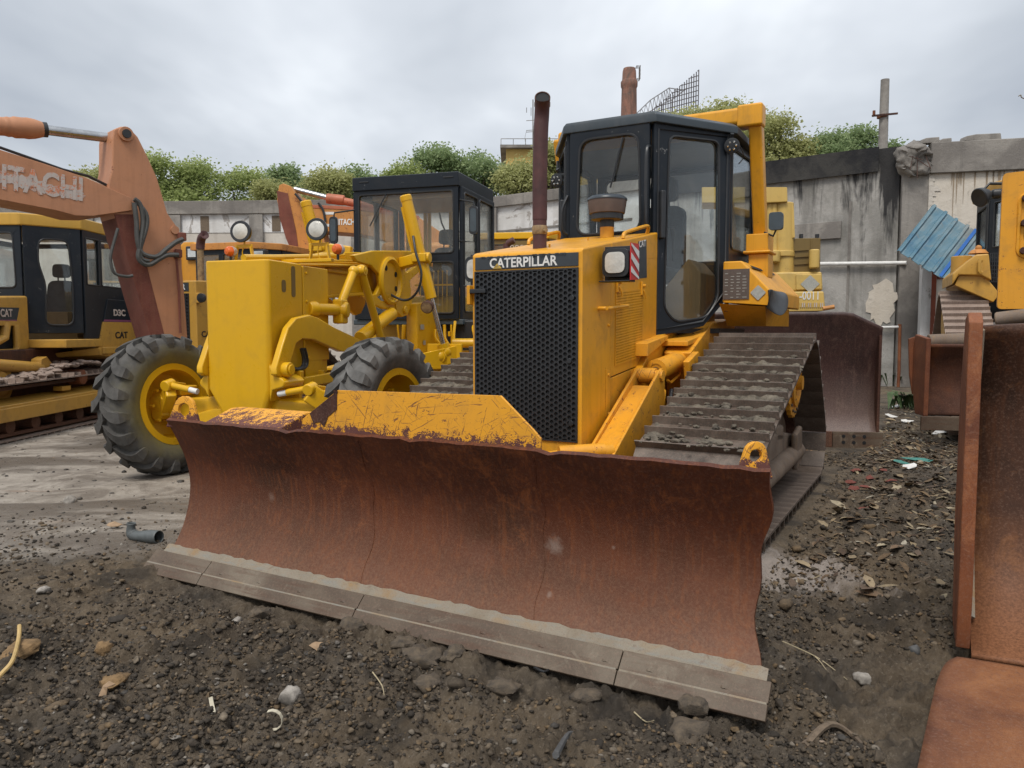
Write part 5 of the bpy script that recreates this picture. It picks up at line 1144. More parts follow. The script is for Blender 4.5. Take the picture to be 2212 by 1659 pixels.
# stick cylinder on top, bucket cylinder behind
A, B_, C_ = e((-60, 258))[0], e((112, 272))[0], e((262, 292))[0]
yc_ = TH/2; f3 = lambda p, y=yc_: Vector((p.x, y, p.z))
b = MB(); d = (f3(B_)-f3(A)).normalized(); b.cyl(f3(A), f3(B_)-d*.10, .088, n=22); b.lathe(f3(B_)-d*.36, d, [(.088, 0), (.096, .03), (.092, .06), (.104, .09), (.10, .16), (.104, .20), (.096, .26), (.075, .33), (.06, .36)], 22); cy = b.build('arm_cylinder', ORG, bm2, smooth=True)
MB().cyl(f3(B_)-d*.02, f3(C_), .050, n=16).build('piston_rod', CHR, cy, smooth=True); MB().cyl(f3(B_)-d*.05, f3(B_)+d*.01, .075, n=16).build('gland', RUB, cy, smooth=True)
A, B_ = e((381, 525))[0], e((405, 700))[0]
b = MB(); b.cyl(f3(A), f3(B_), .040, n=20); d = (f3(B_)-f3(A)).normalized(); b.lathe(f3(B_)-d*.22, d, [(.045, 0), (.055, .02), (.050, .06), (.048, .14), (.062, .16), (.062, .24)], 20); cy = b.build('bucket_cylinder', BRN, arm, smooth=True)
MB().cyl(f3(B_), f3(B_)+d*.5, .03).build('piston_rod', CHR, cy)
# ------------------------------------------------------------------ FAR EXCAVATOR behind the grader
FX = Fr(-3.2, 15.0, 0)
fx = root('excavator', FX, 'weathered orange excavator with folded arm behind the grader, lettering half hidden by a mirror', 'excavator')
e2 = lambda *p: [FX.at(*q, 1, 0) for q in p]
def fprism(pts, y0, y1, name, mat, bev=.01, parent=fx):
    P = e2(*pts); b = MB(); b.prism([(p.x, y0, p.z) for p in P], (0, y1-y0, 0)); return b.build(name, mat, parent, bev)
fa = fprism([(603, 400), (612, 396), (628, 402), (645, 430), (668, 440), (690, 470), (705, 540), (730, 640), (690, 640), (668, 580), (645, 560), (622, 520), (606, 470), (598, 430)], 0, .5, 'arm', ORG2)
fprism([(598, 412), (622, 418), (640, 500), (648, 560), (634, 552), (618, 515), (604, 470)], -.012, .0, 'arm_face', BRN, .002, fa)
fb = fprism([(655, 425), (668, 445), (735, 446), (790, 452), (850, 460), (905, 470), (950, 500), (975, 540), (1000, 600), (1015, 720), (950, 720), (930, 640), (905, 580), (880, 545), (820, 515), (770, 505), (700, 500), (665, 500)], -.05, .6, 'boom', ORG2)
fprism([(672, 443), (790, 449), (905, 467), (905, 474), (790, 456), (672, 450)], -.06, .5, 'boom_top', ORGD, .004, fb)
A, B_, C_ = e2((628, 404))[0], e2((710, 425))[0], e2((850, 452))[0]
MB().cyl((A.x, .25, A.z), (B_.x, .25, B_.z), .055, n=14).build('piston_rod', CHR, fb, smooth=True)
MB().cyl((B_.x-.1, .25, B_.z+.01), (B_.x+.25, .25, B_.z-.03), .10, n=18).cyl((B_.x, .25, B_.z), (C_.x, .25, C_.z), .075, n=18).build('arm_cylinder', ORGD, fb, .02)
A = e2((725, 487))[0]; A2 = e2((770, 487))[0]
text('HITACHI', WHT, fb, (A.x, -.052, A.z), (1, 0, 0), (0, 0, 1), A2.x-A.x, .12, bold=.03)
for q in (e2((725, 462))[0], e2((725, 488))[0]): MB().box(q.x-.2, q.x-.02, -.056, -.051, q.z-.02, q.z+.03).build('white_stripe', WHT, fb)
b = MB()
for pts in (((640, 420), (655, 440), (662, 470), (668, 500)), ((690, 440), (700, 455), (705, 480))): b.tube(spline([(p.x, -.08, p.z) for p in e2(*pts)], 5), .025, 6)
b.build('hose', RUB, fx, smooth=True)
MB().box(2.2, 5.0, -.8, 2.2, 1.0, 2.1).build('upper_body', ORG2, fx, .08); MB().box(.8, 2.1, -.9, .3, 1.1, 2.9).build('cab', ORG2, fx, .1)
MB().box(.6, 5.2, -1.2, -.6, .1, .95).build('track', RUSTD, fx, .2); MB().box(.6, 5.2, 1.8, 2.4, .1, .95).build('track', RUSTD, fx, .2)
MB().box(1.2, 4.4, -.5, 1.7, .55, 1.0).build('car_body', RUSTD, fx, .05)
# ------------------------------------------------------------------ DOZER behind the grader's left shoulder
H = Fr(-5.1, 12.2, 16)
hd = root('bulldozer', H, 'old yellow bulldozer with rusty exhaust elbow behind the grader nose, its name strip mostly hidden', 'bulldozer')
xr = H.at(423, 620, 1, 0).x; xl = xr-.95; zt_ = H.at(415, 606, 1, 0).z
b = MB(); b.prism([(xl, 0, .4), (xl, 0, zt_), (xl, 1.4, zt_+.06), (xl, 1.4, .4)], (xr-xl, 0, 0)); b.build('hood', D3Y, hd, .02)
holes_panel((xl+.06, -.012, .55), (1, 0, 0), (0, 0, 1), xr-xl-.19, zt_-.75, .05, .055, .02, 'grille', BLKP, hd, th=.01)
MB().box(xl+.08, xr-.15, -.002, -.001, .56, zt_-.21).build('radiator_core', DARK, hd)
sp_ = MB().box(xl+.06, xr-.13, -.008, -.001, zt_-.165, zt_-.03).build('name_strip', LOGOB, hd)
text('CATERPILLAR', WHT, sp_, (xl+.10, -.008, zt_-.145), (1, 0, 0), (0, 0, 1), xr-xl-.29, .095, bold=.02)
q = H.at(434, 605, 0, xr+.001); 
MB().box(xr+.0, xr+.07, -.02, .08, 1.72, 1.88).build('lamp_bracket', D3Y, hd, .01); MB().lathe((xr+.1, .0, 1.8), (0, -1, 0), [(0, -.05), (.07, -.03), (.075, .02), (.06, .025), (0, .03)], 18).build('headlamp', BLKP, hd, smooth=True)
text('CAT', BLKP, hd, (xr+.002, .1, 1.18), (0, 1, 0), (0, 0, 1), .3, .10, bold=.02)
q = H.at(434, 590, 1, .35); qt = H.at(434, 530, 1, .35); q2 = H.at(445, 514, 1, .35)
b = MB(); b.cyl((q.x, .35, zt_-.1), (q.x, .35, qt.z-.02), .052, n=16); stk = b.build('exhaust_stack', STKB, hd, smooth=True)
b = MB(); b.tube(spline([(q.x, .35, qt.z-.06), (q.x+.01, .35, qt.z+.03), (q.x+.05, .33, q2.z), (q.x+.14, .28, q2.z+.04)], 5), .068, 16, cap=False); b.lathe((q.x+.11, .30, q2.z+.03), (.9, -.5, .35), [(.066, 0), (.072, .04), (.06, .04), (0, -.0)], 16); b.build('stack_elbow', STK, stk, smooth=True)
ca = H.at(445, 527, 1, 1.5).x; cb = H.at(585, 600, 1, 1.5).x; zc1 = H.at(500, 527, 1, 1.5).z; 
def hwall(p0, p1, holes, name='cab_wall', parent=hd, mat=BLK, z0=1.35, z1=zc1-.1, glass=GLSD, th=.04):
    ax = Vector((p1[0]-p0[0], p1[1]-p0[1], 0)); L = ax.length
    return panel(name, parent, (p0[0], p0[1], 0), ax, (0, 0, 1), [(0, z0), (L, z0), (L, z1), (0, z1)], [[(a, c), (b_, c), (b_, d), (a, d)] for a, b_, c, d in holes], th, mat, glass, .03, .006)
Lc = (cb-.35)-(ca-.2)
hwall((ca-.2, 1.5), (cb-.35, 1.5), [(.08, .50, 1.95, zc1-.18), (.58, Lc-.08, 1.95, zc1-.18)], 'front_wall'); hwall((cb-.35, 1.5), (cb-.05, 1.9), [(.06, .44, 1.6, zc1-.18)], 'door'); hwall((cb-.05, 1.9), (cb-.05, 3.1), [(.1, 1.1, 1.7, zc1-.18)], 'side_wall'); hwall((cb-.05, 3.1), (ca-.2, 3.1), [(.1, 1.3, 1.7, zc1-.18)], 'rear_wall')
b = MB(); b.prism([(ca-.28, 1.42, zc1-.1), (cb-.35, 1.42, zc1-.1), (cb+.02, 1.85, zc1-.1), (cb+.02, 3.2, zc1-.1), (ca-.28, 3.2, zc1-.1)], (0, 0, .12)); b.build('roof', ORG2, hd, .015)
for x in (cb-.18,): MB().box(x-.12, x+.12, 1.42, 1.55, zc1-.32, zc1-.12).build('work_lamp', BLKP, hd, .02); MB().box(x-.09, x+.09, 1.405, 1.419, zc1-.29, zc1-.15).build('lens', REFL, hd, .01)
for sg in (1, -1):
    xm = (xl+xr)/2+sg*1.0
    track(hd, xm, .5, [(.1, .4, .33), (2.9, .4, .33), (2.1, .95, .28)], .19, SHOE, .05)
# ------------------------------------------------------------------ orange-yellow machine further left behind the excavator arm
K = Fr(-6.2, 14.6, 10)
kk = root('wheel_loader', K, 'orange yellow machine with one square headlamp, glimpsed behind the excavator arm', 'wheel loader')
a = K.at(385, 523, 1, 0); c_ = K.at(431, 620, 1, 0)
b = MB(); b.prism([(a.x, 0, 1.35), (a.x, 0, a.z-.08), (a.x+.1, 0, a.z), (c_.x-.08, 0, a.z), (c_.x, 0, a.z-.08), (c_.x, 0, 1.35)], (0, 1.6, 0)); b.build('cowl', paint('orange_cowl', (.62, .27, .02), chip=-.02, dirt=.3), kk, .03)
q = K.at(418, 547, 1, -.02); b = MB(); b.box(q.x-.14, q.x+.14, -.06, -.0, q.z-.13, q.z+.13); hl = b.build('headlamp', BLKP, kk, .02); MB().box(q.x-.09, q.x+.09, -.075, -.061, q.z-.08, q.z+.08).build('lens', REFL, hl, .01)
MB().box(a.x+.2, c_.x+.1, -.05, 0, 1.5, 2.1).build('door', ORG2, kk, .02); MB().box(a.x-1.2, c_.x+.3, .2, 3.2, .8, 1.34).build('chassis', DOZC, kk, .05)
MB().tube([(a.x+.05, -.05, 1.4), (a.x+.0, -.05, a.z-.3), (a.x-.05, -.05, a.z-.1)], .03, 8).build('door_seal', RUB, kk)
for x in (a.x-.9, c_.x+.2):
    for y in (.4, 2.8): b = MB(); wheelrings(b, (x, y, .6), (1, 0, 0), .6, .4); b.build('wheel', TYRE, kk, smooth=True)
# ------------------------------------------------------------------ yellow machine between grader cab and main hood
U = Fr(-.2, 14.2, 8)
uu = root('crawler_loader', U, 'yellow machine with low cab roof and dark exhaust pipe, between grader cab and main hood', 'crawler loader')
a = U.at(1058, 505, 1, 0); c_ = U.at(1203, 520, 1, 0); zt2 = a.z
b = MB(); b.prism([(a.x-.3, 0, zt2-.10), (c_.x-.15, 0, zt2-.10), (c_.x+.1, .5, zt2-.10), (c_.x+.1, 1.8, zt2-.10), (a.x-.3, 1.8, zt2-.10)], (0, 0, .12)); b.build('roof', GRD, uu, .02)
hwall((a.x-.25, .08), (c_.x-.18, .08), [(.15, c_.x-a.x-.1, 1.9, zt2-.2)], 'front_wall', uu, OLIVE, 1.2, zt2-.1, GLSD); hwall((c_.x-.18, .08), (c_.x+.04, .5), [(.08, .4, 1.9, zt2-.2)], 'side_wall', uu, OLIVE, 1.2, zt2-.1, GLSD)
hwall((c_.x+.04, .5), (c_.x+.04, 1.7), [(.08, 1.1, 1.9, zt2-.2)], 'side_wall', uu, OLIVE, 1.2, zt2-.1, GLSD)
sg_ = MB().box(c_.x-.9, c_.x-.25, .0, .03, zt2-.38, zt2-.14).build('sign_board', OLIVE, uu); text('999-46', WHTW, sg_, (c_.x-.86, -.001, zt2-.33), (1, 0, 0), (0, 0, 1), .5, .12)
q = U.at(1094, 540, 1, -.4); b = MB(); b.tube(spline([(q.x, -.4, 1.2), (q.x, -.4, q.z-.05), (q.x+.02, -.4, q.z+.10), (q.x+.14, -.42, q.z+.17)], 5), .06, 14); b.build('exhaust_stack', STK, uu, smooth=True)
MB().box(a.x-.2, c_.x, -1.6, .07, .8, 1.75).build('hood', GRD, uu, .05)
for x_ in (a.x-.4, c_.x-.1): MB().box(x_, x_+.4, -1.8, 2.4, .1, .8).build('track', RUSTD, uu, .2)
MB().box(a.x, c_.x-.1, -1.5, 2.2, .3, .81).build('chassis', RUSTD, uu, .03)
# ------------------------------------------------------------------ PALE MACHINE with big blade behind the main dozer, right
Q = Fr(3.55, 10.9, 14)
qq = root('bulldozer', Q, 'pale yellow bulldozer with cylinder tower and plum brown blade, behind the largest dozer', 'bulldozer')
y_ = lambda l, *p: [Q.at(*s_, 1, l) for s_ in p]
def qp(pts, l0, l1, name, mat=PALE, bev=.012, parent=qq):
    P = y_(l0, *pts); b = MB(); b.prism([(p.x, l0, p.z) for p in P], (0, l1-l0, 0)); return b.build(name, mat, parent, bev)
cf = lambda *p: [B5(*s_) for s_ in p]
qp(cf((-120, 85), (345, 85), (348, 165), (232, 172), (-120, 172)), .4, 1.0, 'tower_beam')
A, B_ = y_(.55, B5(325, 170), B5(325, 570)); b = MB(); b.cyl((A.x, .6, A.z), (B_.x, .6, B_.z), .15, n=24); cy = b.build('tower_cylinder', PALE, qq, .02)
MB().cyl((A.x, .6, A.z-1.45*(A.z-B_.z)/2.2), (A.x, .6, A.z-1.62*(A.z-B_.z)/2.2), .18, n=24).build('cylinder_band', PALE, cy, .01)
for X_, r_ in ((250, .05), (275, .05)):
    A, B_ = y_(.45, B5(X_, 175), B5(X_, 500)); MB().cyl((A.x, .5, A.z), (B_.x, .5, B_.z), r_).build('pipe', PALE, qq)
P = y_(.5, B5(352, 170), B5(375, 165), B5(382, 200), B5(388, 360), B5(372, 365), B5(358, 250)); b = MB(); b.prism([(p.x, .5, p.z) for p in P], (0, .12, 0)); b.build('side_bracket', PALE, qq, .01)
P = y_(.4, B5(275, 430), B5(265, 480), B5(250, 495)); b = MB(); b.cyl((P[0].x, .4, P[0].z), (P[2].x+.05, .4, P[2].z), .09); b.build('link', PALE, qq, .02); MB().cyl((P[0].x+.55, .4, P[0].z), (P[0].x+.55, .4, P[2].z-.1), .07).build('link', PALE, qq, .02)
rp = qp(cf((355, 365), (527, 362), (525, 545), (355, 548)), .55, .62, 'radiator_guard', OLIVE, .006)
for yy in (430, 465, 505):
    P = y_(.54, B5(385, yy), B5(462, yy-5)); MB().beam((P[0].x, .54, P[0].z), (P[1].x, .54, P[1].z), .02, .02).build('guard_rib', OLIVE, rp)
qp(cf((475, 366), (480, 366), (478, 545), (473, 545)), .535, .55, 'guard_rib', OLIVE, .002, rp)
for xx in (422, 510):
    P = y_(.55, B5(xx, 352))[0]; MB().cyl((P.x, .58, P.z-.1), (P.x, .58, P.z+.03), .03, n=10).build('knob', BLKP, rp)
qp(cf((200, 548), (535, 545), (540, 650), (200, 655)), .40, 1.6, 'rear_case', PALE, .03)
qp(cf((392, 560), (532, 560), (534, 640), (395, 645)), .37, .40, 'case_door', PALE, .01)
P = y_(.36, B5(470, 613))[0]; MB().prism([(P.x+q.x, .362, P.z+q.y) for q in rnd([(.13, 0), (0, .13), (-.13, 0), (0, -.13)], .01)], (0, .004, 0)).build('diamond_label', LBLS, qq)
lw = qp(cf((200, 655), (545, 653), (552, 735), (545, 760), (200, 765)), .30, 1.5, 'lower_case', PALE, .02)
A, B_ = y_(.29, B5(412, 700), B5(515, 697)); text('-0011', WHT, lw, (A.x, .298, A.z), (1, 0, 0), (0, 0, 1), B_.x-A.x, .12, bold=.01)
for k in range(12): P = y_(.28, B5(415+11*k, 740), B5(421+11*k, 715)); MB().box(P[0].x, P[1].x, .285, .299, P[0].z, P[1].z).build('cooling_slot', WHTW if k % 3 else PALE, lw)
MB().tube([(p.x, .2, p.z) for p in y_(.2, B5(540, 748), B5(602, 737))], .03, 8).build('tow_bar', ORG2, lw)
qp(cf((300, 765), (545, 765), (545, 800), (300, 800)), .6, 1.4, 'undercase', DARK, .01)
MB().box(-.6, .7, 1.6, 3.4, .35, 1.3).build('body', PALE, qq, .05)
for sg in (-1, 1): track(qq, .0+sg*.7, .5, [(.9, .42, .35), (3.6, .42, .35)], .2, SHOE, .05)
# its blade, concave face to us
BD = Fr(4.1, 8.55, 10)
P = [BD.at(*p, 1, 0) for p in ((1640, 690), (1835, 697), (1905, 728), (1898, 930), (1640, 940))]
b = MB(); cvx = spline([(.0, .10, 0), (.10, .35, 0), (.13, .8, 0), (.06, 1.2, 0), (-.02, 1.50, 0)], 5)
x0_, x1_ = P[0].x-1.2, P[2].x
vs = []; NXb = 24
for (dy, zf, _) in cvx:
    for k in range(NXb+1):
        x = x0_+(x1_-x0_)*k/NXb; zm = 1.50 if x < P[1].x else 1.50-(x-P[1].x)/(P[2].x-P[1].x)*.17
        zz_ = .10+(zf-.10)*(zm-.10)/1.4; vs.append((x, dy, zz_))
m_, n_ = len(cvx), NXb+1
fs = [(i*n_+k+n_, i*n_+k+n_+1, i*n_+k+1, i*n_+k) for i in range(m_-1) for k in range(NXb)]
M2 = Matrix.Translation((BD.o[0], BD.o[1], 0)) @ Matrix.Rotation(-BD.a, 4, 'Z'); Qi = (Matrix.Translation((Q.o[0], Q.o[1], 0)) @ Matrix.Rotation(-Q.a, 4, 'Z')).inverted()
b.add([Qi @ M2 @ Vector(v) for v in vs], [tuple(reversed(f)) for f in fs]); rbm = rust('plum_rust', [(.025, .012, .012), (.045, .02, .018), (.065, .03, .026), (.10, .055, .045), (.15, .10, .075)], streak=.4, grain=.3, rough=.5, spec=.5, dust=(.1, .85, (.17, .12, .10), .85))
qb = b.build('blade', rbm, qq, smooth=True); sm = qb.modifiers.new('s', 'SOLIDIFY'); sm.thickness = .03; sm.offset = 1
TM = Qi @ M2
def bb(x0, x1, y0, y1, z0, z1, name, mat, bev=.004):
    b = MB().box(x0, x1, y0, y1, z0, z1); b.v = [tuple(TM @ Vector(v)) for v in b.v]; return b.build(name, mat, qb, bev)
bb(x0_, x1_-.5, -.035, .0, -.03, .15, 'cutting_edge', RUSTD); e_ = bb(x1_-.495, x1_+.04, -.04, .0, -.06, .15, 'end_bit', EDGE)
b = MB()
for k in range(6): q = TM @ Vector((x1_-.38+.11*(k % 3), -.042, .03+.07*(k//3))); b.cyl(q, q+V(0, -.002, 0), .02, n=10)
b.build('bolt_hole', DARK, e_)
bb(x1_-.03, x1_, -.02, .12, .15, 1.30, 'end_plate', RUSTD)
# ------------------------------------------------------------------ RIGHT BULLDOZER (beyond), its track, fender and small cab
Z = Fr(6.48, 8.59, 24)
zd = root('bulldozer', Z, 'ochre bulldozer with ribbed track, black cab and round lamp before the cream wall', 'bulldozer')
cz = lambda *p: [C4(*s_) for s_ in p]
zy = lambda l, *p: [Z.at(*s_, 1, l) for s_ in cz(*p)]
xm = -1.05
for sg in (0, 1):
    t, _ = track(zd, xm+sg*2.1, .56, [(.25, .42, .34), (3.0, .42, .34), (1.95, 1.42, .36)], .165, SHOEL, .045)
    xs_ = xm+sg*2.1; d_ = -1 if sg == 0 else 1
    MB().lathe((xs_+.16*d_, 1.95, 1.42), (d_, 0, 0), [(.32, 0), (.32, .05), (.25, .06), (.12, .04), (0, .07)], 30).build('sprocket', D3Y, zd, smooth=True)
    MB().box(xs_-.15, xs_+.15, .3, 3.0, .2, .56).build('track_frame', FRAMEM, zd, .03)
    for y in (.25, 3.0): b = MB(); wheelrings(b, (xs_, y, .42), (1, 0, 0), .28, .14); b.build('idler', D3Y, zd, smooth=True)
P = zy(1.5, (330, 772), (332, 705), (390, 655), (470, 592), (545, 588), (560, 745), (500, 715), (370, 712))
b = MB(); b.prism([(p.x, 1.5, p.z) for p in P], (0, 1.3, 0)); b.build('fender_tank', D3Y, zd, .02)
P = zy(1.56, (345, 772), (370, 715), (520, 715), (590, 800), (600, 830), (570, 870)); b = MB(); b.prism([(p.x, 1.56, p.z) for p in P], (0, 1.2, 0)); b.build('tank_skirt', D3Y, zd, .01)
P = zy(2.0, (385, 625), (385, 604)); MB().cyl((P[0].x, 2.0, P[0].z-.2), (P[0].x, 2.0, P[1].z), .13, n=20).build('filler', D3Y, zd, .01)
P = zy(1.7, (482, 590), (482, 565)); MB().cyl((P[0].x, 1.7, P[0].z), (P[0].x, 1.7, P[1].z), .13, .08).ico((P[0].x, 1.7, P[1].z+.02), .05).build('cap', ORG2, zd, .01)
P = zy(1.45, (498, 625), (492, 640), (492, 690), (500, 700)); MB().tube([(p.x, 1.45, p.z) for p in P], .03, 6).build('grab_handle', D3Y, zd)
cl_ = zy(1.9, (515, 560), (575, 285), (640, 200), (640, 860)); xa_, zb_, zt_ = cl_[0].x+.02, cl_[0].z-1.0, cl_[2].z
c1, c2 = (xa_+.12, 2.35), (xa_+.48, 1.85)
hwall((xa_+.10, 3.4), c1, [(.1, .9, zb_+1.05, zt_-.15)], 'side_wall', zd, BLK, zb_, zt_, GLS); hwall(c1, c2, [(.08, .54, zb_+1.05, zt_-.15)], 'door', zd, BLK, zb_, zt_, GLS)
hwall(c2, (xa_+1.3, 1.85), [(.08, .74, zb_+1.0, zt_-.15)], 'front_wall', zd, BLK, zb_, zt_, GLS); hwall((xa_+1.3, 1.85), (xa_+1.6, 3.4), [(.1, 1.4, zb_+1.0, zt_-.15)], 'side_wall', zd, BLK, zb_, zt_, GLS); hwall((xa_+1.6, 3.4), (xa_+.1, 3.4), [(.1, 1.4, zb_+1.0, zt_-.15)], 'rear_wall', zd, BLK, zb_, zt_, GLS)
b = MB(); b.prism([(xa_+.10, 2.3, zt_), (xa_+.45, 1.75, zt_), (xa_+1.4, 1.75, zt_), (xa_+1.7, 3.5, zt_), (xa_, 3.5, zt_)], (0, 0, .14)); b.build('roof', D3Y, zd, .03)
P = zy(1.7, (555, 585), (640, 750)); gm = MB()
for k in range(8): x = P[0].x+(P[1].x-P[0].x)*k/7; gm.tube([(x, 1.72, P[0].z), (x, 1.72, P[1].z)], .006, 4); z_ = P[0].z+(P[1].z-P[0].z)*k/7; gm.tube([(P[0].x, 1.72, z_), (P[1].x, 1.72, z_)], .006, 4)
gm.build('wire_guard', BLKP, zd)
MB().box(-.75, .75, .3, 3.2, .5, 1.3).build('main_frame', D3Y, zd, .03)
q = Z.at(*C4(508, 255), 1, 1.6); d = V(-.75, -.6, -.35).normalized()
b = MB(); b.lathe(q, d, [(0, -.11), (.07, -.09), (.12, .0), (.13, .06), (.12, .07), (0, .06)], 20); wl = b.build('work_lamp', RUB, zd, smooth=True); MB().tube([q+V(0, .0, .08), q+V(.08, .05, .17), q+V(.45, .1, .15)], .02, 6).build('lamp_arm', RUB, wl)
P = zy(1.7, (555, 215), (630, 262)); MB().box(P[0].x, P[1].x, 1.66, 1.84, P[1].z, P[0].z).build('lamp_box', RUB, zd, .04)
# its little blade with side plates, held just above the ground
ZW = Fr(4.62, 8.35, 10)
w_ = lambda *p: [ZW.at(*s_, 1, 0) for s_ in cz(*p)]
P = w_((203, 1112), (370, 1108), (360, 1535), (150, 1600), (178, 1530))
Zi = (Matrix.Translation((Z.o[0], Z.o[1], 0)) @ Matrix.Rotation(-Z.a, 4, 'Z')).inverted(); ZM = Zi @ Matrix.Translation((ZW.o[0], ZW.o[1], 0)) @ Matrix.Rotation(-ZW.a, 4, 'Z')
def zpart(b, name, mat, bev=.006, parent=zd, **k):
    b.v = [tuple(ZM @ Vector(v)) for v in b.v]; return b.build(name, mat, parent, bev, **k)
ORB = rust('small_blade_rust', [(.045, .018, .012), (.09, .035, .02), (.20, .065, .02), (.12, .045, .02), (.16, .09, .05)], streak=.2, grain=.3, rough=.75, scale=1.3)
zT, zB = P[0].z, P[4].z; hB = zT-zB
b = MB(); pf = spline([(.0, zT, 0), (.14, zT-hB*.3, 0), (.16, zB+hB*.35, 0), (.02, zB, 0)], 6); xx0, xx1 = P[0].x, P[0].x+2.0
vs = [(x, q[0], q[1]) for q in pf for x in (xx0, xx1)]; b.add(vs, [(2*i, 2*i+1, 2*i+3, 2*i+2) for i in range(len(pf)-1)])
zb2 = zpart(b, 'blade', ORB, 0, smooth=True); sm = zb2.modifiers.new('s', 'SOLIDIFY'); sm.thickness = .03; sm.offset = -1
zpart(MB().box(xx0-.08, xx1, -.06, -.02, P[3].z-.02, zB), 'cutting_edge', EDGE, .006, zb2)
b = MB(); b.prism([(xx0-.01, -.06, zT+.06), (xx0-.01, .30, zT+.10), (xx0-.01, .42, zT-hB*.35), (xx0-.01, .22, zB), (xx0-.01, -.05, zB)], (-.05, 0, 0)); zpart(b, 'side_plate', RUSTO, .008, zb2)
sp2 = w_((128, 1085), (180, 1068), (182, 1310), (172, 1420), (150, 1420), (133, 1310)); b = MB(); b.prism([(p.x+.02, .34, p.z) for p in sp2], (0, .03, 0)); zpart(b, 'wing_plate', RUSTO, .006, zb2)
b = MB(); b.cyl((xx0+.08, .30, zT+.02), (xx0+.7, .30, zT+.05), .08, n=18); zpart(b, 'tilt_cylinder', FRAMEM, .01, zb2)
b = MB(); b.box(xx0+.2, xx0+.4, .2, 1.2, zB+.3, zB+.5); zpart(b, 'push_arm', D3Y, .02, zb2)
# ------------------------------------------------------------------ FOREGROUND RIGHT: machine with rusty blade and floor plate, yellow guard behind
J = Fr(1.86, 3.0, 28)
jj = root('track_loader', J, 'rust orange bucket in the right foreground with a yellow guard plate rising behind it', 'track loader')
# wing / side plate seen nearly edge-on
pt = lambda px, l: J.at(px[0], px[1], 1, l)
xe = pt((2085, 900), 0).x
b = MB(); spn = spline([(0, .01, 0), (-.03, .30, 0), (-.015, .8, 0), (.01, 1.1, 0), (.03, 1.33, 0)], 5)
P = [(xe, .0+q[0], q[1]) for q in spn] + [(xe, .12, 1.37), (xe, .30, 1.35), (xe, .48, 1.0), (xe, .50, .4), (xe, .34, .01)]
b.prism(P, (.05, 0, 0)); bk = b.build('bucket', RUSTO, jj, .006, seg=2)
# back sheet running right and curving into the floor
x0b = xe+.055; b = MB(); pf = spline([(.34, 1.31, 0), (.46, 1.0, 0), (.46, .62, 0), (.36, .27, 0), (.16, .08, 0), (-.04, .006, 0)], 7)
vs = []; K_ = 14
for q in pf:
    for k in range(K_+1): x = x0b+2.0*k/K_; vs.append((x, q[0]+.006*math.sin(x*5), q[1]+(.06*(x-x0b) if q is pf[0] else 0)))
n_ = K_+1; b.add(vs, [(i*n_+k, i*n_+k+1, i*n_+k+n_+1, i*n_+k+n_) for i in range(len(pf)-1) for k in range(K_)])
IN = rust('bucket_inside_rust', [(.026, .013, .008), (.055, .023, .012), (.095, .038, .016), (.15, .055, .02), (.20, .085, .03)], streak=.35, grain=.35, rough=.7, dust=(.0, .52, (.24, .10, .045), .9))
bs_ = b.build('back_sheet', IN, bk, smooth=True); sm = bs_.modifiers.new('s', 'SOLIDIFY'); sm.thickness = .025; sm.offset = 1
MB().tube([(x0b+.004, .28, 1.30), (x0b+.004, .42, 1.0), (x0b+.004, .42, .62), (x0b+.004, .32, .29), (x0b+.004, .13, .10)], .014, 6).build('weld_seam', SAND, bk, smooth=True)
# floor plate: broad tongue coming towards the camera and dropping, left corner rounded
FL = rust('floor_plate_rust', [(.10, .038, .02), (.18, .07, .03), (.27, .115, .048), (.14, .05, .028), (.085, .042, .032)], streak=.35, grain=.4, rough=.7, scale=1.6)
fpts = [J.at(*p_, 2, z_) for p_, z_ in (((2068, 1430), .006), ((2044, 1443), .004), ((2026, 1478), -.002), ((2013, 1530), -.010), ((1985, 1659), -.03), ((1966, 1750), -.05))]
b = MB(); vs = []; rows = 12; cols = 16
lx = spline(fpts, 3); rows = len(lx)
for i, q in enumerate(lx):
    for k in range(cols+1):
        x = q[0] + (x0b+2.0-q[0])*(k/cols)**1.5; y = q[1] if k else q[1]; zz_ = q[2] + .004*math.sin(min(1, k/4)*1.57)
        vs.append((x, y, zz_))
n_ = cols+1; b.add(vs, [(i*n_+k+n_, i*n_+k+n_+1, i*n_+k+1, i*n_+k) for i in range(rows-1) for k in range(cols)])
b.f = [tuple(reversed(f)) for f in b.f]
fo = b.build('floor_plate', FL, bk, smooth=True); sm = fo.modifiers.new('s', 'SOLIDIFY'); sm.thickness = .022; sm.offset = -1
q = J.at(2180, 1378, 1, .30); MB().beam((q.x-.003, q.y+.08, q.z+.025), (q.x+.006, q.y+.07, q.z-.03), .012, .004).build('chalk_mark', WHT, bk)
# yellow guard plate and lower cylinder behind
q0 = J.at(2165, 378, 1, 2.6); q1 = J.at(2165, 668, 1, 2.6)
hs = [rnd([(q0.x+.13+a, z0_), (q0.x+.50, z0_), (q0.x+.50, z1_), (q0.x+.13+a, z1_)], .05) for a, z0_, z1_ in ((.04, q0.z-.36, q0.z-.15), (.0, q1.z+.42, q1.z+.62), (.04, q1.z+.10, q1.z+.30))]
b = MB(); b.plate((0, 2.6, 0), (1, 0, 0), (0, 0, 1), rnd([(q0.x, q1.z), (q0.x+1.6, q1.z), (q0.x+1.6, q0.z+.05), (q0.x, q0.z)], .03), hs, .06); gp_ = b.build('guard_plate', DOZC, jj, .012)
MB().box(q0.x+.02, q0.x+1.5, 2.66, 2.67, q1.z+.05, q0.z-.05).build('radiator_core', DARK, gp_)
hc_ = rnd([(q0.x+.10, q1.z+.34), (q0.x+.6, q1.z+.34), (q0.x+.6, q1.z+.75), (q0.x+.10, q1.z+.75)], .06)
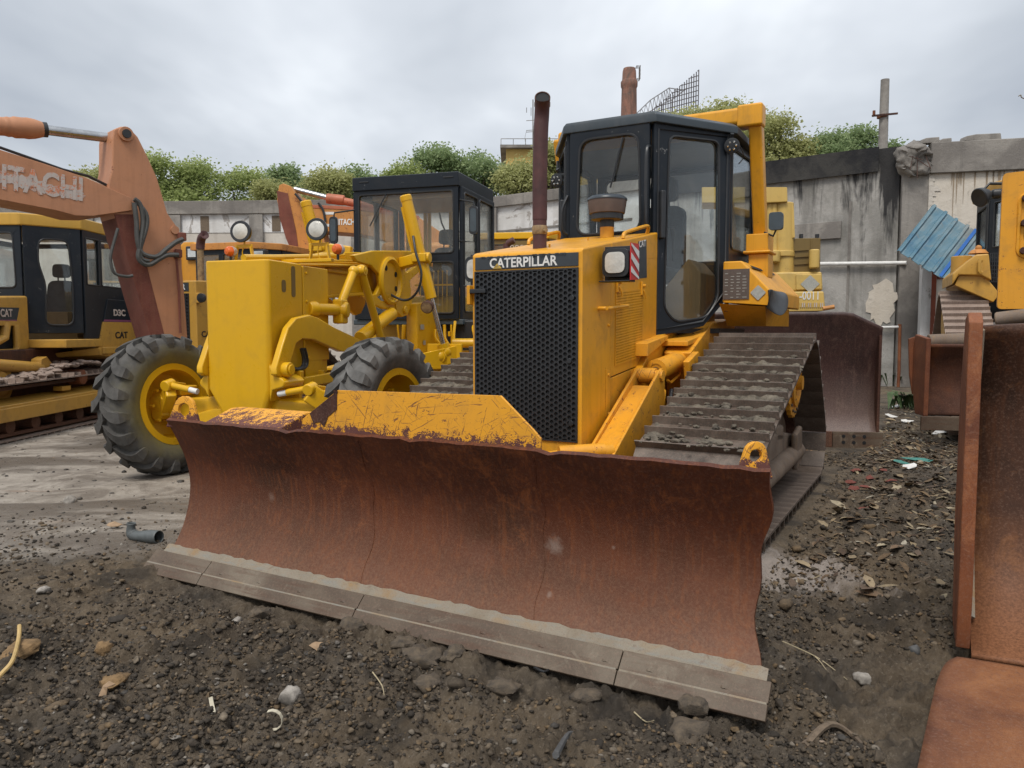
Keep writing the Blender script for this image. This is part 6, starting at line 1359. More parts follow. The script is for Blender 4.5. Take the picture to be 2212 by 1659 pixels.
MB().tube([(p.x, 2.54, p.y) for p in hc_], .014, 6, closed=True).build('door_rim', DOZC, gp_, smooth=True)
for z0_ in (q1.z+.38, q1.z+.72, q1.z+.56): MB().cyl((q0.x+.13, 2.55, z0_), (q0.x+.13, 2.50, z0_), .022).build('bolt', RUSTD, gp_, .003)
A = J.at(2150, 690, 1, 1.9); MB().cyl((A.x, 1.9, A.z), (A.x+.9, 1.7, A.z+.12), .042, n=16).build('tilt_cylinder', FRAMEM, jj, .01)
MB().box(q0.x+.85, q0.x+1.6, 2.68, 4.4, .5, q0.z-.2).build('hood', DOZC, jj, .04)
for x in (q0.x+1.35,): track(jj, x, .42, [(2.3, .36, .30), (4.6, .36, .30)], .17, SHOE, .045)
# ------------------------------------------------------------------ GROUND
def vnoise(x, y, seed):
    xi = np.floor(x).astype(np.int64); yi = np.floor(y).astype(np.int64); fx = x-xi; fy = y-yi
    def h(a, b):
        n = (a*374761393 + b*668265263 + seed*1442695041) & 0xffffffff; n = ((n ^ (n >> 13))*1274126177) & 0xffffffff; n = n ^ (n >> 16)
        return (n & 0xffff)/65535.0
    u = fx*fx*(3-2*fx); v = fy*fy*(3-2*fy)
    return (h(xi, yi)*(1-u)+h(xi+1, yi)*u)*(1-v) + (h(xi, yi+1)*(1-u)+h(xi+1, yi+1)*u)*v
def fbm(x, y, sc, oc=4, seed=0, g=.5):
    s = 0; a = 1; t = 0
    for k in range(oc): s = s + a*vnoise(x*sc*2**k+17.3*k, y*sc*2**k-9.1*k, seed+k); t += a; a *= g
    return s/t
def gmask(x, y):
    """1 = churned dark earth, 0 = old concrete yard"""
    w = (fbm(x, y, .9, 6, 5, .62)-.5)
    back = 4.75 + .12*x + w*2.2                       # edge of the churned earth on the left
    left = 1/(1+np.exp((y-back)*2.6))
    right = 1/(1+np.exp(-(x-(.4+.48*(y-5))+w*1.5)*3.0))
    return np.clip(np.maximum(left, right), 0, 1)
def gheight(x, y):
    m = gmask(x, y)
    n1 = fbm(x, y, 1.1, 3, 1)-.5; n2 = fbm(x, y, 5.5, 4, 2, .6)-.5; n3 = np.abs(fbm(x, y, 22, 3, 3, .6)-.5)
    near = np.clip((8-y)/5, 0, 1)
    n4 = fbm(x+3, y, 13, 3, 8, .6); z = m*(n1*.15 + n2*.11*(.35+.65*near) - n3*.07*near + np.clip(n4-.47, 0, .13)*.26*near) - m*near*np.abs(fbm(x+9, y+2, 36, 3, 12, .6)-.5)*.085 - .055*m*np.clip((6-y)/2, 0, 1)
    z = z + (1-m)*(n1*.02 + n2*.006)
    # low berm of pushed soil in front of the blade, and ribbed track print beside the right track
    s = (x-.083)*.873 - (y-5.069)*.488; l = (x-.083)*.488 + (y-5.069)*.873
    bm = np.exp(-((l+2.32)/.26)**2)*np.exp(-((s+.25)/.75)**2); z = z + bm*(.035+.09*np.maximum(0, n2+.1)) - .02*np.exp(-((l+2.0)/.22)**2)*np.clip((s-.5)*2, 0, 1)*np.clip((2.2-s)*3, 0, 1)
    tp = np.exp(-((s-2.05)/.38)**4)*np.clip((l+1.2)/.4, 0, 1)*np.clip((3.0-l)/.5, 0, 1)
    z = z + tp*(.032*np.sin(l*2*np.pi/.172) + .01*n2) - .02*tp
    # keep machines on the ground: flatten under the main dozer and grader wheels
    z = z - .07*np.clip((x-1.25-(y-2.9)*-.45)*4, 0, 1)*np.clip((3.25-y)*4, 0, 1)
    f = np.exp(-np.clip(np.abs(s-.1)-1.45, 0, 9)**2/.004)*np.clip((l+1.4)/.3, 0, 1)*np.clip((3.6-l)/.3, 0, 1); z = z*(1-f) - .01*f
    far = np.clip((y-9)/10, 0, 1); z = z*(1-.6*far)
    return z
def axis(segs):
    a = []
    for x0, x1, d in segs: a += list(np.arange(x0, x1, d))
    return np.array(a+[segs[-1][1]])
xs = axis([(-400, -60, 40), (-60, -16, 4), (-16, -4, .25), (-4, -2.4, .05), (-2.4, 3.0, .0110), (3.0, 6, .05), (6, 18, .25), (18, 60, 4), (60, 400, 40)])
ys = axis([(-30, 0, 3), (0, 1.7, .2), (1.7, 4.4, .0110), (4.4, 7.5, .03), (7.5, 12, .1), (12, 30, .4), (30, 60, 3), (60, 700, 40)])
XX, YY = np.meshgrid(xs, ys); ZZ = gheight(XX, YY); ZZ[np.abs(XX) > 17] = 0; ZZ[YY > 29] = 0
nx, ny = len(xs), len(ys)
co = np.stack([XX, YY, ZZ], -1).reshape(-1, 3).astype(np.float32)
ii = np.arange(ny*nx).reshape(ny, nx); q = np.stack([ii[:-1, :-1], ii[:-1, 1:], ii[1:, 1:], ii[1:, :-1]], -1).reshape(-1, 4)
def npmesh(name, co, faces, k):
    me = bpy.data.meshes.new(name); me.vertices.add(len(co)); me.vertices.foreach_set('co', np.asarray(co, np.float32).ravel())
    nf = len(faces); me.loops.add(nf*k); me.loops.foreach_set('vertex_index', np.asarray(faces, np.int32).ravel())
    me.polygons.add(nf); me.polygons.foreach_set('loop_start', np.arange(0, nf*k, k, dtype=np.int32)); me.update(calc_edges=True); return me
gme = npmesh('ground', co, q, 4); gme.polygons.foreach_set('use_smooth', np.ones(len(q), bool))
att = gme.attributes.new('earth', 'FLOAT', 'POINT'); att.data.foreach_set('value', gmask(XX, YY).ravel().astype(np.float32))
gm, nt, bs, v = newmat('ground')
at = N(nt, 'ShaderNodeAttribute', attribute_name='earth').outputs['Fac']
big = nz(nt, v, .8, 5, .6, .4); med = nz(nt, v, 5, 8, .7, .5); fine = nz(nt, v, 55, 6, .75); gr1 = nz(nt, v, 260, 3, .7)
earth = mixc(nt, ramp(nt, [(.40, 0.0), (.62, 1.0)], big), (.070, .056, .042), (.145, .10, .056))
earth = mixc(nt, ramp(nt, [(.35, 0.0), (.7, 1.0)], med), mixc(nt, .55, earth, (.025, .021, .017)), mixc(nt, .45, earth, (.20, .16, .115)))
earth = mixc(nt, ramp(nt, [(.55, 0.0), (.68, .8)], fine), earth, (.20, .165, .125)); earth = mixc(nt, ramp(nt, [(.68, 0.0), (.74, .8)], gr1), earth, (.36, .32, .26))
dkp = nz(nt, v, 2.1, 5, .6, .5); earth = mixc(nt, ramp(nt, [(.50, 0.0), (.62, .7)], dkp), earth, (.022, .019, .016))
earth = mixc(nt, ramp(nt, [(.28, .65), (.42, 0.0)], fine), earth, (.016, .015, .014))  # pits of the fine noise darkened in colour, deepening weak crevice shade
conc = mixc(nt, ramp(nt, [(.4, 0.0), (.66, 1.0)], med), (.27, .235, .195), (.40, .355, .30))
wet = nz(nt, vmap(nt, v, (.35, 1.1, 1)), 1.0, 5, .6, .6); wf = ramp(nt, [(.48, 0.0), (.58, 1.0)], wet)
conc = mixc(nt, mth(nt, 'MULTIPLY', wf, .7), conc, (.085, .066, .05)); rs = nz(nt, vmap(nt, v, (.6, 2.0, 1), (4, 1, 0)), 1.0, 4, .6, .5)
conc = mixc(nt, ramp(nt, [(.60, 0.0), (.70, .45)], rs), conc, (.25, .12, .05)); mdp = nz(nt, v, 1.9, 7, .7, .8); conc = mixc(nt, ramp(nt, [(.47, 0.0), (.60, .75)], mdp), conc, (.13, .105, .082)); conc = mixc(nt, ramp(nt, [(.60, 0.0), (.68, .8)], fine), conc, (.06, .052, .045))
ef = mth(nt, 'MULTIPLY', at, 1.0); ef = ramp(nt, [(.35, 0.0), (.6, 1.0)], mth(nt, 'ADD', ef, mth(nt, 'MULTIPLY', mth(nt, 'SUBTRACT', med, .5), .7)))
col = mixc(nt, ef, conc, earth)
# pale slab showing through beside the track
for (px_, r0_, r1_) in (((1800, 1235), .10, .24), ((1690, 1218), .12, .26)):
    c0 = WF.at(*px_, 2, 0); sb = N(nt, 'ShaderNodeVectorMath', operation='DISTANCE', i={1: (c0.x, c0.y*.55, 0)}); nt.links.new(vmap(nt, v, (1, .55, 0)), sb.inputs[0])
    sd2 = mth(nt, 'ADD', sb.outputs['Value'], mth(nt, 'MULTIPLY', mth(nt, 'SUBTRACT', med, .5), .5)); col = mixc(nt, ramp(nt, [(r0_, .85), (r1_, 0.0)], sd2), col, (.30, .26, .23))
nt.links.new(col, bs.inputs['Base Color'])
nt.links.new(mixc(nt, mth(nt, 'MULTIPLY', wf, mth(nt, 'SUBTRACT', 1.0, ef)), (.9, .9, .9), (.32, .32, .32)), bs.inputs['Roughness'])
bs.inputs['Specular IOR Level'].default_value = .35
bump(nt, bs, mth(nt, 'ADD', mth(nt, 'MULTIPLY', fine, .6), mth(nt, 'ADD', mth(nt, 'MULTIPLY', med, mth(nt, 'MULTIPLY', ef, 1.2)), mth(nt, 'MULTIPLY', gr1, .25))), .9, .022)
gme.materials.append(gm); go = bpy.data.objects.new('ground', gme); S.collection.objects.link(go); go['kind'] = 'structure'
def gz(x, y): return float(gheight(np.array([x], float), np.array([y], float))[0])
def gp(px, py, dz=0):
    p = WF.at(px, py, 2, -.05)
    for _ in range(3): p = WF.at(px, py, 2, gz(p.x, p.y))
    return Vector((p.x, p.y, gz(p.x, p.y)+dz))
# ------------------------------------------------------------------ soil clods, gravel: one mass
def scatter(name, tmpl_sub, n, rng, szf, posf, mat, label, flat=(.55, .85), jit=.28):
    bm = bmesh.new(); bmesh.ops.create_icosphere(bm, subdivisions=tmpl_sub, radius=1); tv = np.array([v.co[:] for v in bm.verts]); tf = np.array([[v.index for v in f.verts] for f in bm.faces]); bm.free()
    x, y = posf(n); s = szf(n, x, y); n = len(x)
    sc = np.stack([s*rng.uniform(.7, 1.5, n), s*rng.uniform(.7, 1.3, n), s*rng.uniform(*flat, n)], -1)
    P = tv[None]*(1+rng.uniform(-jit, jit, (n, len(tv), 1)))
    for _ in range(6):                       # cut each lump by random planes so it breaks like clay
        nn = rng.normal(size=(n, 1, 3)); nn /= np.linalg.norm(nn, axis=2, keepdims=True); d = (P*nn).sum(2, keepdims=True)-rng.uniform(.35, .8, (n, 1, 1)); P = P-np.maximum(d, 0)*nn
    P = P*sc[:, None, :]
    a = rng.uniform(0, 6.28, n); ca, sa = np.cos(a)[:, None], np.sin(a)[:, None]
    X = P[..., 0]*ca - P[..., 1]*sa + x[:, None]; Y = P[..., 0]*sa + P[..., 1]*ca + y[:, None]; Z_ = P[..., 2] + (gheight(x, y) + s*rng.uniform(-.1, .35, n))[:, None]
    co = np.stack([X, Y, Z_], -1).reshape(-1, 3); fa = (tf[None]+(np.arange(n)*len(tv))[:, None, None]).reshape(-1, 3)
    me = npmesh(name, co, fa, 3); me.materials.append(mat); o = bpy.data.objects.new(name, me); S.collection.objects.link(o)
    rv = me.attributes.new('tone', 'FLOAT', 'POINT'); rv.data.foreach_set('value', np.repeat(rng.random(n), len(tv)).astype(np.float32))
    return tag(o, label, name.replace('_', ' '), None, 'stuff')
def tonemat(name, pts, rough=.9, bmp=.5, sc=60):
    m, nt, b, v = newmat(name); t = N(nt, 'ShaderNodeAttribute', attribute_name='tone').outputs['Fac']; n = nz(nt, v, sc, 5, .7)
    c = ramp(nt, pts, t); c = mixc(nt, ramp(nt, [(.35, .55), (.65, 0.0)], n), c, (.02, .017, .014)); c = mixc(nt, ramp(nt, [(.62, 0.0), (.75, .5)], n), c, (.22, .19, .15))
    nt.links.new(c, b.inputs['Base Color']); b.inputs['Roughness'].default_value = rough; b.inputs['Specular IOR Level'].default_value = .3; bump(nt, b, n, bmp, .01); return m
SOIL = tonemat('clod_soil', [(0, (.028, .023, .018)), (.35, (.060, .048, .036)), (.7, (.11, .084, .058)), (.85, (.17, .115, .062)), (.985, (.18, .15, .115)), (1, (.30, .27, .23))])
GRAV = tonemat('gravel_mix', [(0, (.05, .046, .042)), (.5, (.10, .09, .078)), (.8, (.16, .14, .12)), (.93, (.32, .29, .25)), (.97, (.30, .17, .08)), (1, (.5, .47, .42))], .8)
rng = np.random.default_rng(4)
def insoil(n, y0, y1, pw=1.0, spread=.75):
    x = np.zeros(0); y = np.zeros(0)
    while len(x) < n:
        b = rng.random(n*2); yy = y0*(y1/y0)**b; xx = rng.uniform(-spread, spread, n*2)*(yy+.4)
        s = (xx-.083)*.873 - (yy-5.069)*.488; l = (xx-.083)*.488 + (yy-5.069)*.873
        m = gmask(xx, yy)**pw; cl = fbm(xx, yy, 1.6, 3, 31); keep = (rng.random(n*2) < m*(cl*1.6-.15)) & ~((s > -1.6) & (s < 1.62) & (l > -1.95) & (l < 3.4)) & ~((xx > 1.18) & (yy < 3.15))
        x = np.concatenate([x, xx[keep]]); y = np.concatenate([y, yy[keep]])
    return x[:n], y[:n]
scatter('soil_clods', 2, 2600, rng, lambda n, x, y: np.clip(rng.lognormal(-4.75, .5, n), .005, .038), lambda n: insoil(n, 1.9, 7.5), SOIL, 'dark broken clods of earth spread over the churned foreground')
scatter('soil_crumbs', 1, 42000, rng, lambda n, x, y: np.clip(rng.lognormal(-5.05, .45, n), .003, .016)*(1+.12*(y-2)), lambda n: insoil(n, 1.9, 8), SOIL, 'fine dark crumbs of earth over the churned foreground')
scatter('gravel', 1, 1800, rng, lambda n, x, y: np.clip(rng.lognormal(-5.0, .5, n), .004, .02)*(1+.13*(y-2)), lambda n: insoil(n, 1.9, 13, .3), GRAV, 'small pale gravel bits scattered over earth and concrete')
def inconc(n):
    y = rng.uniform(4.2, 13, n); x = -rng.uniform(.12, .72, n)*y; return x, y
scatter('grit', 1, 900, rng, lambda n, x, y: np.clip(rng.lognormal(-4.7, .5, n), .005, .03), inconc, GRAV, 'dark grit and crumbs lying on the pale concrete yard', flat=(.3, .6))
# ------------------------------------------------------------------ leaves and scraps
def leafgeo(n, x, y, s, seed):
    r = np.random.default_rng(seed); u = np.array([[-1, 0, 0], [-.35, .42, .16], [.35, .36, .2], [1, 0, .05], [.35, -.36, .2], [-.35, -.42, .16], [-.35, 0, 0], [.35, 0, .02]]); f = np.array([[0, 6, 1, 1], [6, 7, 2, 1], [7, 3, 2, 2], [0, 5, 6, 6], [5, 4, 7, 6], [4, 3, 7, 7]])
    curl = r.uniform(-.5, 1.6, n)
    P = u[None]*np.stack([s, s*r.uniform(.5, 1.1, n), s*curl], -1)[:, None, :]
    a = r.uniform(0, 6.28, n); tl = r.uniform(-.5, .5, n); ca, sa, ct, st = np.cos(a)[:, None], np.sin(a)[:, None], np.cos(tl)[:, None], np.sin(tl)[:, None]
    Z0 = P[..., 2]*ct + P[..., 0]*st; X0 = P[..., 0]*ct - P[..., 2]*st
    return X0*ca-P[..., 1]*sa, X0*sa+P[..., 1]*ca, Z0, f
LEAF = tonemat('dead_leaf', [(0, (.06, .035, .02)), (.3, (.12, .075, .04)), (.6, (.22, .15, .08)), (.85, (.33, .27, .17)), (1, (.42, .38, .30))], .7, .2, 90)
def leafpos(n):
    y = 3.6*(13/3.6)**rng.random(n*3); x = rng.uniform(.30, .60, n*3)*y + .2
    s = (x-.083)*.873 - (y-5.069)*.488; c_ = fbm(x, y, 1.2, 3, 77); dens = np.clip((y-3.6)/3.5, .08, 1)
    k = (s > 1.75) & (rng.random(n*3) < (c_*1.7-.3)*dens) & ~((x > 1.45) & (y < 3.7)); return x[k][:n], y[k][:n]
x, y = leafpos(2600); n = len(x); s = rng.uniform(.018, .055, n)
X0, Y0, Z0, f = leafgeo(n, x, y, s, 2); co = np.stack([X0+x[:, None], Y0+y[:, None], Z0+(gheight(x, y)+s*.35)[:, None]], -1).reshape(-1, 3)
tri = np.array([[0, 6, 1], [6, 7, 2], [6, 2, 1], [7, 3, 2], [0, 5, 6], [5, 4, 7], [5, 7, 6], [4, 3, 7]])
me = npmesh('leaf_litter', co, (tri[None]+(np.arange(n)*8)[:, None, None]).reshape(-1, 3), 3); me.materials.append(LEAF)
rv = me.attributes.new('tone', 'FLOAT', 'POINT'); rv.data.foreach_set('value', np.repeat(rng.random(n), 8).astype(np.float32))
tag(bpy.data.objects.new('leaf_litter', me), 'brown leaf litter on the dark ground between the dozer track and the rusty bucket', 'leaf litter', None, 'stuff'); S.collection.objects.link(bpy.data.objects['leaf_litter'])
rg = random.Random(21)
lm = [plain('leaf_%d' % k, c_, .7, 0, .35, 40, .2) for k, c_ in enumerate([(.30, .23, .14), (.16, .10, .055), (.36, .30, .20), (.10, .065, .04)])]
base_leaf = []
for m_ in lm:
    r_ = MB(); X0, Y0, Z0, f = leafgeo(1, 0, 0, np.array([.06]), 5+len(base_leaf)); r_.add([(X0[0][i], Y0[0][i], Z0[0][i]) for i in range(8)], [tuple(t) for t in tri]); me = r_
    o = me.build('dry_leaf', m_); base_leaf.append(o)
k = 0
for i in range(130):
    py = rg.uniform(905, 1300)**1; px = rg.uniform(1770-(py-900)*.25, 2058)
    if py > 1120 and rg.random() < .6: continue
    p = gp(px, py); s_ = (p.x-.083)*.873 - (p.y-5.069)*.488
    if s_ < 1.75: continue
    o = base_leaf[k] if k < 4 else base_leaf[k % 4].copy()
    if k >= 4: S.collection.objects.link(o)
    o.location = p + V(0, 0, .012); o.rotation_euler = (rg.uniform(-.3, .3), rg.uniform(-.3, .3), rg.uniform(0, 6)); sc_ = rg.uniform(.6, 1.5); o.scale = (sc_, sc_, sc_); k += 1
    tag(o, 'curled dry leaf on the dark ground right of the dozer track', 'leaf', 'dry leaves on the ground at the right')
def rock(px, py, r, mat, name, label, cat, sc=(1, .9, .8), grp=None, jit=.16, sub=3, lift=.35):
    b = MB(); b.ico((0, 0, 0), r, sc, jit*.25, sub)
    p = gp(px, py); o = b.build(name, mat, None, smooth=True)
    for v_ in o.data.vertices: v_.co *= 1+jit*1.6*(noise.noise(v_.co*(1.6/r)+Vector((px, 0, 0))))
    for v_ in o.data.vertices: v_.co *= 1+jit*.55*noise.noise(v_.co*(5/r)+Vector((py, 0, 0)))
    for _ in range(5):
        rr = random.Random(px+_*7); nn = Vector((rr.gauss(0, 1), rr.gauss(0, 1), rr.gauss(0, 1))).normalized(); dd_ = r*rr.uniform(.5, .8)
        for v_ in o.data.vertices:
            k_ = v_.co.dot(nn)-dd_
            if k_ > 0: v_.co -= nn*k_*.85
    o.location = p+V(0, 0, r*sc[2]*lift); o.rotation_euler = (0, 0, px); return tag(o, label, cat, grp)
STN = plain('pale_stone', (.34, .31, .27), .85, 0, .5, 30, .6, (.14, .125, .11)); STND = plain('grey_stone', (.10, .10, .10), .85, 0, .4, 30, .5); OCH = plain('ochre_clod', (.25, .155, .07), .95, 0, .5, 40, .7, (.12, .075, .035))
rock(629, 1515, .042, STN, 'stone', 'pale round stone half sunk in earth, the largest one in the foreground', 'stone', (1, .9, .95))
rock(1862, 1468, .034, STN, 'stone', 'whitish angular stone on dark soil right of the blade corner', 'stone', (1.1, .8, .75))
rock(1974, 1428, .030, STND, 'stone', 'blue grey cube-like stone near the left edge of the rusty bucket', 'stone', (1, .8, .85), jit=.1)
rock(1905, 1455, .022, STN, 'stone', 'small white stone right beside the whitish angular stone', 'stone', (1.2, .7, .6))
rock(513, 1345, .030, STN, 'stone', 'small white stone close to the blade edge at the left centre', 'stone', (1, .8, .7))
rock(95, 1285, .028, STN, 'stone', 'small cream stone at the far left of the foreground earth', 'stone', (1.2, .8, .6))
rock(150, 1085, .05, STN, 'stone', 'round pale stone on the concrete in front of the grader wheel', 'stone', (1, .9, .9))
rock(240, 1455, .05, OCH, 'earth_clod', 'ochre clod of clay lying alone in the left foreground', 'clod', (1.2, 1, .4), jit=.3)
rock(55, 1405, .085, OCH, 'earth_clod', 'long ochre slab of clay beside the yellow cane at the left edge', 'clod', (1.8, .7, .3), jit=.3)
rock(225, 1413, .045, OCH, 'earth_clod', 'ochre lump of clay above the lone ochre clod', 'clod', (1.3, .8, .5), jit=.3)
for i, (px, py, r_) in enumerate(((690, 1325, .07), (560, 1330, .045), (760, 1360, .06), (905, 1455, .075), (930, 1470, .06), (990, 1440, .05), (1260, 1510, .06), (1090, 1490, .05), (870, 1400, .045), (1500, 1560, .05), (1480, 1590, .07))):
    rock(px, py, r_, CLOD, 'earth_clod', 'large dark clod of earth in front of the blade', 'clod', (1.2, 1, .6), 'dark clods pushed up before the blade', jit=.35, lift=.25)
# scraps with their own shape
p = gp(325, 1170); b = MB()
th_ = lambda a, r_: (r_*math.cos(a), r_*math.sin(a))
pts = spline([(-.16, 0, .13), (-.165, 0, .08), (-.15, 0, .045), (-.10, -.01, .04), (0, -.02, .045), (.10, -.03, .05)], 5); b.tube(pts, [.032-.004*math.sin(i*.5)+.016*(i/len(pts)) for i in range(len(pts))], 14, cap=False)
o = b.build('plastic_pipe', plain('weathered_pipe', (.10, .11, .11), .5, 0, .4, 12, .15), None, smooth=True); sm = o.modifiers.new('s', 'SOLIDIFY'); sm.thickness = .004; o.location = p; o.scale = (.85, .85, .85); o.rotation_euler = (0, 0, -.25); tag(o, 'bent grey plastic pipe elbow lying at the left end of the blade', 'pipe')
def strip_obj(pts, w, mat, name, label, cat, dz=.02, th=.003):
    P = [gp(*q) + V(0, 0, dz) for q in pts]; P = spline(P, 5); b = MB(); vs = []
    for i, q in enumerate(P): 
        d = (P[min(i+1, len(P)-1)]-P[max(i-1, 0)]).normalized(); s = d.cross(V(0, -.5, 1)).normalized()*w/2; vs += [q-s, q+s]
    b.add(vs, [(2*i, 2*i+1, 2*i+3, 2*i+2) for i in range(len(P)-1)]); o = b.build(name, mat); sm = o.modifiers.new('s', 'SOLIDIFY'); sm.thickness = th; return tag(o, label, cat)
PLS = plain('cream_strip', (.55, .50, .38), .5, 0, .2, 20, .05)
strip_obj([(455, 1520), (458, 1535), (462, 1552)], .014, PLS, 'plastic_strip', 'short straight cream plastic strip on the foreground earth', 'strip', .02)
c_ = gp(602, 1588); b = MB(); pts = [c_+V(-.07+.02*k/3, 0, .012) for k in range(3)] + [c_+V(-.02+.035*math.sin(a), 0, .045-.035*math.cos(a)) for a in [k*.45 for k in range(9)]]
vs = []
for q in pts: vs += [q+V(0, -.008, 0), q+V(0, .008, 0)]
b.add(vs, [(2*i, 2*i+1, 2*i+3, 2*i+2) for i in range(len(pts)-1)]); o = b.build('plastic_strip', PLS); o.modifiers.new('s', 'SOLIDIFY').thickness = .002; tag(o, 'curled cream plastic strip looping on the foreground earth', 'strip')
P = [gp(-60, 1560)+V(0, 0, .03), gp(0, 1485)+V(0, 0, .05), gp(28, 1450)+V(0, 0, .07), gp(42, 1415)+V(0, 0, .07), gp(44, 1398)+V(0, 0, .08)]
o = MB().tube(spline(P, 6), .0085, 8).build('cane', plain('cane_yellow', (.50, .34, .13), .5, 0, .25, 20, .1), smooth=True); tag(o, 'curved yellow cane sticking into the picture at the left edge', 'cane')
def stick(pts, r_, label, mat=None, dz=.012, name='stick'):
    P = [gp(*q)+V(0, 0, dz) for q in pts]; P = spline(P, 4); o = MB().tube(P, [r_*(1-.6*i/len(P)) for i in range(len(P))], 6).build(name, mat or WOOD, smooth=True); return tag(o, label, 'stick')
WOOD = plain('dead_wood', (.17, .125, .085), .85, 0, .5, 40, .4); DRY = plain('dry_straw', (.42, .35, .22), .7, 0, .3, 20, .1)
stick([(1738, 1610), (1790, 1592), (1840, 1600), (1870, 1625)], .014, 'thick curved bark piece at the bottom right of the foreground')
stick([(1200, 1660), (1225, 1600), (1240, 1575)], .012, 'grey stub of root pointing up at the bottom centre', STND)
stick([(1155, 1450), (1175, 1462), (1192, 1482)], .007, 'black twig leaning on the blade edge', RUB, .03)
stick([(1690, 1390), (1760, 1432), (1800, 1455), (1830, 1470)], .003, 'long thin straw on the soil right of the blade corner', DRY)
stick([(1725, 1400), (1760, 1425), (1785, 1450)], .003, 'short thin straw crossing the long one', DRY)
stick([(1370, 1535), (1395, 1560), (1412, 1580)], .003, 'thin straw right of centre below the blade edge', DRY)
stick([(805, 1460), (825, 1490), (830, 1510)], .003, 'thin pale root left of centre below the blade edge', DRY)
stick([(1905, 1250), (1940, 1262), (1975, 1275), (2008, 1262)], .009, 'brown stick beside the pink ring', WOOD)
cc_ = gp(1976, 1262); o = MB().tube([cc_+V(.085*math.cos(k*math.pi/12), .11*math.sin(k*math.pi/12), .012) for k in range(24)], .006, 6, closed=True).build('ring', plain('pink_ring', (.30, .17, .14), .6, 0, .4, 20, .1), smooth=True); tag(o, 'pinkish rubber ring lying flat on dark ground near the bucket', 'ring')
def scrap(px, py, w, h, mat, label, name='scrap', cat='scrap', tilt=.3):
    r = random.Random(px*7+py); b = MB(); n_ = 7; pts = [(math.cos(a)*w/2*r.uniform(.6, 1.1), math.sin(a)*h/2*r.uniform(.6, 1.1), r.uniform(-.01, .02)) for a in [k*2*math.pi/n_ for k in range(n_)]]
    b.add([(0, 0, .02)]+pts, [(0, k+1, (k+1) % n_+1) for k in range(n_)]); o = b.build(name, mat); o.modifiers.new('s', 'SOLIDIFY').thickness = .004; o.location = gp(px, py)+V(0, 0, .02); o.rotation_euler = (tilt, r.uniform(-.2, .2), r.uniform(-.5, .5)); return tag(o, label, cat)
TAN = plain('tan_flake', (.33, .22, .13), .8, 0, .4, 20, .2); TEAL = plain('teal_cloth', (.05, .20, .17), .7, 0, .3, 20, .2); REDS = plain('brick_red', (.17, .045, .03), .8, 0, .4, 20, .3)
scrap(248, 1142, .14, .06, TAN, 'orange tan flake on the concrete near the grey pipe elbow')
scrap(232, 1508, .05, .07, TAN, 'tan leaf-shaped flake in the left foreground', tilt=.6)
scrap(685, 1395, .10, .07, TAN, 'tan chip of wood by the middle of the blade edge')
scrap(1995, 998, .50, .10, TEAL, 'teal strip of cloth on the far ground by the bucket', 'cloth', 'cloth', .05)
scrap(1950, 1006, .22, .08, TEAL, 'smaller teal rag just left of the teal strip', 'cloth', 'cloth', .05)
for k, (px, py, w) in enumerate(((1990, 893, .35), (2005, 905, .30), (1960, 913, .2), (2035, 935, .30), (1935, 880, .25), (1965, 1012, .16), (1925, 900, .2))):
    scrap(px, py, w, .16, WHT, 'crumpled white paper or plastic in the litter by the far blade', 'paper', 'paper', .1)['group'] = 'white rubbish at the foot of the wall'
for k, (px, py) in enumerate(((1850, 1022), (1880, 1030), (1905, 1018), (1835, 1040), (1925, 1040), (1870, 1045), (1860, 1100), (1845, 1060))):
    scrap(px, py, .12, .07, REDS, 'small brick red scrap amid the leaf litter', 'red_scrap', 'scrap', .1)['group'] = 'red scraps in the leaf litter'
# weeds
GRN = plain('weed_green', (.07, .12, .035), .6, 0, .5, 12, .1, (.03, .06, .02)); DRG = plain('dry_grass', (.26, .21, .12), .8, 0, .4, 12, .1)
def weed(px, py, n_, h, mat, label, w=.3, name='weed'):
    c_ = gp(px, py); r = random.Random(px); b = MB()
    for i in range(n_):
        x, y = r.gauss(0, w), r.gauss(0, w*.5); a = r.uniform(0, 6.28); hh = h*r.uniform(.4, 1); lw_ = r.uniform(.02, .06) if mat is GRN else .006; d = V(math.cos(a), math.sin(a), 0)
        p0 = V(x, y, 0); p1 = p0+d*hh*.3+V(0, 0, hh*.7); p2 = p0+d*hh*.8+V(0, 0, hh*.75); s = d.cross(V(0, 0, 1))*lw_
        b.add([p0, p1-s, p1+s, p2], [(0, 1, 2), (1, 3, 2)])
    o = b.build(name, mat); o.location = c_; return tag(o, label, 'weed')
weed(1945, 832, 160, .45, GRN, 'green weeds at the foot of the broken pillar', .35)
weed(1985, 812, 110, .7, DRG, 'dry grass tuft against the pillar foot', .3, 'grass_tuft')
weed(1990, 885, 140, .4, GRN, 'dark green weeds left of the far small blade', .22)
weed(1905, 828, 60, .3, GRN, 'low green sprouts beside the brown blade', .2)
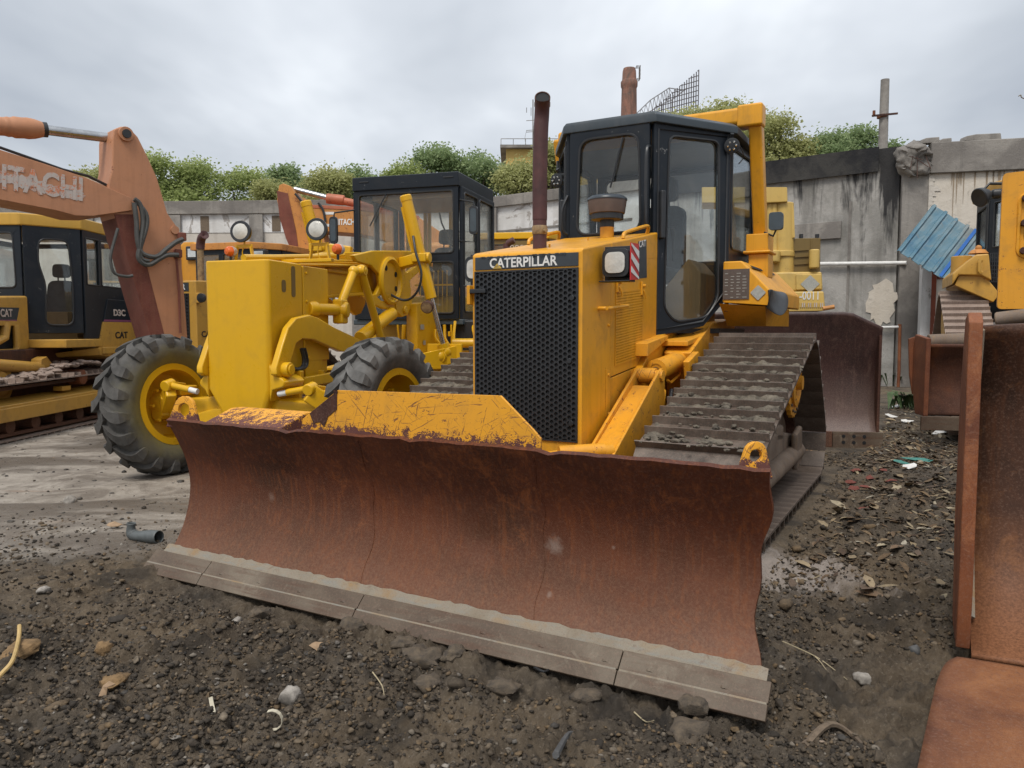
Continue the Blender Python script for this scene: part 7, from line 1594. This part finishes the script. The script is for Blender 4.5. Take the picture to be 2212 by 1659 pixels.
# ------------------------------------------------------------------ WALLS
def wallmat(name, base, spots, dark=None, streak=(.10, .095, .085), amt=.5, patch=None):
    m, nt, b, v = newmat(name)
    n = nz(nt, v, .9, 7, .65, .5); c = mixc(nt, ramp(nt, [(.42, 0.0), (.56, 1.0)], n), base, spots)
    st = nz(nt, vmap(nt, v, (2.6, 2.6, .22)), 1.0, 5, .62, .3); c = mixc(nt, ramp(nt, [(.5, 0.0), (.72, amt)], st), c, streak)
    f = nz(nt, v, 9, 8, .7, .5); c = mixc(nt, ramp(nt, [(.6, 0.0), (.7, .5)], f), c, tuple(x*.45 for x in base))
    if patch: c = mixc(nt, ramp(nt, [(.60, 0.0), (.62, .9)], nz(nt, vmap(nt, v, (1, 1, 1), (7, 3, 1)), 1.3, 8, .7, .9)), c, patch)
    if dark:                                            # soot: solid above a ragged line, running down in tongues
        s = N(nt, 'ShaderNodeSeparateXYZ'); nt.links.new(v, s.inputs[0])
        tongue = nz(nt, vmap(nt, v, (1.1, 1.1, .16), (2.2, 0, 0)), 1.0, 6, .68, .3); rag = nz(nt, v, 3, 6, .7, .5)
        lim = mth(nt, 'ADD', dark[0], mth(nt, 'MULTIPLY', mth(nt, 'MAXIMUM', mth(nt, 'SUBTRACT', tongue, .44), 0.0), -16.0))
        lim = mth(nt, 'MINIMUM', lim, dark[0]); d_ = mth(nt, 'SUBTRACT', mth(nt, 'ADD', s.outputs[2], mth(nt, 'MULTIPLY', mth(nt, 'SUBTRACT', rag, .5), 1.0)), lim)
        c = mixc(nt, ramp(nt, [(.0, 0.0), (.5, .5), (1.0, .93)], mth(nt, 'MULTIPLY', d_, .8)), c, (.016, .016, .018))
    nt.links.new(c, b.inputs['Base Color']); b.inputs['Roughness'].default_value = .9; b.inputs['Specular IOR Level'].default_value = .2
    bump(nt, b, mth(nt, 'ADD', f, mth(nt, 'MULTIPLY', n, .5)), .5, .03); return m
WGREY = wallmat('wall_grey_soot', (.36, .345, .32), (.25, .24, .22), (4.55,), amt=.65)
WWHT = wallmat('wall_white', (.66, .65, .64), (.54, .53, .51), None, (.30, .28, .26), .5, (.30, .275, .25))
WCRM = wallmat('wall_cream', (.56, .51, .44), (.50, .45, .38), None, (.36, .29, .21), .35)
WBEI = wallmat('wall_beige', (.54, .50, .44), (.46, .42, .37), None, (.25, .22, .19), .4)
COP = wallmat('coping_concrete', (.27, .25, .225), (.18, .165, .15), None, (.08, .075, .07), .6)
def wallseg(p0, p1, z0, z1, th, name, mat, parent=None, off=0, bev=0):
    """upright slab from p0 to p1 whose front face lies on that line moved 'off' towards the camera"""
    d = Vector((p1[0]-p0[0], p1[1]-p0[1], 0)).normalized(); nn = d.cross(V(0, 0, 1))
    a = V(*p0, z0)+nn*off; c_ = V(*p1, z0)+nn*off; b = MB(); b.prism([a, c_, c_+V(0, 0, z1-z0), a+V(0, 0, z1-z0)], -nn*th); return b.build(name, mat, parent, bev)
A_, Bp = (8.75, 17.55), (-.68, 24.5)
C_ = (4.0, 21.05)
w1 = tag(wallseg(C_, A_, -.2, 5.42, .3, 'boundary_wall', WGREY), 'grey concrete wall with soot-blackened top behind the main dozer, right of its cab', 'wall')
wallseg(C_, (8.4, 17.8), 4.9, 5.45, .02, 'soot_band', wallmat('soot', (.022, .022, .024), (.05, .048, .045), amt=.2), w1, .09)
dd = Vector((A_[0]-C_[0], A_[1]-C_[1])).normalized(); on = lambda t, z=0: (C_[0]+dd.x*t, C_[1]+dd.y*t)
L_ = math.dist(A_, C_)
wallseg(on(L_-3.35), on(L_-1.2), 2.95+.5, 3.35+.5, .05, 'lintel', COP, w1, .08, .01)
wallseg(on(L_-1.05), on(L_-1.0), 0, 4.3, .02, 'joint', COP, w1, .025)
b = MB(); q = [WF.at(*s_, 1, 18.05) for s_ in ((1865, 648), (1875, 612), (1900, 600), (1922, 608), (1930, 640), (1950, 660), (1945, 690), (1920, 702), (1895, 712), (1875, 720), (1862, 690))]
for i, c0 in enumerate(q): pass
n3 = Vector((dd.y, -dd.x, 0))
ctr = sum((Vector((p.x, p.y, p.z)) for p in q), Vector())/len(q)
base3 = V(*A_, 0); dirv = Vector((dd.x, dd.y, 0))
def onwall(px, py, off=.03):
    # intersect the ray with the wall plane
    r = Vector(ray(px, py)); o_ = Vector((0, 0, EYE)); k_ = (base3+n3*off-o_).dot(n3)/r.dot(n3); return o_+r*k_
rr_ = random.Random(3); pts = []
for k in range(30):
    a = 2*math.pi*k/30; px = 1898+34*math.cos(a)*rr_.uniform(.65, 1.15)+6; py = 655+52*math.sin(a)*rr_.uniform(.7, 1.12); pts.append(onwall(px, py, .012))
b.prism(pts, n3*.008); b.build('bare_plaster_patch', WCRM, w1)
for py_, r_, x0_ in ((568, .045, 1772), (706, .03, 1880)):
    P = [onwall(x0_, py_+2, .1), onwall(1958 if r_ > .04 else 1946, py_, .1)]
    o = MB().cyl(P[0], P[1], r_, n=12).build('water_pipe', WHT, None, smooth=True); tag(o, ('long' if r_ > .04 else 'short thin')+' white pipe running along the sooty wall' + (' at head height' if r_ > .04 else ' below the long one'), 'pipe')
P = [onwall(1944, 700, .1), onwall(1942, 800, .1), onwall(1940, 838, .1)]; tag(MB().tube(P, .035, 8).build('drain_pipe', RUSTO), 'thin rusty drain pipe running down to the weeds', 'pipe')
w2 = tag(wallseg(Bp, C_, -.2, 5.35, .3, 'boundary_wall', WWHT), 'whitewashed concrete wall between the grader cab and the main dozer cab', 'wall')
wallseg(Bp, C_, 5.12, 5.45, .08, 'coping', COP, w2, .12, .02)
d2 = Vector((C_[0]-Bp[0], C_[1]-Bp[1])).normalized(); on2 = lambda t: (Bp[0]+d2.x*t, Bp[1]+d2.y*t)
wallseg(on2(-.05), on2(.32), 0, 5.1, .06, 'pilaster', COP, w2, .14, .02); wallseg(on2(0), on2(5), 4.35, 4.40, .02, 'ledge', COP, w2, .03)
Lf = (-26, 25.9)
w3 = tag(wallseg(Lf, Bp, -.2, 5.3, .3, 'boundary_wall', WBEI), 'long beige wall with pale upper band behind the grader and excavators', 'wall')
d3 = Vector((Bp[0]-Lf[0], Bp[1]-Lf[1])).normalized(); on3 = lambda t: (Lf[0]+d3.x*t, Lf[1]+d3.y*t)
wallseg(Lf, Bp, 5.0, 5.42, .08, 'coping', COP, w3, .14, .02); wallseg(Lf, Bp, 4.42, 5.0, .01, 'pale_band', WWHT, w3, .02)
for t in (8.4, 11.9+.1, 14.9, 17.6, 20.9): wallseg(on3(t), on3(t+.45), 0, 4.99, .06, 'pilaster', COP, w3, .12, .02)
for px in (445, 600):
    t = (WF.at(px, 460, 1, 25.4).x-Lf[0]); wallseg(on3(t), on3(t+.28), 4.45, 4.95, .02, 'slot_window', WOOD, w3, .035)
# broken pillar and cream wall
PB, PA = (9.28, 17.30), (8.76, 17.42)
w4 = tag(wallseg(PA, PB, -.2, 5.15, .35, 'pillar', WGREY if False else COP), 'broken concrete pillar with a shattered head between sooty and cream walls', 'pillar')
b = MB(); rg = random.Random(9)
for c_, r_ in (((8.93, 17.30, 5.12), .36), ((9.1, 17.28, 4.95), .25), ((8.82, 17.3, 4.9), .22)): b.ico(c_, r_, (1, .7, 1), 0, 4)
bh = b.build('broken_head', COP, w4, smooth=True)
for v_ in bh.data.vertices: v_.co += Vector((noise.noise(v_.co*3.1), noise.noise(v_.co*3.1+V(5, 0, 0)), noise.noise(v_.co*3.1+V(0, 7, 0))))*.16 + Vector((noise.noise(v_.co*11), noise.noise(v_.co*11+V(5, 0, 0)), noise.noise(v_.co*11+V(0, 7, 0))))*.06
for k in range(5): MB().tube([(8.85+rg.gauss(0, .15), 17.1, 5.1), (8.9+rg.gauss(0, .2), 16.98, 4.8+rg.gauss(0, .15))], .007, 5).build('bent_rebar', RUSTD, w4)
CE = (15.0, 15.9)
w5 = tag(wallseg(PB, CE, -.2, 5.2, .3, 'boundary_wall', WCRM), 'smooth cream wall with brown drip stains under a grey beam, at the far right', 'wall')
wallseg(PB, CE, 4.75, 5.42, .3, 'beam', COP, w5, .10, .02)
rg = random.Random(5); b = MB(); d5 = Vector((CE[0]-PB[0], CE[1]-PB[1], 0)).normalized(); n5 = d5.cross(V(0, 0, 1))
for k in range(34):
    t = rg.choice([rg.uniform(.4, 1.8), rg.uniform(1.1, 2.9)]); h_ = rg.choice([.15, .25, .4, 1.0])*rg.uniform(.5, 1.1); w_ = rg.uniform(.015, .035); a = V(*PB, 4.75)+d5*t+n5*.012; b.prism([a, a+d5*w_, a+d5*w_*.6-V(0, 0, h_), a+d5*w_*.4-V(0, 0, h_)], n5*.002)
b.build('drip_stain', plain('drip_brown', (.30, .23, .16), .9, 0, .2, 9, 0), w5)
b = MB()                                               # ragged plaster edge
for k in range(30): z_ = 1.4+k*.11; a = V(*PB, z_)+n5*.012; w_ = rg.uniform(.05, .26); b.prism([a, a+d5*w_, a+d5*w_*.7+V(0, 0, .12), a+V(0, 0, .12)], n5*.006)
b.build('broken_plaster_edge', WBEI, w5)
lowp = wallseg((9.05, 17.0), (9.28, 16.95), -.2, 2.92, .2, 'gate_post', WWHT); tag(lowp, 'narrow white gate post with an exposed red brick strip', 'post')
wallseg((9.20, 16.9), (9.29, 16.88), .6, 2.9, .02, 'brick_strip', wallmat('brick_strip', (.20, .055, .03), (.12, .04, .025), amt=.3), lowp, .05)
wallseg((9.30, 16.9), (9.50, 16.85), 1.0, 2.9, .1, 'rendered_edge', WCRM, lowp, .04); wallseg((9.32, 16.9), (9.50, 16.85), 2.4, 2.88, .02, 'tile_patch', REDS, lowp, .07)
dk_ = tag(wallseg((9.35, 17.05), (11.5, 16.5), -.2, 2.6, .06, 'dark_panel', wallmat('dark_panel', (.13, .115, .115), (.20, .18, .17), amt=.3, patch=(.34, .32, .30))), 'dark peeling panel below the blue sheet', 'panel')
for i, (px, w_, h_, D_, lab) in enumerate(((2013, .42, .14, 16.9, 'thin grey concrete block on top of the cream wall, left one'), (2042, .28, .10, 16.9, 'small brick on the wall top beside the thin block'), (2150, .80, .16, 16.3, 'long broken slab on top of the cream wall at the right'))):
    q = WF.at(px, 315, 1, D_); o = MB().prism([(0, 0, 0), (w_, 0, .02), (w_*.97, 0, h_), (w_*.3, 0, h_*.85), (.03, 0, h_*.6)], (0, .25, 0)).build('concrete_block', COP, None, .015); o.location = (q.x*1.02-w_/2, 17.3-(q.x*1.02-9.28)*.245+.0, 5.425); tag(o, lab, 'block')
# blue corrugated sheet leaning on the wall
cpx = [C4(*s_) for s_ in ((10, 575), (218, 308), (520, 478), (305, 758))]
BW = Fr(0, 0, 0); Pq = [WF.at(*cpx[0], 1, 16.35), WF.at(*cpx[1], 1, 16.6), WF.at(*cpx[2], 1, 16.3), WF.at(*cpx[3], 1, 16.05)]
o0 = Pq[0]; eu = (Pq[1]-Pq[0]); ev = (Pq[3]-Pq[0]); nn = eu.cross(ev).normalized(); nn = nn if nn.y < 0 else -nn
BLU, nt, bs, v = newmat('blue_sheet'); n = nz(nt, v, 1.4, 6, .65, .6)
c = ramp(nt, [(.3, (.04, .13, .22)), (.45, (.09, .19, .25)), (.58, (.15, .22, .25)), (.7, (.22, .22, .20))], n); c = mixc(nt, ramp(nt, [(.58, 0.0), (.68, .6)], nz(nt, v, 6, 8, .7, .4)), c, (.20, .17, .14)); nt.links.new(c, bs.inputs['Base Color']); bs.inputs['Roughness'].default_value = .5; bump(nt, bs, n, .4, .05)
b = MB(); prof2 = []
for r_ in range(5):
    u0 = r_/4.6; prof2 += [(u0, .0), (u0+.012, .06), (u0+.045, .06), (u0+.06, .0), (u0+.10, .004), (u0+.14, 0)]
prof2 = [q for q in prof2 if q[0] <= 1.0]+[(1.0, 0)]
vs = []
for a, h_ in prof2:
    for k in range(7): vs.append(o0+eu*(k/6)+ev*a+nn*(h_+.012*math.sin(k*2.1+a*9)))
b.add(vs, [(i*7+k, i*7+k+1, i*7+k+8, i*7+k+7) for i in range(len(prof2)-1) for k in range(6)]); bsn = b.build('corrugated_sheet', BLU); bsn.modifiers.new('s', 'SOLIDIFY').thickness = .01
tag(bsn, 'faded blue corrugated metal sheet tilted against the cream wall', 'metal sheet')
e_ = MB(); a = o0+ev*.80+nn*.066; e_.prism([a, a+eu*1.0, a+eu*1.0+ev*.055, a+ev*.055], nn*.004); e_.build('bright_rib', plain('bright_blue', (.015, .12, .42), .4, 0, .25, 6, .05), bsn)
# ------------------------------------------------------------------ SKYLINE: chimney, billboard frame, yellow block, aerial, pole
def brick():
    m, nt, b, v = newmat('chimney_brick'); br = N(nt, 'ShaderNodeTexBrick', i={'Scale': 3.2, 'Color1': (.26, .105, .065, 1), 'Color2': (.20, .085, .055, 1), 'Mortar': (.22, .18, .15, 1), 'Mortar Size': .02}); nt.links.new(vmap(nt, v, (1, 1, 1), (0, 0, 0), (R(90), 0, 0)), br.inputs[0])
    st = nz(nt, vmap(nt, v, (1.2, 1.2, .35)), 1.0, 6, .7, .4); c = mixc(nt, ramp(nt, [(.46, 0.0), (.64, .85)], st), br.outputs[0], (.085, .062, .052)); c = mixc(nt, ramp(nt, [(.6, 0.0), (.7, .5)], nz(nt, v, 5, 5, .7)), c, (.30, .24, .2))
    nt.links.new(c, b.inputs['Base Color']); b.inputs['Roughness'].default_value = .9; return m
BRK = brick(); q = WF.at(1359.5, 148, 1, 80); g = Vector((q.x, 80, 0)); zt = q.z
b = MB(); b.lathe(g, (0, 0, 1), [(1.2, 0), (.77, zt-2.3), (.76, zt-2.0), (.85, zt-1.8), (.86, zt-1.35), (.75, zt-1.2), (.72, zt-1.1), (.68, zt-.3), (.60, zt), (.45, zt), (.45, zt-1), (0, zt-1)], 28); ch = b.build('chimney', BRK, None, smooth=True, ang=40); tag(ch, 'tall old brick chimney with soot stains above the cab roof', 'chimney')
b = MB()
for k in range(5): b.tube([(g.x+.70, 79.6+.2*k, zt-1.1), (g.x+1.05, 79.6+.2*k, zt-1.1), (g.x+1.05, 79.6+.2*k, zt+.15), (g.x+.65, 79.6+.2*k, zt+.15)], .03, 4)
for z_ in (zt-1.1, zt-.7, zt-.3, zt+.15): b.tube([(g.x+1.05, 79.5, z_), (g.x+1.05, 80.5, z_)], .035, 4)
b.build('ladder_cage', COP, ch)
bb_ = [WF.at(*s_, 1, 55) for s_ in ((1405, 240), (1487, 182), (1487, 262), (1405, 262))]; fr_ = MB(); x0, x1 = bb_[0].x, bb_[1].x
zb0 = 8
for k in range(22): t = k/21; x = x0+(x1-x0)*t; zt_ = bb_[0].z+(bb_[1].z-bb_[0].z)*t; fr_.cyl((x, 55-3*t, zb0), (x, 55-3*t, zt_), .035, n=5)
for j in range(9):
    za = bb_[1].z-j*.32-.05; t0 = max(0, (za-bb_[0].z)/(bb_[1].z-bb_[0].z)); fr_.cyl((x0+(x1-x0)*t0, 55-3*t0, za), (x1, 52, za), .03, n=5)
bf = fr_.build('billboard_frame', RUSTD if False else plain('frame_steel', (.10, .085, .09), .7, 0, .4, 3, 0)); tag(bf, 'rusty empty billboard lattice rising behind the trees', 'billboard')
tr = MB(); tp_ = [WF.at(*s_, 1, 56) for s_ in ((1376, 244), (1405, 216), (1430, 200), (1445, 190), (1480, 195))]; bt_ = [WF.at(*s_, 1, 56) for s_ in ((1376, 250), (1405, 240), (1430, 225), (1452, 215), (1484, 190))]
for i in range(4):
    n_ = 3
    for P_ in (tp_, bt_): tr.cyl(P_[i], P_[i+1], .04, n=5)
    for j in range(n_):
        a = tp_[i].lerp(tp_[i+1], j/n_); c2_ = bt_[i].lerp(bt_[i+1], (j+.5)/n_); e3_ = tp_[i].lerp(tp_[i+1], (j+1)/n_); tr.cyl(a, c2_, .028, n=4).cyl(c2_, e3_, .028, n=4)
for i in (0, 1, 2, 3): tr.cyl(bt_[i], Vector((bt_[i].x, 56.5, 6)), .05, n=5)
tr.build('lattice_brace', plain('brace_steel', (.28, .28, .29), .7, 0, .3, 3, 0), bf)
b = MB()
for k in range(7): t = .35+.09*k; b.prism([(x0+(x1-x0)*t, 55-3*t-.1, 10.6+.5*k), (x0+(x1-x0)*t+.25, 55-3*t-.1, 10.9+.5*k), (x0+(x1-x0)*t+.3, 55-3*t-.1, 12.0+.45*k), (x0+(x1-x0)*t+.05, 55-3*t-.1, 11.6+.5*k)], (0, .03, 0))
b.build('torn_sheet', RUSTD, bf)
q0 = WF.at(1093, 322, 1, 48); q1 = WF.at(1230, 322, 1, 48); yb = MB(); yb.box(q0.x, q1.x+3, 48, 56, 0, q0.z); yo = yb.build('yellow_building', plain('yellow_render', (.58, .40, .13), .9, 0, .2, 2, 0)); tag(yo, 'yellow rendered block with flat roof behind the trees at the centre', 'building')
MB().box(q0.x-.35, q1.x+3.3, 47.6, 56.4, q0.z, q0.z+.18).build('roof_slab', COP, yo)
rl = MB(); rl.cyl((q0.x-.3, 47.7, q0.z+.55), (q1.x+3, 47.7, q0.z+.55), .02, n=5)
for k in range(10): rl.cyl((q0.x-.3+.75*k, 47.7, q0.z+.15), (q0.x-.3+.75*k, 47.7, q0.z+.55), .02, n=5)
rl.build('roof_railing', COP, yo)
for k in range(3): MB().box(q0.x+.7+1.3*k, q0.x+1.5+1.3*k, 47.97, 48.0, q0.z-2.2, q0.z-.9).build('window', GLSD if False else plain('window_dark_%d' % k, (.05, .06, .07), .2, 0, .2, 3, 0), yo)
an = MB(); ax_, az = WF.at(1147, 320, 1, 49).x, q0.z+.18; H_ = WF.at(1147, 215, 1, 49).z
an.cyl((ax_+.12, 49, az), (ax_+.12, 49, H_), .035, n=6).cyl((ax_-.28, 49, az+2.6), (ax_-.28, 49, H_-.8), .02, n=5).cyl((ax_+.0, 49, az+2.6), (ax_+.0, 49, H_-1.0), .02, n=5).cyl((ax_+.32, 49, az+2.6), (ax_+.32, 49, H_-.7), .02, n=5)
for z_ in (H_-1.3, H_-2.0, H_-1.9): an.cyl((ax_-.3, 49, z_), (ax_+.35, 49, z_+.05), .02, n=5)
an.tube(spline([(ax_-.28, 49, H_-1.9), (ax_-.38, 49, H_-2.5), (ax_-.1, 49, H_-3.2), (ax_+.1, 49, H_-3.3)], 4), .012, 4)
tag(an.build('aerial_mast', COP), 'thin aerial mast with crossbars on the yellow building', 'aerial')
q = WF.at(1912, 172, 1, 26); pl_ = MB().cyl((q.x, 26, 0), (q.x, 26, q.z), .20, .135, n=18).build('utility_pole', COP, None, smooth=True); tag(pl_, 'round concrete utility pole with rusty crossarm above the sooty wall', 'utility pole')
qc = WF.at(1912, 248, 1, 25.8); MB().beam((qc.x-.42, 25.82, qc.z-.03), (qc.x+.42, 25.82, qc.z+.05), .05, .06).build('crossarm', RUSTD, pl_); MB().cyl((qc.x-.36, 25.82, qc.z), (qc.x-.36, 25.82, qc.z+.14), .045, n=10).lathe((qc.x, 26, qc.z-.05), (0, 0, 1), [(.165, 0), (.165, .10)], 16).build('insulator', RUSTO, pl_)
q = WF.at(2200, 208, 1, 20); o = MB().tube(spline([(q.x, 20, q.z), (q.x+.06, 20, q.z+.03), (q.x+.1, 20, q.z-.04), (q.x+.4, 20, q.z-.12)], 4), .012, 5).build('cable_end', OLIVE); tag(o, 'loose cable end hanging in the sky at the far right', 'cable')
# ------------------------------------------------------------------ TREES
def leafmat(name, a, b_, c_):
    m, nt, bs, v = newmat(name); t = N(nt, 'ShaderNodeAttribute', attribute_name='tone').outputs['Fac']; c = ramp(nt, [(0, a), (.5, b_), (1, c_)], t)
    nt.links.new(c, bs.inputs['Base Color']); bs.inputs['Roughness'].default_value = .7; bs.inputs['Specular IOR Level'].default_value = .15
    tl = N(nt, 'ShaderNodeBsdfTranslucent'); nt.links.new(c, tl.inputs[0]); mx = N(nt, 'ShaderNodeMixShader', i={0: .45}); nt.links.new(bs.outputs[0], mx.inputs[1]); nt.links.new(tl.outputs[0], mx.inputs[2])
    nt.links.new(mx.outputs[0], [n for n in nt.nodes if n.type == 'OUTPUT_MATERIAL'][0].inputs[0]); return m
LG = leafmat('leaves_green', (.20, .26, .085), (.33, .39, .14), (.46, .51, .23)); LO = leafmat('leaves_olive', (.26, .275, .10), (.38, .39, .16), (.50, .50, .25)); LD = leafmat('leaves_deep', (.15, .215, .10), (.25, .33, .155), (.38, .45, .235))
BARK = plain('bark', (.10, .08, .06), .9, 0, .4, 6, .4)
def tree(px, ytop, D_, wpx, mat, label, n=5200, seed=0, hfac=1.0):
    r = np.random.default_rng(seed+int(px)); q = WF.at(px, ytop, 1, D_); k_ = D_/F_PX; w = wpx*k_/2; H_ = q.z; zc0 = H_ - w*1.15*hfac
    root_ = bpy.data.objects.new('tree', None); S.collection.objects.link(root_); root_.location = (q.x, D_, 0); tag(root_, label, 'tree', 'trees behind the yard wall')
    b = MB(); tr = [(0, 0, -.1), (.1, 0, H_*.25), (-.05, .1, H_*.45), (.05, 0, H_*.7)]; b.tube(spline(tr, 4), [.26-.018*i for i in range(13)], 9)
    nb = 12; cen = []
    for i in range(nb):
        a = 2*math.pi*i/nb+r.uniform(-.3, .3); rr = r.uniform(.25, .72); cz_ = r.uniform(-.75, .62); c_ = np.array([w*rr*math.cos(a)*(1.1 if abs(cz_) < .4 else .75), w*.8*rr*math.sin(a), zc0+w*cz_*1.05*hfac]); br = w*r.uniform(.26, .42); cen.append((c_, br))
        b.tube(spline([(0, 0, H_*.35+.1*i % 1), (c_[0]*.4, c_[1]*.4, (H_*.45+c_[2])*.5), tuple(c_)], 3), [.09, .08, .07, .06, .05, .035, .02], 6)
    cen.append((np.array([0, 0, zc0+w*.62*hfac]), w*.42)); cen.append((np.array([w*.1, 0, zc0]), w*.5))
    b.build('trunk', BARK, root_, smooth=True)
    m = n//len(cen); C0 = []; Tn = []; Sz = []
    for c_, br in cen:
        cl = m//9; d = r.normal(size=(cl, 3)); d /= np.linalg.norm(d, axis=1)[:, None]; d[:, 2] = np.abs(d[:, 2])*1.0-.35*(r.random(cl) < .5); rad = br*r.uniform(.55, 1.12, cl)[:, None]
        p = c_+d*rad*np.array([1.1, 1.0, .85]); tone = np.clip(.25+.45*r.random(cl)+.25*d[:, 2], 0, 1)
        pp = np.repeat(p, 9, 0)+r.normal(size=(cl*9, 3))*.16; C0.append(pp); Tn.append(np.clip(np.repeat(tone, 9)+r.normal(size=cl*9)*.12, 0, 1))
    C0 = np.concatenate(C0); Tn = np.concatenate(Tn); N_ = len(C0); s = r.uniform(.04, .085, N_)*(D_/32)
    u = r.normal(size=(N_, 3)); u[:, 2] *= .6; u /= np.linalg.norm(u, axis=1)[:, None]; t = r.normal(size=(N_, 3)); v = np.cross(u, t); v /= np.linalg.norm(v, axis=1)[:, None]
    P = np.stack([C0-u*s[:, None], C0+v*s[:, None]*.55, C0+u*s[:, None], C0-v*s[:, None]*.55], 1).reshape(-1, 3)
    me = npmesh('crown', P, np.arange(N_*4).reshape(-1, 4), 4); me.materials.append(mat); at_ = me.attributes.new('tone', 'FLOAT', 'POINT'); at_.data.foreach_set('value', np.repeat(Tn, 4).astype(np.float32))
    o = bpy.data.objects.new('crown', me); S.collection.objects.link(o); o.parent = root_
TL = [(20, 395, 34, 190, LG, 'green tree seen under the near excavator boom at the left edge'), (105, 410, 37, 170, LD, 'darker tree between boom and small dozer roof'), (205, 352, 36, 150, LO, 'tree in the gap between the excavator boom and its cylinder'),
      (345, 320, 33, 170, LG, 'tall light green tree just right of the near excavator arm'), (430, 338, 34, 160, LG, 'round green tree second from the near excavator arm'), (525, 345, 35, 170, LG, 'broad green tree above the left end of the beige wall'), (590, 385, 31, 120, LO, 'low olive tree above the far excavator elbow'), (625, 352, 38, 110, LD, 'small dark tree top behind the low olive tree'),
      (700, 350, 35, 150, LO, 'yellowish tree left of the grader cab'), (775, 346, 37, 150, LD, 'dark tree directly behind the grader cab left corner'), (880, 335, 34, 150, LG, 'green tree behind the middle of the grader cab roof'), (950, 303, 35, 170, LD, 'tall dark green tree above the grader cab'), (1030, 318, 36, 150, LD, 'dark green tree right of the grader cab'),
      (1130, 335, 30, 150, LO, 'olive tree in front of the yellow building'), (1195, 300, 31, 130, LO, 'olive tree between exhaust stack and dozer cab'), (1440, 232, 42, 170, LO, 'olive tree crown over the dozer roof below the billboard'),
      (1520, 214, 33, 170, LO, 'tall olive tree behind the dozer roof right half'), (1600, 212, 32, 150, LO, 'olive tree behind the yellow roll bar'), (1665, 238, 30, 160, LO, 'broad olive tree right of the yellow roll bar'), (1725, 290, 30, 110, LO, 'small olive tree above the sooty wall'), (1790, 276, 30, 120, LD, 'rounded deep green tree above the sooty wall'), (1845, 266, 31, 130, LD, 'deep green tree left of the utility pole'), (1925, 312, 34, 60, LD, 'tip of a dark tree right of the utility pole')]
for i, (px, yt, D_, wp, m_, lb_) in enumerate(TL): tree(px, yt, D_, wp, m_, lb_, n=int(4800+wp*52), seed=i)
# backdrop growth closing the row
